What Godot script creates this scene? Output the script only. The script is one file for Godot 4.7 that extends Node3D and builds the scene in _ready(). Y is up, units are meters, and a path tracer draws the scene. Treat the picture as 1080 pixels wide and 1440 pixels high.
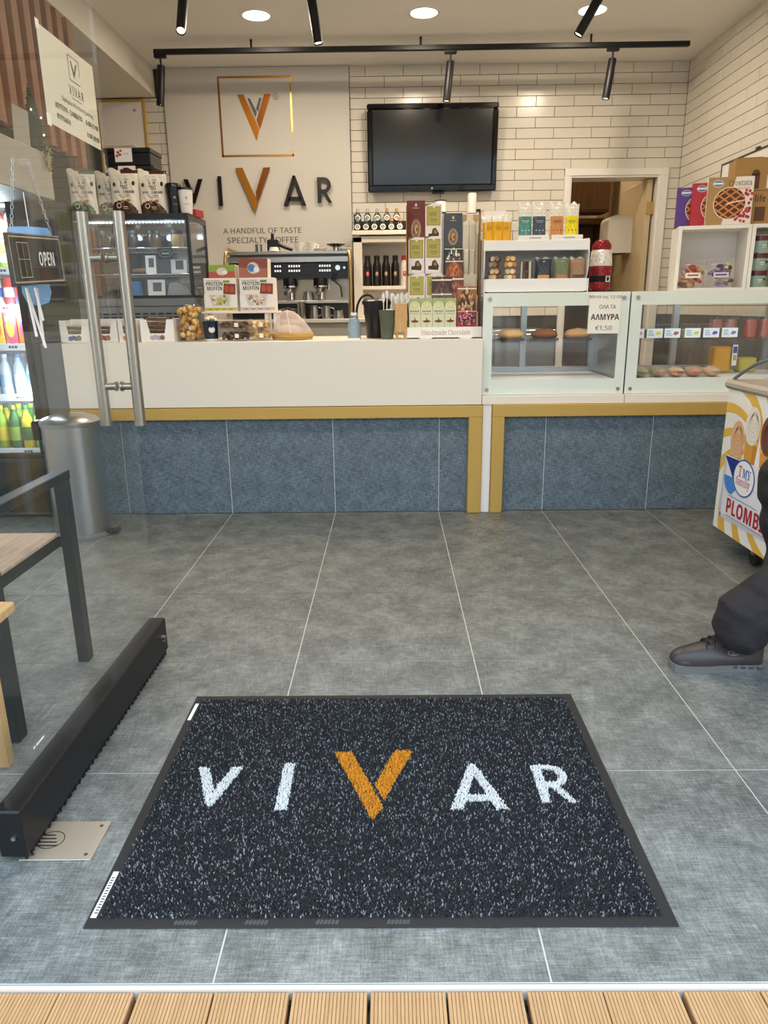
extends Node3D
# A bakery-café seen from its doorstep. Units are metres, y is up, the camera looks along -z.

# ---------------------------------------------------------------- mesh builder
class Geo:
	var V := PackedVector3Array()
	var N := PackedVector3Array()
	var C := PackedColorArray()
	var xf := Transform3D()
	var col := Color(1, 1, 1)

	func c(h: String) -> Geo:
		col = Color(h).srgb_to_linear()
		return self

	func at(t: Transform3D) -> Geo:
		xf = t
		return self

	func tri3(a: Vector3, b: Vector3, d: Vector3, na: Vector3, nb: Vector3, nd: Vector3) -> void:
		# clockwise seen from the side the normals point to
		var g := (d - a).cross(b - a)
		var flip := g.dot(na + nb + nd) < 0.0
		V.append(xf * a)
		N.append((xf.basis * na).normalized())
		if flip:
			V.append(xf * d)
			N.append((xf.basis * nd).normalized())
			V.append(xf * b)
			N.append((xf.basis * nb).normalized())
		else:
			V.append(xf * b)
			N.append((xf.basis * nb).normalized())
			V.append(xf * d)
			N.append((xf.basis * nd).normalized())
		C.append(col)
		C.append(col)
		C.append(col)

	func tri(a: Vector3, b: Vector3, d: Vector3, hint: Vector3) -> void:
		var g := (d - a).cross(b - a).normalized()
		if g.dot(hint) < 0.0:
			g = -g
		tri3(a, b, d, g, g, g)

	func quad(a: Vector3, b: Vector3, d: Vector3, e: Vector3, hint: Vector3) -> void:
		tri(a, b, d, hint)
		tri(a, d, e, hint)

	func box(x: float, y: float, z: float, sx: float, sy: float, sz: float, bev := 0.0) -> Geo:
		var o := Vector3(x, y, z)
		var h := Vector3(sx, sy, sz) * 0.5
		var b := minf(bev, minf(h.x, minf(h.y, h.z)) * 0.9)
		var P := func(s: Vector3, ax: int) -> Vector3:
			var q := Vector3()
			for k in 3:
				q[k] = s[k] * (h[k] if k == ax else h[k] - b)
			return o + q
		for ax in 3:
			var u := (ax + 1) % 3
			var w := (ax + 2) % 3
			for s in [-1.0, 1.0]:
				var q := []
				for uv in [[-1, -1], [1, -1], [1, 1], [-1, 1]]:
					var sg := Vector3()
					sg[ax] = s
					sg[u] = uv[0]
					sg[w] = uv[1]
					q.append(P.call(sg, ax))
				var n := Vector3()
				n[ax] = s
				quad(q[0], q[1], q[2], q[3], n)
			if b > 0.0:
				for su in [-1.0, 1.0]:
					for sw in [-1.0, 1.0]:
						var lo := Vector3()
						var hi := Vector3()
						lo[ax] = -1
						hi[ax] = 1
						lo[u] = su
						hi[u] = su
						lo[w] = sw
						hi[w] = sw
						var n2 := Vector3()
						n2[u] = su
						n2[w] = sw
						quad(P.call(lo, u), P.call(hi, u), P.call(hi, w), P.call(lo, w), n2)
		if b > 0.0:
			for sx2 in [-1.0, 1.0]:
				for sy2 in [-1.0, 1.0]:
					for sz2 in [-1.0, 1.0]:
						var s := Vector3(sx2, sy2, sz2)
						tri(P.call(s, 0), P.call(s, 1), P.call(s, 2), s)
		return self

	func span(x0: float, x1: float, y0: float, y1: float, z0: float, z1: float, bev := 0.0) -> Geo:
		return box((x0 + x1) / 2, (y0 + y1) / 2, (z0 + z1) / 2, absf(x1 - x0), absf(y1 - y0), absf(z1 - z0), bev)

	# profile: (radius, height) from the bottom axis outwards, up, and back in
	func lathe(prof: Array, o := Vector3(), seg := 20) -> Geo:
		var n := prof.size() - 1
		var sn := []
		for i in n:
			var d: Vector2 = prof[i + 1] - prof[i]
			sn.append(Vector2(d.y, -d.x).normalized())
		for i in n:
			var n0: Vector2 = sn[i]
			var n1: Vector2 = sn[i]
			if i > 0 and sn[i].dot(sn[i - 1]) > 0.75:
				n0 = (sn[i] + sn[i - 1]).normalized()
			if i < n - 1 and sn[i].dot(sn[i + 1]) > 0.75:
				n1 = (sn[i] + sn[i + 1]).normalized()
			var p0: Vector2 = prof[i]
			var p1: Vector2 = prof[i + 1]
			for k in seg:
				var a0 := TAU * k / seg
				var a1 := TAU * (k + 1) / seg
				var c0 := Vector3(cos(a0), 0, sin(a0))
				var c1 := Vector3(cos(a1), 0, sin(a1))
				var A := o + c0 * p0.x + Vector3(0, p0.y, 0)
				var B := o + c1 * p0.x + Vector3(0, p0.y, 0)
				var D := o + c1 * p1.x + Vector3(0, p1.y, 0)
				var E := o + c0 * p1.x + Vector3(0, p1.y, 0)
				var up := Vector3.UP
				if p0.x > 1e-6:
					tri3(A, B, D, c0 * n0.x + up * n0.y, c1 * n0.x + up * n0.y, c1 * n1.x + up * n1.y)
				if p1.x > 1e-6:
					tri3(A, D, E, c0 * n0.x + up * n0.y, c1 * n1.x + up * n1.y, c0 * n1.x + up * n1.y)
		return self

	func cyl(a: Vector3, b: Vector3, r0: float, r1 := -1.0, seg := 14) -> Geo:
		if r1 < 0:
			r1 = r0
		var keep := xf
		var d := b - a
		var y := d.normalized()
		var s := Vector3.RIGHT if absf(y.x) < 0.9 else Vector3.UP
		var x := s.cross(y).normalized()
		xf = keep * Transform3D(Basis(x, y, x.cross(y)), a)
		lathe([Vector2(0, 0), Vector2(r0, 0), Vector2(r1, d.length()), Vector2(0, d.length())], Vector3(), seg)
		xf = keep
		return self

	func tube(pts: Array, r: float, seg := 10, caps := true) -> Geo:
		var rings := []
		var nrm := []
		var t0: Vector3 = (pts[1] - pts[0]).normalized()
		var s := Vector3.UP if absf(t0.y) < 0.9 else Vector3.RIGHT
		var u := (s - t0 * s.dot(t0)).normalized()
		for i in pts.size():
			var tn: Vector3
			if i == 0:
				tn = t0
			elif i == pts.size() - 1:
				tn = (pts[i] - pts[i - 1]).normalized()
			else:
				tn = (pts[i + 1] - pts[i - 1]).normalized()
			u = (u - tn * u.dot(tn)).normalized()
			var w := tn.cross(u)
			var ring := []
			var nr := []
			for k in seg:
				var a := TAU * k / seg
				var q := u * cos(a) + w * sin(a)
				ring.append(pts[i] + q * r)
				nr.append(q)
			rings.append(ring)
			nrm.append(nr)
		for i in pts.size() - 1:
			for k in seg:
				var k2 := (k + 1) % seg
				tri3(rings[i][k], rings[i][k2], rings[i + 1][k2], nrm[i][k], nrm[i][k2], nrm[i + 1][k2])
				tri3(rings[i][k], rings[i + 1][k2], rings[i + 1][k], nrm[i][k], nrm[i + 1][k2], nrm[i + 1][k])
		if caps:
			for e in [0, pts.size() - 1]:
				var h: Vector3 = (pts[0] - pts[1]) if e == 0 else (pts[e] - pts[e - 1])
				for k in seg:
					tri(pts[e], rings[e][k], rings[e][(k + 1) % seg], h)
		return self

	# a flat outline (x, y) given thickness from z0 (back) to z1 (front)
	func prism(poly: PackedVector2Array, z0: float, z1: float) -> Geo:
		var ix := Geometry2D.triangulate_polygon(poly)
		for i in range(0, ix.size(), 3):
			var a := poly[ix[i]]
			var b := poly[ix[i + 1]]
			var d := poly[ix[i + 2]]
			tri(Vector3(a.x, a.y, z1), Vector3(b.x, b.y, z1), Vector3(d.x, d.y, z1), Vector3.BACK)
			tri(Vector3(a.x, a.y, z0), Vector3(b.x, b.y, z0), Vector3(d.x, d.y, z0), Vector3.FORWARD)
		var sgn := -1.0 if Geometry2D.is_polygon_clockwise(poly) else 1.0
		for i in poly.size():
			var a := poly[i]
			var b := poly[(i + 1) % poly.size()]
			var e := (b - a) * sgn
			quad(Vector3(a.x, a.y, z0), Vector3(b.x, b.y, z0), Vector3(b.x, b.y, z1), Vector3(a.x, a.y, z1), Vector3(e.y, -e.x, 0))
		return self

	func ell(o: Vector3, r: Vector3, seg := 12, bump := 0.0, sd := 0.0) -> Geo:
		var rows := maxi(4, seg / 2)
		var P := func(i: int, k: int) -> Vector3:
			var th := PI * i / rows
			var ph := TAU * (k % seg) / seg
			return Vector3(sin(th) * cos(ph), cos(th), sin(th) * sin(ph))
		var Q := func(d: Vector3) -> Vector3:
			var f := 1.0
			if bump > 0.0:
				f += bump * (sin(d.x * 5.1 + sd * 1.7) * cos(d.y * 4.3 + sd) + 0.6 * sin(d.z * 7.7 + sd * 2.3 + d.x * 3.0))
			return o + d * r * f
		for i in rows:
			for k in seg:
				var a: Vector3 = P.call(i, k)
				var b: Vector3 = P.call(i, k + 1)
				var d: Vector3 = P.call(i + 1, k + 1)
				var e: Vector3 = P.call(i + 1, k)
				var qa: Vector3 = Q.call(a)
				var qd: Vector3 = Q.call(d)
				if i > 0:
					tri3(qa, Q.call(b), qd, a / r, b / r, d / r)
				if i < rows - 1:
					tri3(qa, qd, Q.call(e), a / r, d / r, e / r)
		return self

	# flat print on the local xy plane, facing +z
	func rect(x0: float, y0: float, x1: float, y1: float, z := 0.0) -> Geo:
		quad(Vector3(x0, y0, z), Vector3(x1, y0, z), Vector3(x1, y1, z), Vector3(x0, y1, z), Vector3.BACK)
		return self

	func disc(x: float, y: float, rx: float, ry: float, z := 0.0, seg := 20) -> Geo:
		for k in seg:
			var a := TAU * k / seg
			var b := TAU * (k + 1) / seg
			tri(Vector3(x, y, z), Vector3(x + cos(a) * rx, y + sin(a) * ry, z), Vector3(x + cos(b) * rx, y + sin(b) * ry, z), Vector3.BACK)
		return self

	func ring(x: float, y: float, rx: float, ry: float, w: float, z := 0.0, seg := 28) -> Geo:
		for k in seg:
			var a := TAU * k / seg
			var b := TAU * (k + 1) / seg
			quad(Vector3(x + cos(a) * rx, y + sin(a) * ry, z), Vector3(x + cos(b) * rx, y + sin(b) * ry, z), Vector3(x + cos(b) * (rx - w), y + sin(b) * (ry - w), z), Vector3(x + cos(a) * (rx - w), y + sin(a) * (ry - w), z), Vector3.BACK)
		return self

	func poly(p: PackedVector2Array, z := 0.0) -> Geo:
		var ix := Geometry2D.triangulate_polygon(p)
		for i in range(0, ix.size(), 3):
			tri(Vector3(p[ix[i]].x, p[ix[i]].y, z), Vector3(p[ix[i + 1]].x, p[ix[i + 1]].y, z), Vector3(p[ix[i + 2]].x, p[ix[i + 2]].y, z), Vector3.BACK)
		return self

	# lettering centred on (x, y), w wide; h high if h > 0
	func text(s: String, x: float, y: float, w: float, h := 0.0, z := 0.0, bold := false, serif := false, depth := 0.0) -> Geo:
		var tm := TextMesh.new()
		tm.text = s
		var f := SystemFont.new()
		f.font_names = PackedStringArray(["Droid Serif" if serif else "Droid Sans"])
		f.font_weight = 700 if bold else 400
		tm.font = f
		tm.font_size = 32
		tm.pixel_size = 0.01
		tm.depth = 0.0
		tm.curve_step = 6.0
		var a := tm.surface_get_arrays(0)
		var vs: PackedVector3Array = a[Mesh.ARRAY_VERTEX]
		if vs.is_empty():
			return self
		var ix: PackedInt32Array = a[Mesh.ARRAY_INDEX] if a[Mesh.ARRAY_INDEX] != null else PackedInt32Array(range(vs.size()))
		var lo := vs[0]
		var hi := vs[0]
		for v in vs:
			lo = lo.min(v)
			hi = hi.max(v)
		var sx := w / (hi.x - lo.x)
		var sy := sx if h <= 0.0 else h / (hi.y - lo.y)
		var m := (lo + hi) * 0.5
		for i in range(0, ix.size() - 2, 3):
			var t := []
			for k in 3:
				var v := vs[ix[i + k]]
				t.append(Vector3(x + (v.x - m.x) * sx, y + (v.y - m.y) * sy, z))
			tri(t[0], t[1], t[2], Vector3.BACK)
		return self

	# a soft bag: w wide, h high, d thick, standing on y = 0, front towards +z; paint(u, v) gives the front's colour
	func pouch(w: float, h: float, d: float, nx := 14, ny := 18, paint: Variant = null, wob := 0.0) -> Geo:
		var P := func(i: int, j: int, s: float) -> Vector3:
			var u := float(i) / nx * 2 - 1
			var v := float(j) / ny
			var prof := pow(maxf(0.0, 1 - pow(absf(u), 3.0)), 0.6) * (0.12 + 0.88 * pow(maxf(0.0, 1 - v), 0.5)) * minf(1.0, (1 - v) * 8.0)
			var k := wob * sin(u * 9.0 + v * 7.0) * cos(v * 13.0 + u * 4.0)
			return Vector3(u * w / 2 * (1 - 0.06 * sin(v * PI)), v * h + (wob * 2.0 * sin(u * 6.0) if j == ny else 0.0), s * (d / 2 * prof + k * prof) + (0.0006 * s))
		for s in [1.0, -1.0]:
			for j in ny:
				for i in nx:
					var a: Vector3 = P.call(i, j, s)
					var b: Vector3 = P.call(i + 1, j, s)
					var e: Vector3 = P.call(i + 1, j + 1, s)
					var f: Vector3 = P.call(i, j + 1, s)
					if paint != null:
						col = Color(paint.call((i + 0.5) / nx, (j + 0.5) / ny) if s > 0 else paint.call(0.03, 0.97)).srgb_to_linear()
					var n := [a, b, e, f]
					var nn := []
					for q in [[i, j], [i + 1, j], [i + 1, j + 1], [i, j + 1]]:
						var dx: Vector3 = P.call(mini(q[0] + 1, nx), q[1], s) - P.call(maxi(q[0] - 1, 0), q[1], s)
						var dy: Vector3 = P.call(q[0], mini(q[1] + 1, ny), s) - P.call(q[0], maxi(q[1] - 1, 0), s)
						nn.append(dx.cross(dy).normalized() * s)
					tri3(n[0], n[1], n[2], nn[0], nn[1], nn[2])
					tri3(n[0], n[2], n[3], nn[0], nn[2], nn[3])
		for i in nx:
			quad(P.call(i, 0, 1.0), P.call(i + 1, 0, 1.0), P.call(i + 1, 0, -1.0), P.call(i, 0, -1.0), Vector3.DOWN)
		return self

	# lays flat print over the front of a pouch of the same size
	func drape(w: float, h: float, d: float) -> Geo:
		for i in V.size():
			var p := V[i]
			var u := clampf(p.x / (w / 2), -1, 1)
			var v := clampf(p.y / h, 0, 1)
			var prof := pow(maxf(0.0, 1 - pow(absf(u), 3.0)), 0.6) * (0.12 + 0.88 * pow(maxf(0.0, 1 - v), 0.5)) * minf(1.0, (1 - v) * 8.0)
			V[i] = V3c(p.x, p.y, d / 2 * prof + 0.0018 + p.z)
		return self

	func V3c(x: float, y: float, z: float) -> Vector3:
		return Vector3(x, y, z)

	func mesh() -> ArrayMesh:
		var a := []
		a.resize(Mesh.ARRAY_MAX)
		a[Mesh.ARRAY_VERTEX] = V
		a[Mesh.ARRAY_NORMAL] = N
		a[Mesh.ARRAY_COLOR] = C
		var m := ArrayMesh.new()
		m.add_surface_from_arrays(Mesh.PRIMITIVE_TRIANGLES, a)
		return m


func V3(x: float, y: float, z: float) -> Vector3:
	return Vector3(x, y, z)

func T(x: float, y: float, z: float, ry := 0.0, rx := 0.0, rz := 0.0) -> Transform3D:
	return Transform3D(Basis.from_euler(Vector3(rx, ry, rz)), Vector3(x, y, z))

func PV(a: Array) -> PackedVector2Array:
	var p := PackedVector2Array()
	for i in range(0, a.size(), 2):
		p.append(Vector2(a[i], a[i + 1]))
	return p

# ---------------------------------------------------------------- scene tree
var taken := {}

func numbered(nm: String) -> String:
	var k: int = taken.get(nm, 0)
	taken[nm] = k + 1
	return nm if k == 0 else "%s_%03d" % [nm, k]

func tag(o: Node3D, label: String, cat: String, group := "", kind := "") -> Node3D:
	o.set_meta("label", label)
	o.set_meta("category", cat)
	if group:
		o.set_meta("group", group)
	if kind:
		o.set_meta("kind", kind)
	return o

func thing(nm: String, label: String, cat: String, tr := Transform3D(), group := "", kind := "") -> Node3D:
	var o := Node3D.new()
	o.name = numbered(nm)
	add_child(o)
	o.transform = tr
	tag(o, label, cat, group, kind)
	return o

func part(o: Node3D, nm: String, g: Variant, m: Material, tr := Transform3D()) -> MeshInstance3D:
	var i := MeshInstance3D.new()
	i.name = nm
	i.mesh = g.mesh() if g is Geo else g
	i.material_override = m
	i.transform = tr
	i.cast_shadow = GeometryInstance3D.SHADOW_CASTING_SETTING_ON
	o.add_child(i, true)
	return i

func solo(nm: String, label: String, cat: String, g: Variant, m: Material, tr := Transform3D(), group := "", kind := "") -> MeshInstance3D:
	var i := part(self, numbered(nm), g, m, tr)
	tag(i, label, cat, group, kind)
	return i

func dup(o: Node3D, tr: Transform3D, label: String) -> Node3D:
	var r: Node3D = o.duplicate()
	r.name = numbered(String(o.get_meta("base", o.name)))
	add_child(r)
	r.transform = tr
	r.set_meta("label", label)
	return r

# ---------------------------------------------------------------- materials
var M := {}

func mat(nm: String, h: String, rough := 0.5, metal := 0.0) -> StandardMaterial3D:
	var m := StandardMaterial3D.new()
	m.resource_name = nm
	m.albedo_color = Color(h)
	m.roughness = rough
	m.metallic = metal
	M[nm] = m
	return m

func vmat(nm: String, rough := 0.6, metal := 0.0) -> StandardMaterial3D:
	var m := mat(nm, "ffffff", rough, metal)
	m.vertex_color_use_as_albedo = true
	return m

func glassy(nm: String, h: String, a: float, rough := 0.02) -> StandardMaterial3D:
	var m := mat(nm, h, rough)
	m.transparency = BaseMaterial3D.TRANSPARENCY_ALPHA
	m.albedo_color.a = a
	return m

func tri_tex(m: StandardMaterial3D, tex: Texture2D, sc: Vector3, world := true) -> void:
	m.albedo_texture = tex
	m.uv1_triplanar = true
	m.uv1_world_triplanar = world
	m.uv1_scale = sc

func bump(m: StandardMaterial3D, tex: Texture2D, cm: float) -> void:
	m.heightmap_enabled = true
	m.heightmap_texture = tex
	m.heightmap_scale = cm

func noise(sd: int, fr: float, oct := 4, gain := 0.5) -> FastNoiseLite:
	var n := FastNoiseLite.new()
	n.seed = sd
	n.frequency = fr
	n.fractal_octaves = oct
	n.fractal_gain = gain
	return n

func ntex(n: FastNoiseLite, stops: Array, size := 512) -> NoiseTexture2D:
	var t := NoiseTexture2D.new()
	t.width = size
	t.height = size
	t.seamless = true
	t.noise = n
	if stops:
		var g := Gradient.new()
		g.offsets = PackedFloat32Array(stops.map(func(s): return s[0]))
		g.colors = PackedColorArray(stops.map(func(s): return Color(s[1])))
		t.color_ramp = g
	return t

# a woven, worn stone-like print: a coarse cloud, streaks along both directions, and fine grain
func weave_tex(sd: int, dark: String, lite: String, streak: float, cloud := 0.5, size := 640) -> ImageTexture:
	var im := Image.create(size, size, false, Image.FORMAT_RGB8)
	var big := noise(sd, 6.0 / size, 5, 0.62).get_seamless_image(size, size)
	var mid := noise(sd + 7, 0.045, 3, 0.6).get_seamless_image(size, size)
	var rng := RandomNumberGenerator.new()
	rng.seed = sd
	var fx := noise(sd + 1, 0.05, 2)
	var fy := noise(sd + 2, 0.05, 2)
	var a := Color(dark)
	var b := Color(lite)
	for y in size:
		for x in size:
			var w := fx.get_noise_2d(x * 0.5, y * 9.0)
			var w2 := fy.get_noise_2d(x * 9.0, y * 0.5)
			var k := 0.5 + (big.get_pixel(x, y).r - 0.5) * cloud + (mid.get_pixel(x, y).r - 0.5) * cloud * 0.6
			k += w * streak * 0.6 + w2 * streak * 0.5 + (rng.randf() - 0.5) * 0.42
			im.set_pixel(x, y, a.lerp(b, clampf(k, 0.0, 1.0)))
	return ImageTexture.create_from_image(im)

func wood_tex(sd: int, dark: String, lite: String, size := 256) -> ImageTexture:
	var im := Image.create(size, size, false, Image.FORMAT_RGB8)
	var n := noise(sd, 0.02, 4)
	var f := noise(sd + 5, 0.25, 2)
	var a := Color(dark)
	var b := Color(lite)
	for y in size:
		for x in size:
			var k := 0.5 + 0.45 * n.get_noise_2d(x * 3.0, y * 0.18) + 0.25 * f.get_noise_2d(x * 2.0, y * 0.08)
			im.set_pixel(x, y, a.lerp(b, clampf(k, 0.0, 1.0)))
	return ImageTexture.create_from_image(im)

# ---------------------------------------------------------------- the build
func _ready() -> void:
	# camera, sky, exposure
	var cam := Camera3D.new()
	cam.name = "camera"
	cam.position = Vector3(0, 1.1508, 0)
	cam.rotation = Vector3(-0.279, 0.0102, -0.012)
	cam.fov = 70.99
	cam.near = 0.05
	cam.far = 200.0
	add_child(cam)
	cam.current = true
	var we := WorldEnvironment.new()
	we.name = "environment"
	var env := Environment.new()
	env.background_mode = Environment.BG_SKY
	var sky := Sky.new()
	var sm := ProceduralSkyMaterial.new()
	sm.sky_top_color = Color("9fb6cf")
	sm.sky_horizon_color = Color("e6e7e6")
	sm.sky_curve = 0.2
	sm.ground_bottom_color = Color("8d8a85")
	sm.ground_horizon_color = Color("c9c8c4")
	sm.sky_energy_multiplier = SKY
	sm.ground_energy_multiplier = SKY * 0.6
	sky.sky_material = sm
	env.sky = sky
	env.tonemap_mode = Environment.TONE_MAPPER_LINEAR
	env.tonemap_exposure = EXPOSURE
	env.sdfgi_enabled = true
	env.ssao_enabled = true
	env.ssil_enabled = true
	we.environment = env
	add_child(we)
	make_materials()
	# the setting
	make_room()
	make_back_room()
	make_glass_door()
	make_lamps()
	# large things
	make_counter()
	make_cases()
	make_mat()
	make_sign_panel()
	make_fridge()
	make_freezer()
	make_person()
	make_chair_and_table()
	make_bin()
	make_television()
	make_espresso()
	# things on and behind the counters
	make_wall_shelves()
	make_warming_cabinet()
	make_counter_goods()
	make_chocolates()
	make_rack_goods()
	make_case_goods()
	make_cube_shelves()
	make_door_hangings()


const SKY := 2.25
const EXPOSURE := 1.0
const LAMP := 2.3
const WARM := Color(1.0, 0.93, 0.83)


func make_materials() -> void:
	vmat("print", 0.55)
	vmat("gloss", 0.22)
	vmat("matte", 0.9)
	vmat("metalprint", 0.35, 0.9)
	mat("white", "efeae3", 0.4)
	mat("counter_white", "ece3d2", 0.35)
	mat("paint", "ddd6ca", 0.8)
	mat("ceiling", "f1ece4", 0.9)
	mat("tile", "ded7ca", 0.22)
	mat("grout_dark", "453f37", 0.9)
	mat("beige", "c9b58f", 0.7)
	mat("black", "101010", 0.4)
	mat("blackgloss", "08080a", 0.08)
	mat("blackmetal", "17171a", 0.45, 0.3)
	mat("threshold", "d6cab9", 0.6)
	mat("pavement", "77746e", 0.9)
	mat("facade", "d2cdc4", 0.9)
	mat("notice_paper", "dcd4ba", 0.7)
	mat("plate_steel", "b3a896", 0.5, 0.6)
	mat("freezer_rim", "aca292", 0.4)
	mat("slat_gap", "2a2b2a", 0.8)
	mat("panel_paint", "d0cbc3", 0.75)
	mat("header", "8f8c83", 0.6)
	mat("darkgrey", "3a3c3f", 0.5)
	mat("grey", "707274", 0.5)
	mat("steel", "b9b7b2", 0.28, 1.0)
	mat("chrome", "d8d8d8", 0.08, 1.0)
	mat("brushed", "a39a8c", 0.33, 1.0)
	mat("alu", "b4b8ba", 0.35, 0.9)
	mat("gold", "cda758", 0.42, 0.35)
	mat("goldrail", "c9ac72", 0.3, 0.9)
	mat("copper", "b9772f", 0.35, 0.8)
	mat("acrylic", "eceae6", 0.18)
	mat("plastic_black", "141416", 0.3)
	mat("card", "f1ede6", 0.6)
	mat("cardboard", "a9834f", 0.8)
	mat("paper", "f0ece0", 0.7)
	mat("caseglass", "e1e8dd", 0.06)
	mat("rubber", "1b1a19", 0.7)
	mat("cable", "121212", 0.6)
	glassy("pane", "cfe2da", 0.012)
	glassy("clear", "f4f6f6", 0.008)
	glassy("film", "f6f4ef", 0.07, 0.12)
	glassy("frost", "eef0ee", 0.3, 0.2)
	glassy("bluewater", "a9c4d4", 0.25, 0.05)
	glassy("smoke", "15181c", 0.55, 0.05)
	M.pane.metallic_specular = 0.37
	M.clear.metallic_specular = 0.37
	# tiles of the floor and of the counter fronts
	var ft := mat("floor_tile", "ffffff", 0.42)
	tri_tex(ft, weave_tex(11, "484b48", "91928b", 0.5, 0.6), Vector3(0.83, 0.83, 0.83))
	ft.metallic_specular = 0.5
	var rn := ntex(noise(41, 0.02, 5, 0.6), [[0.0, "5a5a5a"], [1.0, "909090"]])
	ft.roughness_texture = rn
	ft.roughness = 1.0
	var ct := mat("counter_tile", "ffffff", 0.5)
	tri_tex(ct, weave_tex(23, "3b474e", "87979f", 0.9, 0.32), Vector3(1.25, 1.25, 1.25))
	mat("floor_grout", "c6c3b6", 0.85)
	mat("wall_grout", "e6e4dc", 0.8)
	# wood
	var dk := mat("deck", "ffffff", 0.65)
	tri_tex(dk, wood_tex(5, "a87e52", "c59c6d"), Vector3(3, 3, 3))
	var sl := mat("slat", "ffffff", 0.55)
	tri_tex(sl, wood_tex(9, "6b3c1e", "a5673a"), Vector3(2.2, 1.0, 2.2))
	var wd := mat("oak", "ffffff", 0.5)
	tri_tex(wd, wood_tex(15, "b98f55", "dcb57a"), Vector3(3, 3, 3), false)
	var bw := mat("brownwood", "ffffff", 0.5)
	tri_tex(bw, wood_tex(17, "5c3d1c", "7d5628"), Vector3(2, 2, 2), false)
	var seat := mat("seat", "ffffff", 0.6)
	tri_tex(seat, wood_tex(19, "a68d74", "cdb59a"), Vector3(3, 3, 3), false)
	# cloth
	var tr := mat("trousers", "211d1e", 0.85)
	bump(tr, ntex(noise(61, 0.03, 5), []), 0.25)
	tr.uv1_triplanar = true
	tr.uv1_scale = Vector3(4, 4, 4)
	mat("jacket", "3d5878", 0.85)
	mat("skin", "c99a7c", 0.55)
	mat("hair", "2a2019", 0.7)
	mat("leather", "3a3230", 0.42)
	mat("sole", "6b6865", 0.6)
	var pile := vmat("pile", 0.95)
	pile.rim_enabled = false
	var seq := vmat("sequin", 0.28, 0.35)
	seq.metallic_specular = 0.6
	var em := mat("lamp_glow", "ffffff", 0.5)
	em.emission_enabled = true
	em.emission = Color(1.0, 0.93, 0.8)
	em.emission_energy_multiplier = 6.0
	var lg := mat("led_glow", "ffffff", 0.5)
	lg.emission_enabled = true
	lg.emission = Color(0.8, 0.92, 1.0)
	lg.emission_energy_multiplier = 3.0
	var bg := mat("button_glow", "ffffff", 0.5)
	bg.emission_enabled = true
	bg.emission = Color(1.0, 1.0, 1.0)
	bg.emission_energy_multiplier = 0.8
	var back := mat("fridge_lining", "eef3f6", 0.5)
	back.roughness = 0.5


var tile_cache := {}

func tile_mesh(w: float, h: float, d: float, bev: float) -> ArrayMesh:
	var k := "%d_%d_%d" % [roundi(w * 1000), roundi(h * 1000), roundi(d * 1000)]
	if not tile_cache.has(k):
		tile_cache[k] = Geo.new().box(0, 0, 0, w, h, d, bev).mesh()
	return tile_cache[k]


# rows of white wall tiles in running bond over [x0, x1] x [y0, y1], cut round a hole; tr places the local frame on the wall
func bricks(wall: Node3D, x0: float, x1: float, y0: float, y1: float, phase: float, tr: Transform3D, top: float, hole := Rect2()) -> void:
	var row := 0
	var y := top
	while y > y0:
		var hi := minf(y, y1)
		var lo := maxf(y - 0.0733, y0)
		if hi - lo > 0.012:
			var x := phase + (0.151 if row % 2 else 0.0)
			x -= ceilf((x - x0) / 0.302) * 0.302
			while x < x1:
				var a := maxf(x + 0.0018, x0)
				var b := minf(x + 0.3002, x1)
				var pieces := [[a, b, lo]]
				if hole.size.x > 0.0 and lo < hole.end.y and a < hole.end.x and b > hole.position.x:
					pieces = [[a, minf(b, hole.position.x), lo], [maxf(a, hole.end.x), b, lo]]
					if hi - hole.end.y > 0.012:
						pieces.append([maxf(a, hole.position.x), minf(b, hole.end.x), hole.end.y])
				for p in pieces:
					if p[1] - p[0] > 0.012:
						part(wall, "tile", tile_mesh(p[1] - p[0], hi - p[2], 0.009, 0.0012), M.tile, tr * T((p[0] + p[1]) / 2, (p[2] + hi) / 2, 0.0045))
				x += 0.302
		y -= 0.077
		row += 1


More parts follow.
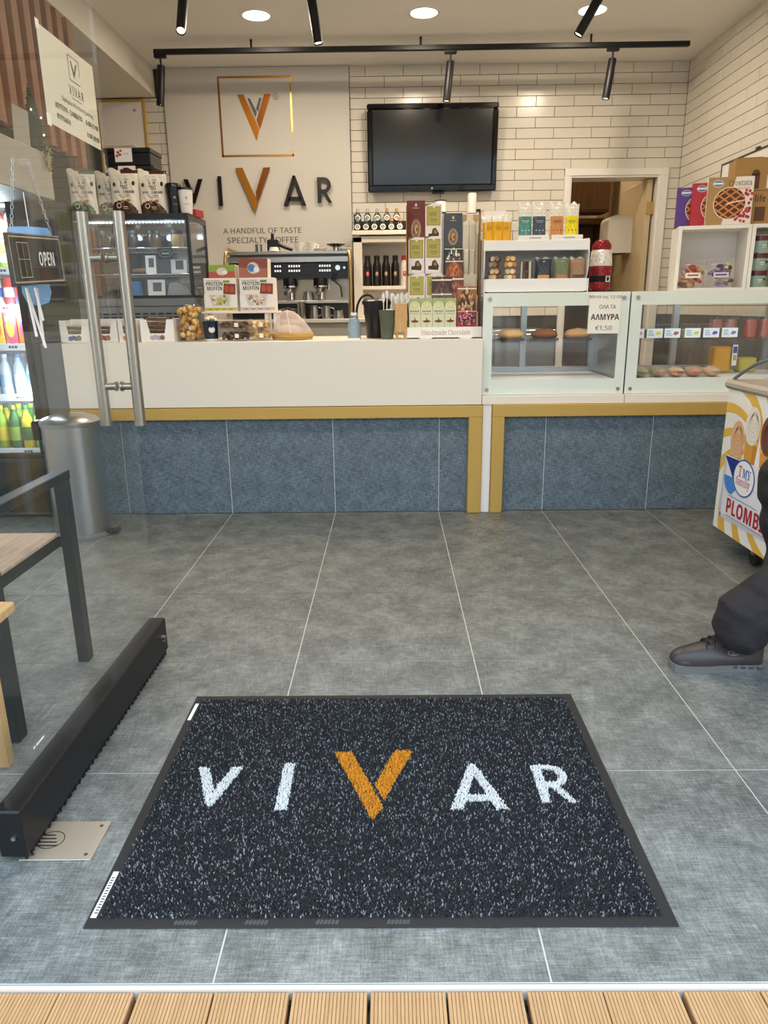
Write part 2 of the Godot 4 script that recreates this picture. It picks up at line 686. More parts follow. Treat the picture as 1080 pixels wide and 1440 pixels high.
func make_room() -> void:
	# floor: a grout bed with square tiles laid on it
	var fl := thing("floor", "grey-blue stone-look square tiled floor with pale joints across the shop", "floor", Transform3D(), "", "structure")
	part(fl, "grout_bed", Geo.new().span(-2.8, 2.6, -0.12, -0.002, -8.2, -0.992), M.floor_grout)
	var rng := RandomNumberGenerator.new()
	rng.seed = 4
	for j in 9:
		for i in 9:
			var xa := -2.724 + i * 0.6
			var za := -0.992 - j * 0.6
			var x0 := maxf(xa + 0.002, -2.65)
			var x1 := minf(xa + 0.598, 2.4)
			if x1 - x0 < 0.05:
				continue
			part(fl, "floor_tile", tile_mesh(x1 - x0, 0.01, 0.596, 0.0008), M.floor_tile, T((x0 + x1) / 2, -0.005, za - 0.3))
	solo("trim_1", "pale metal threshold strip between the tiled floor and the wooden deck", "threshold", Geo.new().span(-2.6, 2.4, -0.03, 0.0, -0.99, -0.982, 0.002), M.threshold, Transform3D(), "", "structure")
	# deck of ribbed boards outside
	var dk := thing("deck", "tan ribbed composite deck boards laid side by side outside the door", "deck", Transform3D(), "", "structure")
	var prof := PackedVector2Array()
	var half := 0.0655
	prof.append(Vector2(-half, -0.024))
	prof.append(Vector2(half, -0.024))
	for k in 20:
		var xa := half - k * 0.131 / 20
		prof.append(Vector2(xa, -0.0025 if k == 0 else -0.0022))
		prof.append(Vector2(xa - 0.0009, 0.0))
		prof.append(Vector2(xa - 0.0056, 0.0))
	prof.append(Vector2(-half, -0.0022))
	var bm := Geo.new().prism(prof, -1.05, 1.05).mesh()
	for k in 28:
		part(dk, "deck_board", bm, M.deck, T(-2.026 + 0.1365 * k + 0.002 * sin(k * 2.7), -0.006, 0.0715))
	part(dk, "joist", Geo.new().span(-2.2, 1.95, -0.1, -0.034, -0.976, 1.15), M.black)
	solo("pavement", "grey paved ground beyond the wooden deck outside", "pavement", Geo.new().span(-14, 14, -0.3, -0.11, -0.97, 16), M.pavement, Transform3D(), "", "structure")
	var ob := thing("facade", "plain building front across the street, behind the photographer", "building", Transform3D(), "", "structure")
	part(ob, "wall", Geo.new().span(-14, 14, -0.11, 6.0, 12, 12.4), M.facade)
	for k in 7:
		part(ob, "shop_window", Geo.new().span(-12.6 + k * 4, -10 + k * 4, 0.3, 1.5, 11.96, 11.998), M.blackgloss)
	# ceiling and walls, all with thickness
	solo("ceiling", "plain off-white painted ceiling with round recessed lights", "ceiling", Geo.new().span(-2.85, 2.6, 2.975, 3.15, -8.2, -1.1), M.ceiling, Transform3D(), "", "structure")
	solo("ceiling_beam", "boxed off-white ceiling beam running along the left side above the fridge", "beam", Geo.new().span(-2.64, -1.845, 2.77, 2.974, -6.39, -1.3), M.paint, Transform3D(), "", "structure")
	var wl := thing("wall_left", "left side wall with upright brown wooden slats above the fridge", "wall", Transform3D(), "", "structure")
	part(wl, "plaster", Geo.new().span(-2.85, -2.65, -0.1, 2.975, -8.2, -1.2), M.paint)
	part(wl, "slat_backing", Geo.new().span(-2.64, -1.885, 0.98, 2.768, -4.8, -4.65).span(-2.64, -1.885, 2.02, 2.768, -4.65, -3.3), M.slat_gap)
	for k in 11:
		var zc := -4.755 + k * 0.135
		var lo := 0.98 if zc < -4.66 else 2.02
		part(wl, "slat", Geo.new().span(-1.884, -1.836, lo, 2.766, zc - 0.034, zc + 0.034, 0.003), M.slat)
	var wb := thing("wall_back", "back wall of long white tiles in running bond with dark joints", "wall", Transform3D(), "", "structure")
	part(wb, "masonry", Geo.new().span(-2.85, 1.47, -0.1, 2.975, -6.6, -6.41).span(2.255, 2.6, -0.1, 2.975, -6.6, -6.41).span(1.47, 2.255, 2.18, 2.975, -6.6, -6.41), M.grout_dark)
	var bt := T(0, 0, -6.41)
	bricks(wb, -0.298, 2.377, 1.06, 2.974, 0.43, bt, 2.974, Rect2(1.439, 0.5, 0.848, 1.709))
	bricks(wb, -2.3, -1.778, 1.75, 2.767, 0.43, bt, 2.974)
	var wr := thing("wall_right", "right side wall of long white tiles in running bond", "wall", Transform3D(), "", "structure")
	part(wr, "masonry", Geo.new().span(2.388, 2.6, -0.1, 2.975, -6.6, -1.1), M.grout_dark)
	bricks(wr, -6.399, -4.28, 1.06, 2.974, -6.25, Transform3D(Basis(Vector3.UP, -PI / 2), Vector3(2.387, 0, 0)) * T(0, 0, 0), 2.974)
	part(wr, "plaster", Geo.new().span(2.379, 2.387, 0, 2.974, -4.28, -1.25), M.paint)
	# shop front: lintel, fixed panes either side of the open doorway
	solo("wall_front", "shop front lintel above the open glass doorway", "wall", Geo.new().span(-2.85, 2.6, 2.42, 3.15, -1.3, -1.1), M.paint, Transform3D(), "", "structure")
	for s in [[-2.65, -0.9, 1, "left"], [1.02, 2.39, 2, "right"]]:
		var w := thing("window_%d" % s[2], "fixed shop window of clear glass in a dark frame on the %s of the doorway" % s[3], "window", Transform3D(), "", "structure")
		part(w, "frame", Geo.new().span(s[0], s[1], 0.0, 0.08, -1.31, -1.25).span(s[0], s[1], 2.34, 2.42, -1.31, -1.25).span(s[0], s[0] + 0.05, 0.08, 2.34, -1.31, -1.25).span(s[1] - 0.03, s[1], 0.08, 2.34, -1.31, -1.25), M.blackmetal)
		part(w, "pane", Geo.new().span(s[0] + 0.05, s[1] - 0.03, 0.08, 2.34, -1.286, -1.276), M.pane)
	# framed notice board and its ledge
	var fb := thing("notice_board", "blank pale board in a thin gold frame on the tiled wall under the beam", "board", T(-2.13, 2.38, -6.395))
	part(fb, "panel", Geo.new().box(0, 0, 0, 0.36, 0.72, 0.014), M.white)
	var fr := Geo.new().box(-0.185, 0, 0.004, 0.022, 0.76, 0.026, 0.003).box(0.185, 0, 0.004, 0.022, 0.76, 0.026, 0.003).box(0, 0.37, 0.004, 0.348, 0.022, 0.026, 0.003).box(0, -0.37, 0.004, 0.348, 0.022, 0.026, 0.003)
	part(fb, "frame", fr, M.gold)
	part(fb, "ledge", Geo.new().box(-0.02, 0.035, 0.05, 0.25, 0.012, 0.09, 0.003), M.white)
	part(fb, "hook", Geo.new().cyl(V3(0.11, 0.3, 0.006), V3(0.11, 0.3, 0.016), 0.008), M.steel)
	# white board on the right wall
	var rb := thing("whiteboard", "white writing board with a thin dark top edge on the right tiled wall", "whiteboard", Transform3D(Basis(Vector3.UP, -PI / 2), Vector3(2.372, 1.83, -5.1)))
	part(rb, "panel", Geo.new().box(0, 0, 0, 0.94, 0.5, 0.012, 0.002), M.white)
	part(rb, "edge", Geo.new().box(0, 0.253, 0.003, 0.95, 0.008, 0.02).box(-0.471, 0, 0.003, 0.006, 0.5, 0.018), M.darkgrey)
	part(rb, "clip", Geo.new().box(0.05, 0.262, 0.012, 0.04, 0.018, 0.02, 0.003), M.darkgrey)


func make_back_room() -> void:
	var d := thing("door_2", "storeroom doorway in a white moulded casing at the back right", "door", Transform3D(), "", "structure")
	var cs := Geo.new()
	cs.span(1.44, 1.495, 0, 2.205, -6.41, -6.378, 0.006).span(2.21, 2.285, 0, 2.205, -6.41, -6.378, 0.006).span(1.44, 2.285, 2.15, 2.207, -6.411, -6.376, 0.006)
	part(d, "casing", cs, M.white)
	part(d, "jamb", Geo.new().span(1.47, 1.5, 0, 2.16, -6.6, -6.385).span(2.2, 2.255, 0, 2.16, -6.6, -6.385).span(1.5, 2.2, 2.14, 2.18, -6.6, -6.385), M.white)
	part(d, "leaf", Geo.new().span(2.135, 2.18, 0.01, 2.13, -7.16, -6.44, 0.003), M.beige)
	var hg := Geo.new().cyl(V3(2.19, 1.86, -6.43), V3(2.19, 1.96, -6.43), 0.007).span(2.14, 2.185, 1.86, 1.96, -6.438, -6.434)
	part(d, "hinge", hg, M.goldrail)
	var r := thing("wall_storeroom", "beige painted walls of the small storeroom behind the doorway", "wall", Transform3D(), "", "structure")
	part(r, "plaster", Geo.new().span(2.255, 2.4, -0.1, 2.975, -8.2, -6.6).span(0.9, 2.6, -0.1, 2.975, -8.3, -8.1).span(0.9, 1.05, -0.1, 2.975, -8.1, -6.6), M.beige)
	part(r, "partition", Geo.new().span(2.182, 2.255, 0, 2.97, -8.1, -6.62), M.beige)
	# storeroom lamp, above the doorway and out of sight
	var lp := solo("ceiling_lamp", "small round ceiling lamp inside the storeroom", "lamp", Geo.new().lathe([Vector2(0, 0), Vector2(0.09, 0.01), Vector2(0.1, 0.04), Vector2(0, 0.04)]), M.lamp_glow, T(1.7, 2.93, -7.3))
	var ol := OmniLight3D.new()
	ol.name = "storeroom_light"
	ol.light_color = WARM
	ol.light_energy = 0.17 * LAMP
	ol.light_size = 0.08
	ol.omni_range = 8
	ol.omni_attenuation = 2
	ol.shadow_enabled = true
	ol.position = V3(1.7, 2.86, -7.3)
	add_child(ol)
	var c := thing("wall_cabinet", "brown wooden wall cabinet high in the storeroom", "cabinet", T(1.86, 1.99, -7.35))
	part(c, "body", Geo.new().span(-0.28, 0.235, 0, 0.5, -0.3, 0.0), M.brownwood)
	part(c, "door", Geo.new().span(-0.17, 0.23, 0.015, 0.49, 0.0, 0.02, 0.003), M.brownwood)
	part(c, "handle", Geo.new().cyl(V3(0.03, 0.05, 0.03), V3(0.03, 0.13, 0.03), 0.005), M.brownwood)
	var s := thing("storage_shelf", "dark storage shelving under the brown storeroom cabinet", "shelf", T(1.85, 0, -7.5))
	part(s, "frame", Geo.new().span(-0.28, -0.25, 0, 1.94, -0.3, 0).span(0.22, 0.25, 0, 1.94, -0.3, 0).span(-0.28, 0.25, 1.9, 1.95, -0.3, 0).span(-0.25, 0.22, 0, 1.9, -0.3, -0.28), M.brownwood)
	part(s, "shelf", Geo.new().span(-0.25, 0.22, 1.36, 1.39, -0.28, 0), M.brownwood)
	var bag := thing("plastic_bag", "pale tied plastic bag on the dark storeroom shelf", "bag", T(1.85, 1.391, -7.62))
	part(bag, "body", Geo.new().ell(V3(0.03, 0.17, 0), V3(0.13, 0.17, 0.09), 18, 0.08, 3.0), M.frost)
	part(bag, "contents", Geo.new().c("d8d2c4").ell(V3(0.03, 0.13, 0), V3(0.1, 0.12, 0.07), 12, 0.1, 5.0), M.matte)
	var h := thing("towel_dispenser", "beige rounded hand towel dispenser on the open storeroom door", "dispenser", T(2.134, 1.58, -6.86))
	var pr := PV([0, 0, 0, 0.31, -0.15, 0.31, -0.19, 0.3, -0.21, 0.27, -0.215, 0.03, -0.2, 0])
	part(h, "housing", Geo.new().prism(pr, -0.13, 0.13), M.paint)
	part(h, "outlet", Geo.new().span(-0.15, -0.03, -0.004, 0.0, -0.1, 0.1), M.darkgrey)


func make_glass_door() -> void:
	var d := thing("door_1", "open frameless glass entrance door standing edge-on on the left", "door", T(-0.82, 0, -1.28, -0.013) * T(0.82, 0, 1.28), "", "structure")
	part(d, "pane", Geo.new().span(-0.826, -0.814, 0.12, 2.3, -2.25, -1.285, 0.001), M.pane)
	part(d, "bottom_rail", Geo.new().span(-0.848, -0.79, 0.018, 0.135, -2.262, -1.275, 0.004), M.blackmetal)
	part(d, "top_rail", Geo.new().span(-0.848, -0.79, 2.3, 2.4, -2.262, -1.275, 0.004), M.blackmetal)
	var br := Geo.new().c("1a1916")
	for k in 120:
		var z := -2.255 + k * 0.0081
		br.box(-0.8 + 0.003 * sin(k * 1.9), 0.0095, z, 0.006, 0.018, 0.0035)
	part(d, "brush_seal", br, M.matte)
	part(d, "lock_bolt", Geo.new().cyl(V3(-0.79, 0.085, -2.21), V3(-0.778, 0.085, -2.21), 0.008).cyl(V3(-0.79, 0.07, -2.215), V3(-0.783, 0.07, -2.215), 0.006), M.brushed)
	part(d, "pivot_screw", Geo.new().cyl(V3(-0.81, 0.07, -1.275), V3(-0.81, 0.07, -1.27), 0.005), M.steel)
	for s in [-1.0, 1.0]:
		var x: float = -0.82 + s * 0.052
		var h := part(d, "handle", Geo.new().cyl(V3(x, 0.813, -2.16), V3(x, 1.415, -2.16), 0.0165, 0.0165, 24), M.brushed)
		for y in [0.93, 1.292]:
			part(h, "standoff", Geo.new().cyl(V3(x - s * 0.01, y, -2.16), V3(-0.82 + s * 0.006, y, -2.16), 0.0105, 0.0105, 16).cyl(V3(-0.82 + s * 0.012, y, -2.16), V3(-0.82 + s * 0.006, y, -2.16), 0.0145, 0.0145, 16), M.brushed)
	# small etched mark low on the glass
	part(d, "glass_mark", Geo.new().c("d8dedb").at(Transform3D(Basis(Vector3.UP, PI / 2), Vector3(-0.8135, 0.2, -1.43))).rect(-0.025, -0.003, -0.016, 0.003).rect(-0.012, -0.003, 0.025, 0.003), M.print)
	# pivot plate in the floor
	var p := thing("floor_plate", "worn steel pivot cover plate in the floor beside the black mat", "plate", T(-0.738, 0.0002, -1.347))
	part(p, "plate", Geo.new().box(0, 0.0015, 0, 0.158, 0.003, 0.122, 0.001), M.plate_steel)
	for q in [[-0.06, -0.045], [0.062, -0.045], [0.062, 0.045], [-0.055, 0.045]]:
		part(p, "screw", Geo.new().cyl(V3(q[0], 0.003, q[1]), V3(q[0], 0.0038, q[1]), 0.004), M.darkgrey)
	var e := Geo.new().c("6d665b").at(Transform3D(Basis(Vector3.RIGHT, -PI / 2), Vector3(-0.035, 0.0034, 0.0)))
	for k in 4:
		e.rect(-0.03, -0.02 + k * 0.011, 0.022 - 0.006 * k, -0.016 + k * 0.011, 0.0)
	e.ring(0.0, 0.0, 0.03, 0.028, 0.002, 0.0)
	part(p, "engraving", e, M.metalprint)


func downlight(x: float, z: float, label: String) -> void:
	var o := thing("ceiling_light", label, "ceiling light", T(x, 2.975, z), "round recessed ceiling lights")
	part(o, "trim_ring", Geo.new().lathe([Vector2(0.088, -0.003), Vector2(0.108, -0.004), Vector2(0.11, 0.0), Vector2(0.088, 0.0)], Vector3(), 32), M.white)
	part(o, "diffuser", Geo.new().lathe([Vector2(0, -0.003), Vector2(0.088, -0.003)], Vector3(), 32), M.lamp_glow)
	var l := AreaLight3D.new()
	l.name = "downlight"
	l.light_color = WARM
	l.light_energy = 0.68 * LAMP
	l.area_size = Vector2(0.16, 0.16)
	l.shadow_enabled = true
	l.set("area_range", 12.0)
	l.rotation = Vector3(-PI / 2, 0, 0)
	l.position = V3(0, -0.012, 0)
	o.add_child(l)


func track_spot(tr: Transform3D, tilt: Vector2, label: String) -> void:
	# hangs from the track by a short stem; tilt turns the barrel about z and x
	var o := thing("track_spotlight", label, "spotlight", tr, "black cylinder spotlights")
	part(o, "adapter", Geo.new().box(0, -0.012, 0, 0.085, 0.024, 0.032, 0.003), M.blackmetal)
	part(o, "stem", Geo.new().cyl(V3(0, -0.02, 0), V3(0, -0.08, 0), 0.007), M.blackmetal)
	var b := Transform3D(Basis.from_euler(Vector3(tilt.y, 0, tilt.x)), V3(0, -0.075, 0))
	part(o, "barrel", Geo.new().lathe([Vector2(0.022, -0.245), Vector2(0.0275, -0.25), Vector2(0.0275, 0.0), Vector2(0.024, 0.006), Vector2(0, 0.006)], Vector3(), 24), M.blackmetal, b)
	part(o, "lens", Geo.new().lathe([Vector2(0, -0.243), Vector2(0.022, -0.243)], Vector3(), 20), M.lamp_glow, b)
	var l := SpotLight3D.new()
	l.name = "beam"
	l.light_color = WARM
	l.light_energy = 0.45 * LAMP
	l.light_size = 0.02
	l.spot_angle = 38
	l.spot_range = 10
	l.spot_attenuation = 2
	l.spot_angle_attenuation = 0.8
	l.shadow_enabled = true
	l.transform = b * Transform3D(Basis(Vector3.RIGHT, -PI / 2), V3(0, -0.256, 0))
	o.add_child(l)


func make_lamps() -> void:
	var nm := ["left", "middle", "right"]
	var zr := [-5.36, -2.8]
	for j in 2:
		for i in 3:
			downlight(-0.845 + i * 1.088, zr[j], "%s round recessed ceiling light %s" % [nm[i], ["in the row nearest the back wall", "in the row over the middle of the floor"][j]])
	var t := thing("track_rail", "long black lighting track under the ceiling before the back wall", "track", T(0.24, 2.905, -5.79))
	part(t, "rail", Geo.new().box(0, 0, 0, 3.79, 0.032, 0.034, 0.003), M.blackmetal)
	part(t, "slot", Geo.new().box(0, -0.0165, 0, 3.6, 0.002, 0.012), M.black)
	for x in [-1.2, 0.0, 1.2]:
		part(t, "bracket", Geo.new().cyl(V3(x, 0.014, 0), V3(x, 0.069, 0), 0.008), M.blackmetal)
	track_spot(T(-1.612, 2.89, -5.79), Vector2(-0.13, 0.05), "black cylinder spotlight at the left end of the black track")
	track_spot(T(0.452, 2.89, -5.79), Vector2(-0.1, 0.05), "black cylinder spotlight on the track above the television")
	track_spot(T(1.6, 2.89, -5.79), Vector2(-0.11, 0.05), "black cylinder spotlight on the track above the storeroom doorway")
	var t2 := thing("track_rail", "second black lighting track along the ceiling above the front counter", "track", T(0.2, 2.955, -4.8))
	part(t2, "rail", Geo.new().box(0, 0, 0, 4.0, 0.032, 0.034, 0.003), M.blackmetal)
	track_spot(T(-1.175, 2.955, -4.8), Vector2(0.02, -0.55), "bright black spotlight above the glass door's top edge")
	track_spot(T(-0.435, 2.955, -4.8), Vector2(0.14, -0.02), "black spotlight hanging over the logo panel")
	track_spot(T(1.245, 2.955, -4.8), Vector2(-0.52, 0.1), "steeply tilted black spotlight in front of a round ceiling light")
func make_counter() -> void:
	var o := thing("service_counter", "white-fronted service counter with gold-framed dark blue tiles, left of the glass cases", "counter")
	part(o, "carcass", Geo.new().span(-1.78, 0.505, 0, 0.62, -4.6, -4.035), M.grey)
	part(o, "fascia", Geo.new().span(-1.782, 0.505, 0.622, 0.975, -4.0, -3.985, 0.0015), M.counter_white)
	part(o, "worktop", Geo.new().span(-1.782, 0.505, 0.93, 0.975, -4.64, -4.0001), M.counter_white)
	part(o, "end_panel", Geo.new().span(-1.92, -1.783, 0, 0.975, -4.6, -4.03, 0.002), M.grey)
	part(o, "grout", Geo.new().span(-1.78, 0.44, 0.002, 0.6, -4.034, -4.024), M.wall_grout)
	for s in [[-1.78, -1.526], [-1.522, -0.926], [-0.922, -0.326], [-0.322, 0.274], [0.278, 0.436]]:
		part(o, "tile", tile_mesh(s[1] - s[0], 0.6, 0.01, 0.001), M.counter_tile, T((s[0] + s[1]) / 2, 0.303, -4.025))
	part(o, "gold_frame", Geo.new().span(-1.78, 0.513, 0.553, 0.618, -4.018, -3.978, 0.002), M.gold)
	part(o, "gold_post", Geo.new().span(0.437, 0.513, 0.001, 0.552, -4.018, -3.978, 0.002), M.gold)
	var p := thing("display_counter", "white counter base under the glass cases with gold-framed dark blue tiles", "counter")
	part(p, "carcass", Geo.new().span(0.51, 2.37, 0, 0.62, -4.6, -4.035), M.grey)
	part(p, "divider", Geo.new().span(0.516, 0.566, 0.0, 0.62, -4.034, -3.998, 0.002), M.white)
	part(p, "plinth", Geo.new().span(0.508, 1.293, 0.621, 0.668, -4.6, -3.99, 0.002).span(1.296, 2.372, 0.621, 0.668, -4.6, -3.99, 0.002), M.counter_white)
	part(p, "grout", Geo.new().span(0.63, 2.36, 0.002, 0.6, -4.034, -4.024), M.wall_grout)
	for s in [[0.632, 0.874], [0.878, 1.474], [1.478, 2.074], [2.078, 2.36]]:
		part(p, "tile", tile_mesh(s[1] - s[0], 0.6, 0.01, 0.001), M.counter_tile, T((s[0] + s[1]) / 2, 0.303, -4.025))
	part(p, "gold_frame", Geo.new().span(0.568, 2.37, 0.553, 0.62, -4.018, -3.978, 0.002), M.gold)
	part(p, "gold_post", Geo.new().span(0.568, 0.636, 0.001, 0.552, -4.018, -3.978, 0.002), M.gold)
	# back counter under the coffee machine and the shelves
	var b := thing("back_counter", "beige-fronted raised back counter under the coffee machine", "counter")
	part(b, "carcass", Geo.new().span(-1.7, 0.3, 0, 1.035, -6.37, -5.72), M.paint)
	part(b, "worktop", Geo.new().span(-1.72, 0.3, 1.036, 1.062, -6.37, -5.66, 0.002), M.paint)
	var f := thing("undercounter_fridge", "stainless undercounter fridge behind the left glass case", "fridge")
	part(f, "body", Geo.new().span(0.34, 1.3, 0.05, 0.96, -6.37, -5.8, 0.004), M.steel)
	for k in 2:
		var q := part(f, "door", Geo.new().span(0.35 + k * 0.475, 0.815 + k * 0.475, 0.2, 0.93, -5.8, -5.775, 0.004), M.steel)
		part(q, "handle", Geo.new().span(0.4 + k * 0.475, 0.76 + k * 0.475, 0.87, 0.89, -5.775, -5.755, 0.003), M.darkgrey)
	var g := thing("grinder", "dark coffee machine appliance on the stainless fridge behind the bread", "appliance", T(0.62, 0.961, -5.94))
	part(g, "body", Geo.new().box(0, 0.11, 0, 0.32, 0.22, 0.3, 0.02), M.darkgrey)
	part(g, "hood", Geo.new().lathe([Vector2(0, 0.22), Vector2(0.15, 0.22), Vector2(0.13, 0.3), Vector2(0.08, 0.34), Vector2(0, 0.35)]), M.black)
	part(g, "window", Geo.new().box(0, 0.13, 0.151, 0.2, 0.1, 0.004), M.blackgloss)


func glass_case(nm: String, label: String, x0: float, x1: float, wx0: float, wx1: float) -> Node3D:
	var o := thing(nm, label, "display case")
	var y0 := 0.67
	var y1 := 1.212
	var a := 0.754
	var b := 1.143
	var zf := -4.02
	part(o, "pane", Geo.new().span(wx0, wx1, a, b, zf - 0.007, zf - 0.001), M.pane)
	var fr := Geo.new()
	fr.span(x0, x1, y0, a, zf - 0.008, zf).span(x0, x1, b, y1, zf - 0.008, zf).span(x0, wx0, a, b, zf - 0.008, zf).span(wx1, x1, a, b, zf - 0.008, zf)
	part(o, "glass_border", fr, M.caseglass)
	for q in [[x0 + 0.035, y1 - 0.03], [x1 - 0.03, y1 - 0.03], [x0 + 0.03, y0 + 0.028], [x1 - 0.03, y0 + 0.028]]:
		part(o, "stud", Geo.new().cyl(V3(q[0], q[1], zf), V3(q[0], q[1], zf + 0.008), 0.011, 0.009, 16), M.steel)
	part(o, "top", Geo.new().span(x0, x1, 1.196, 1.211, -4.62, zf - 0.009), M.caseglass)
	part(o, "floor_tray", Geo.new().span(x0 + 0.03, x1 - 0.03, 0.68, 0.745, -4.6, zf - 0.02, 0.003), M.white)
	part(o, "side", Geo.new().span(x0, x0 + 0.02, 0.669, 1.195, -4.6, zf - 0.01), M.alu)
	part(o, "side", Geo.new().span(x1 - 0.02, x1, 0.669, 1.195, -4.6, zf - 0.01), M.alu)
	part(o, "shelf", Geo.new().span(x0 + 0.03, x1 - 0.03, 0.946, 0.952, -4.5, -4.08), M.clear)
	var fm := Geo.new()
	fm.span(x0 + 0.02, x1 - 0.02, 1.15, 1.195, -4.62, -4.57).span(x0 + 0.02, x1 - 0.02, 0.745, 0.775, -4.62, -4.57)
	var mid := (wx0 + wx1) / 2 - 0.07
	fm.span(mid - 0.018, mid + 0.018, 0.775, 1.15, -4.61, -4.58).span(x0 + 0.02, x0 + 0.05, 0.775, 1.15, -4.61, -4.58).span(x1 - 0.05, x1 - 0.02, 0.775, 1.15, -4.61, -4.58)
	part(o, "sliding_frame", fm, M.alu)
	part(o, "light_strip", Geo.new().span(x0 + 0.06, x1 - 0.06, 1.176, 1.186, -4.07, -4.05), M.led_glow)
	var ll := AreaLight3D.new()
	ll.name = "case_light"
	ll.light_color = Color(1.0, 0.97, 0.92)
	ll.light_energy = 0.07
	ll.area_size = Vector2(x1 - x0 - 0.14, 0.02)
	ll.shadow_enabled = true
	ll.set("area_range", 4.0)
	ll.rotation = Vector3(-PI / 2, 0, 0)
	ll.position = V3((x0 + x1) / 2, 1.174, -4.06)
	o.add_child(ll)
	part(o, "rear_pane", Geo.new().span(x0 + 0.05, x1 - 0.05, 0.775, 1.15, -4.597, -4.593), M.clear)
	return o


func make_cases() -> void:
	glass_case("display_case", "left glass display case with round breads and a paper price sign", 0.507, 1.291, 0.559, 1.24)
	glass_case("display_case", "right glass display case with salad tubs, bottles and juice jugs", 1.299, 2.37, 1.359, 2.31)


func letter_polys(s: float) -> Dictionary:
	# outlines of the sign's plain geometric capitals, one unit high, origin at the lower left; s is the stroke
	return {
		"V": [PV([0, 1, s * 1.15, 1, 0.46, 0.27, 0.76, 1, 0.76 + s * 1.1, 1, 0.46 + s * 0.1, 0])],
		"I": [PV([0, 0, s, 0, s, 1, 0, 1])],
		"A": [PV([0, 0, s * 1.1, 0, s * 1.1 + 0.066, 0.17, 0.708 - s * 0.9, 0.17, 0.79 - s * 1.1, 0, 0.79, 0, 0.395 + s * 0.55, 1, 0.395 - s * 0.55, 1])],
	}


func letter_r(w: float, h: float, s: float) -> PackedVector2Array:
	# an R as one outline: stem, bowl, leg; the counter is joined by a hairline slit
	var p := PackedVector2Array()
	p.append_array(PV([0, 0, s, 0, s, h * 0.38, w * 0.42, h * 0.38, w * 0.8, 0, w * 1.06, 0, w * 0.66, h * 0.395]))
	var c := Vector2(w * 0.5, h * 0.695)
	var r := h * 0.305
	for k in 11:
		var a := -PI / 2 + 0.35 + (PI - 0.35) * k / 10
		p.append(c + Vector2(cos(a) * w * 0.5, sin(a) * r))
	p.append_array(PV([0, h, 0, h * 0.6, s, h * 0.6, s, h - s * 0.8]))
	for k in 11:
		var a := PI / 2 - PI * k / 10
		p.append(c + Vector2(cos(a) * (w * 0.5 - s * 0.95), sin(a) * (r - s * 0.85)))
	p.append_array(PV([s, h * 0.39 + s * 0.8, s, h * 0.595, 0, h * 0.595]))
	return p


# a letter A with its opening, as strokes
func a_strokes(w: float, h: float, s: float) -> Array:
	return [PV([0, 0, s * 1.1, 0, w * 0.5 + s * 0.02, h * 0.74, w * 0.5, h, w * 0.5 - s * 0.3, h]), PV([w, 0, w - s * 1.1, 0, w * 0.5, h * 0.74, w * 0.5 - s * 0.3, h, w * 0.5 + s * 0.3, h]), PV([w * 0.2, h * 0.17, w * 0.8, h * 0.17, w * 0.72, h * 0.17 + s * 0.9, w * 0.28, h * 0.17 + s * 0.9])]


func in_poly(q: Vector2, ps: Array) -> bool:
	for p in ps:
		if Geometry2D.is_point_in_polygon(q, p):
			return true
	return false


func shifted(p: PackedVector2Array, d: Vector2) -> PackedVector2Array:
	var r := PackedVector2Array()
	for q in p:
		r.append(q + d)
	return r


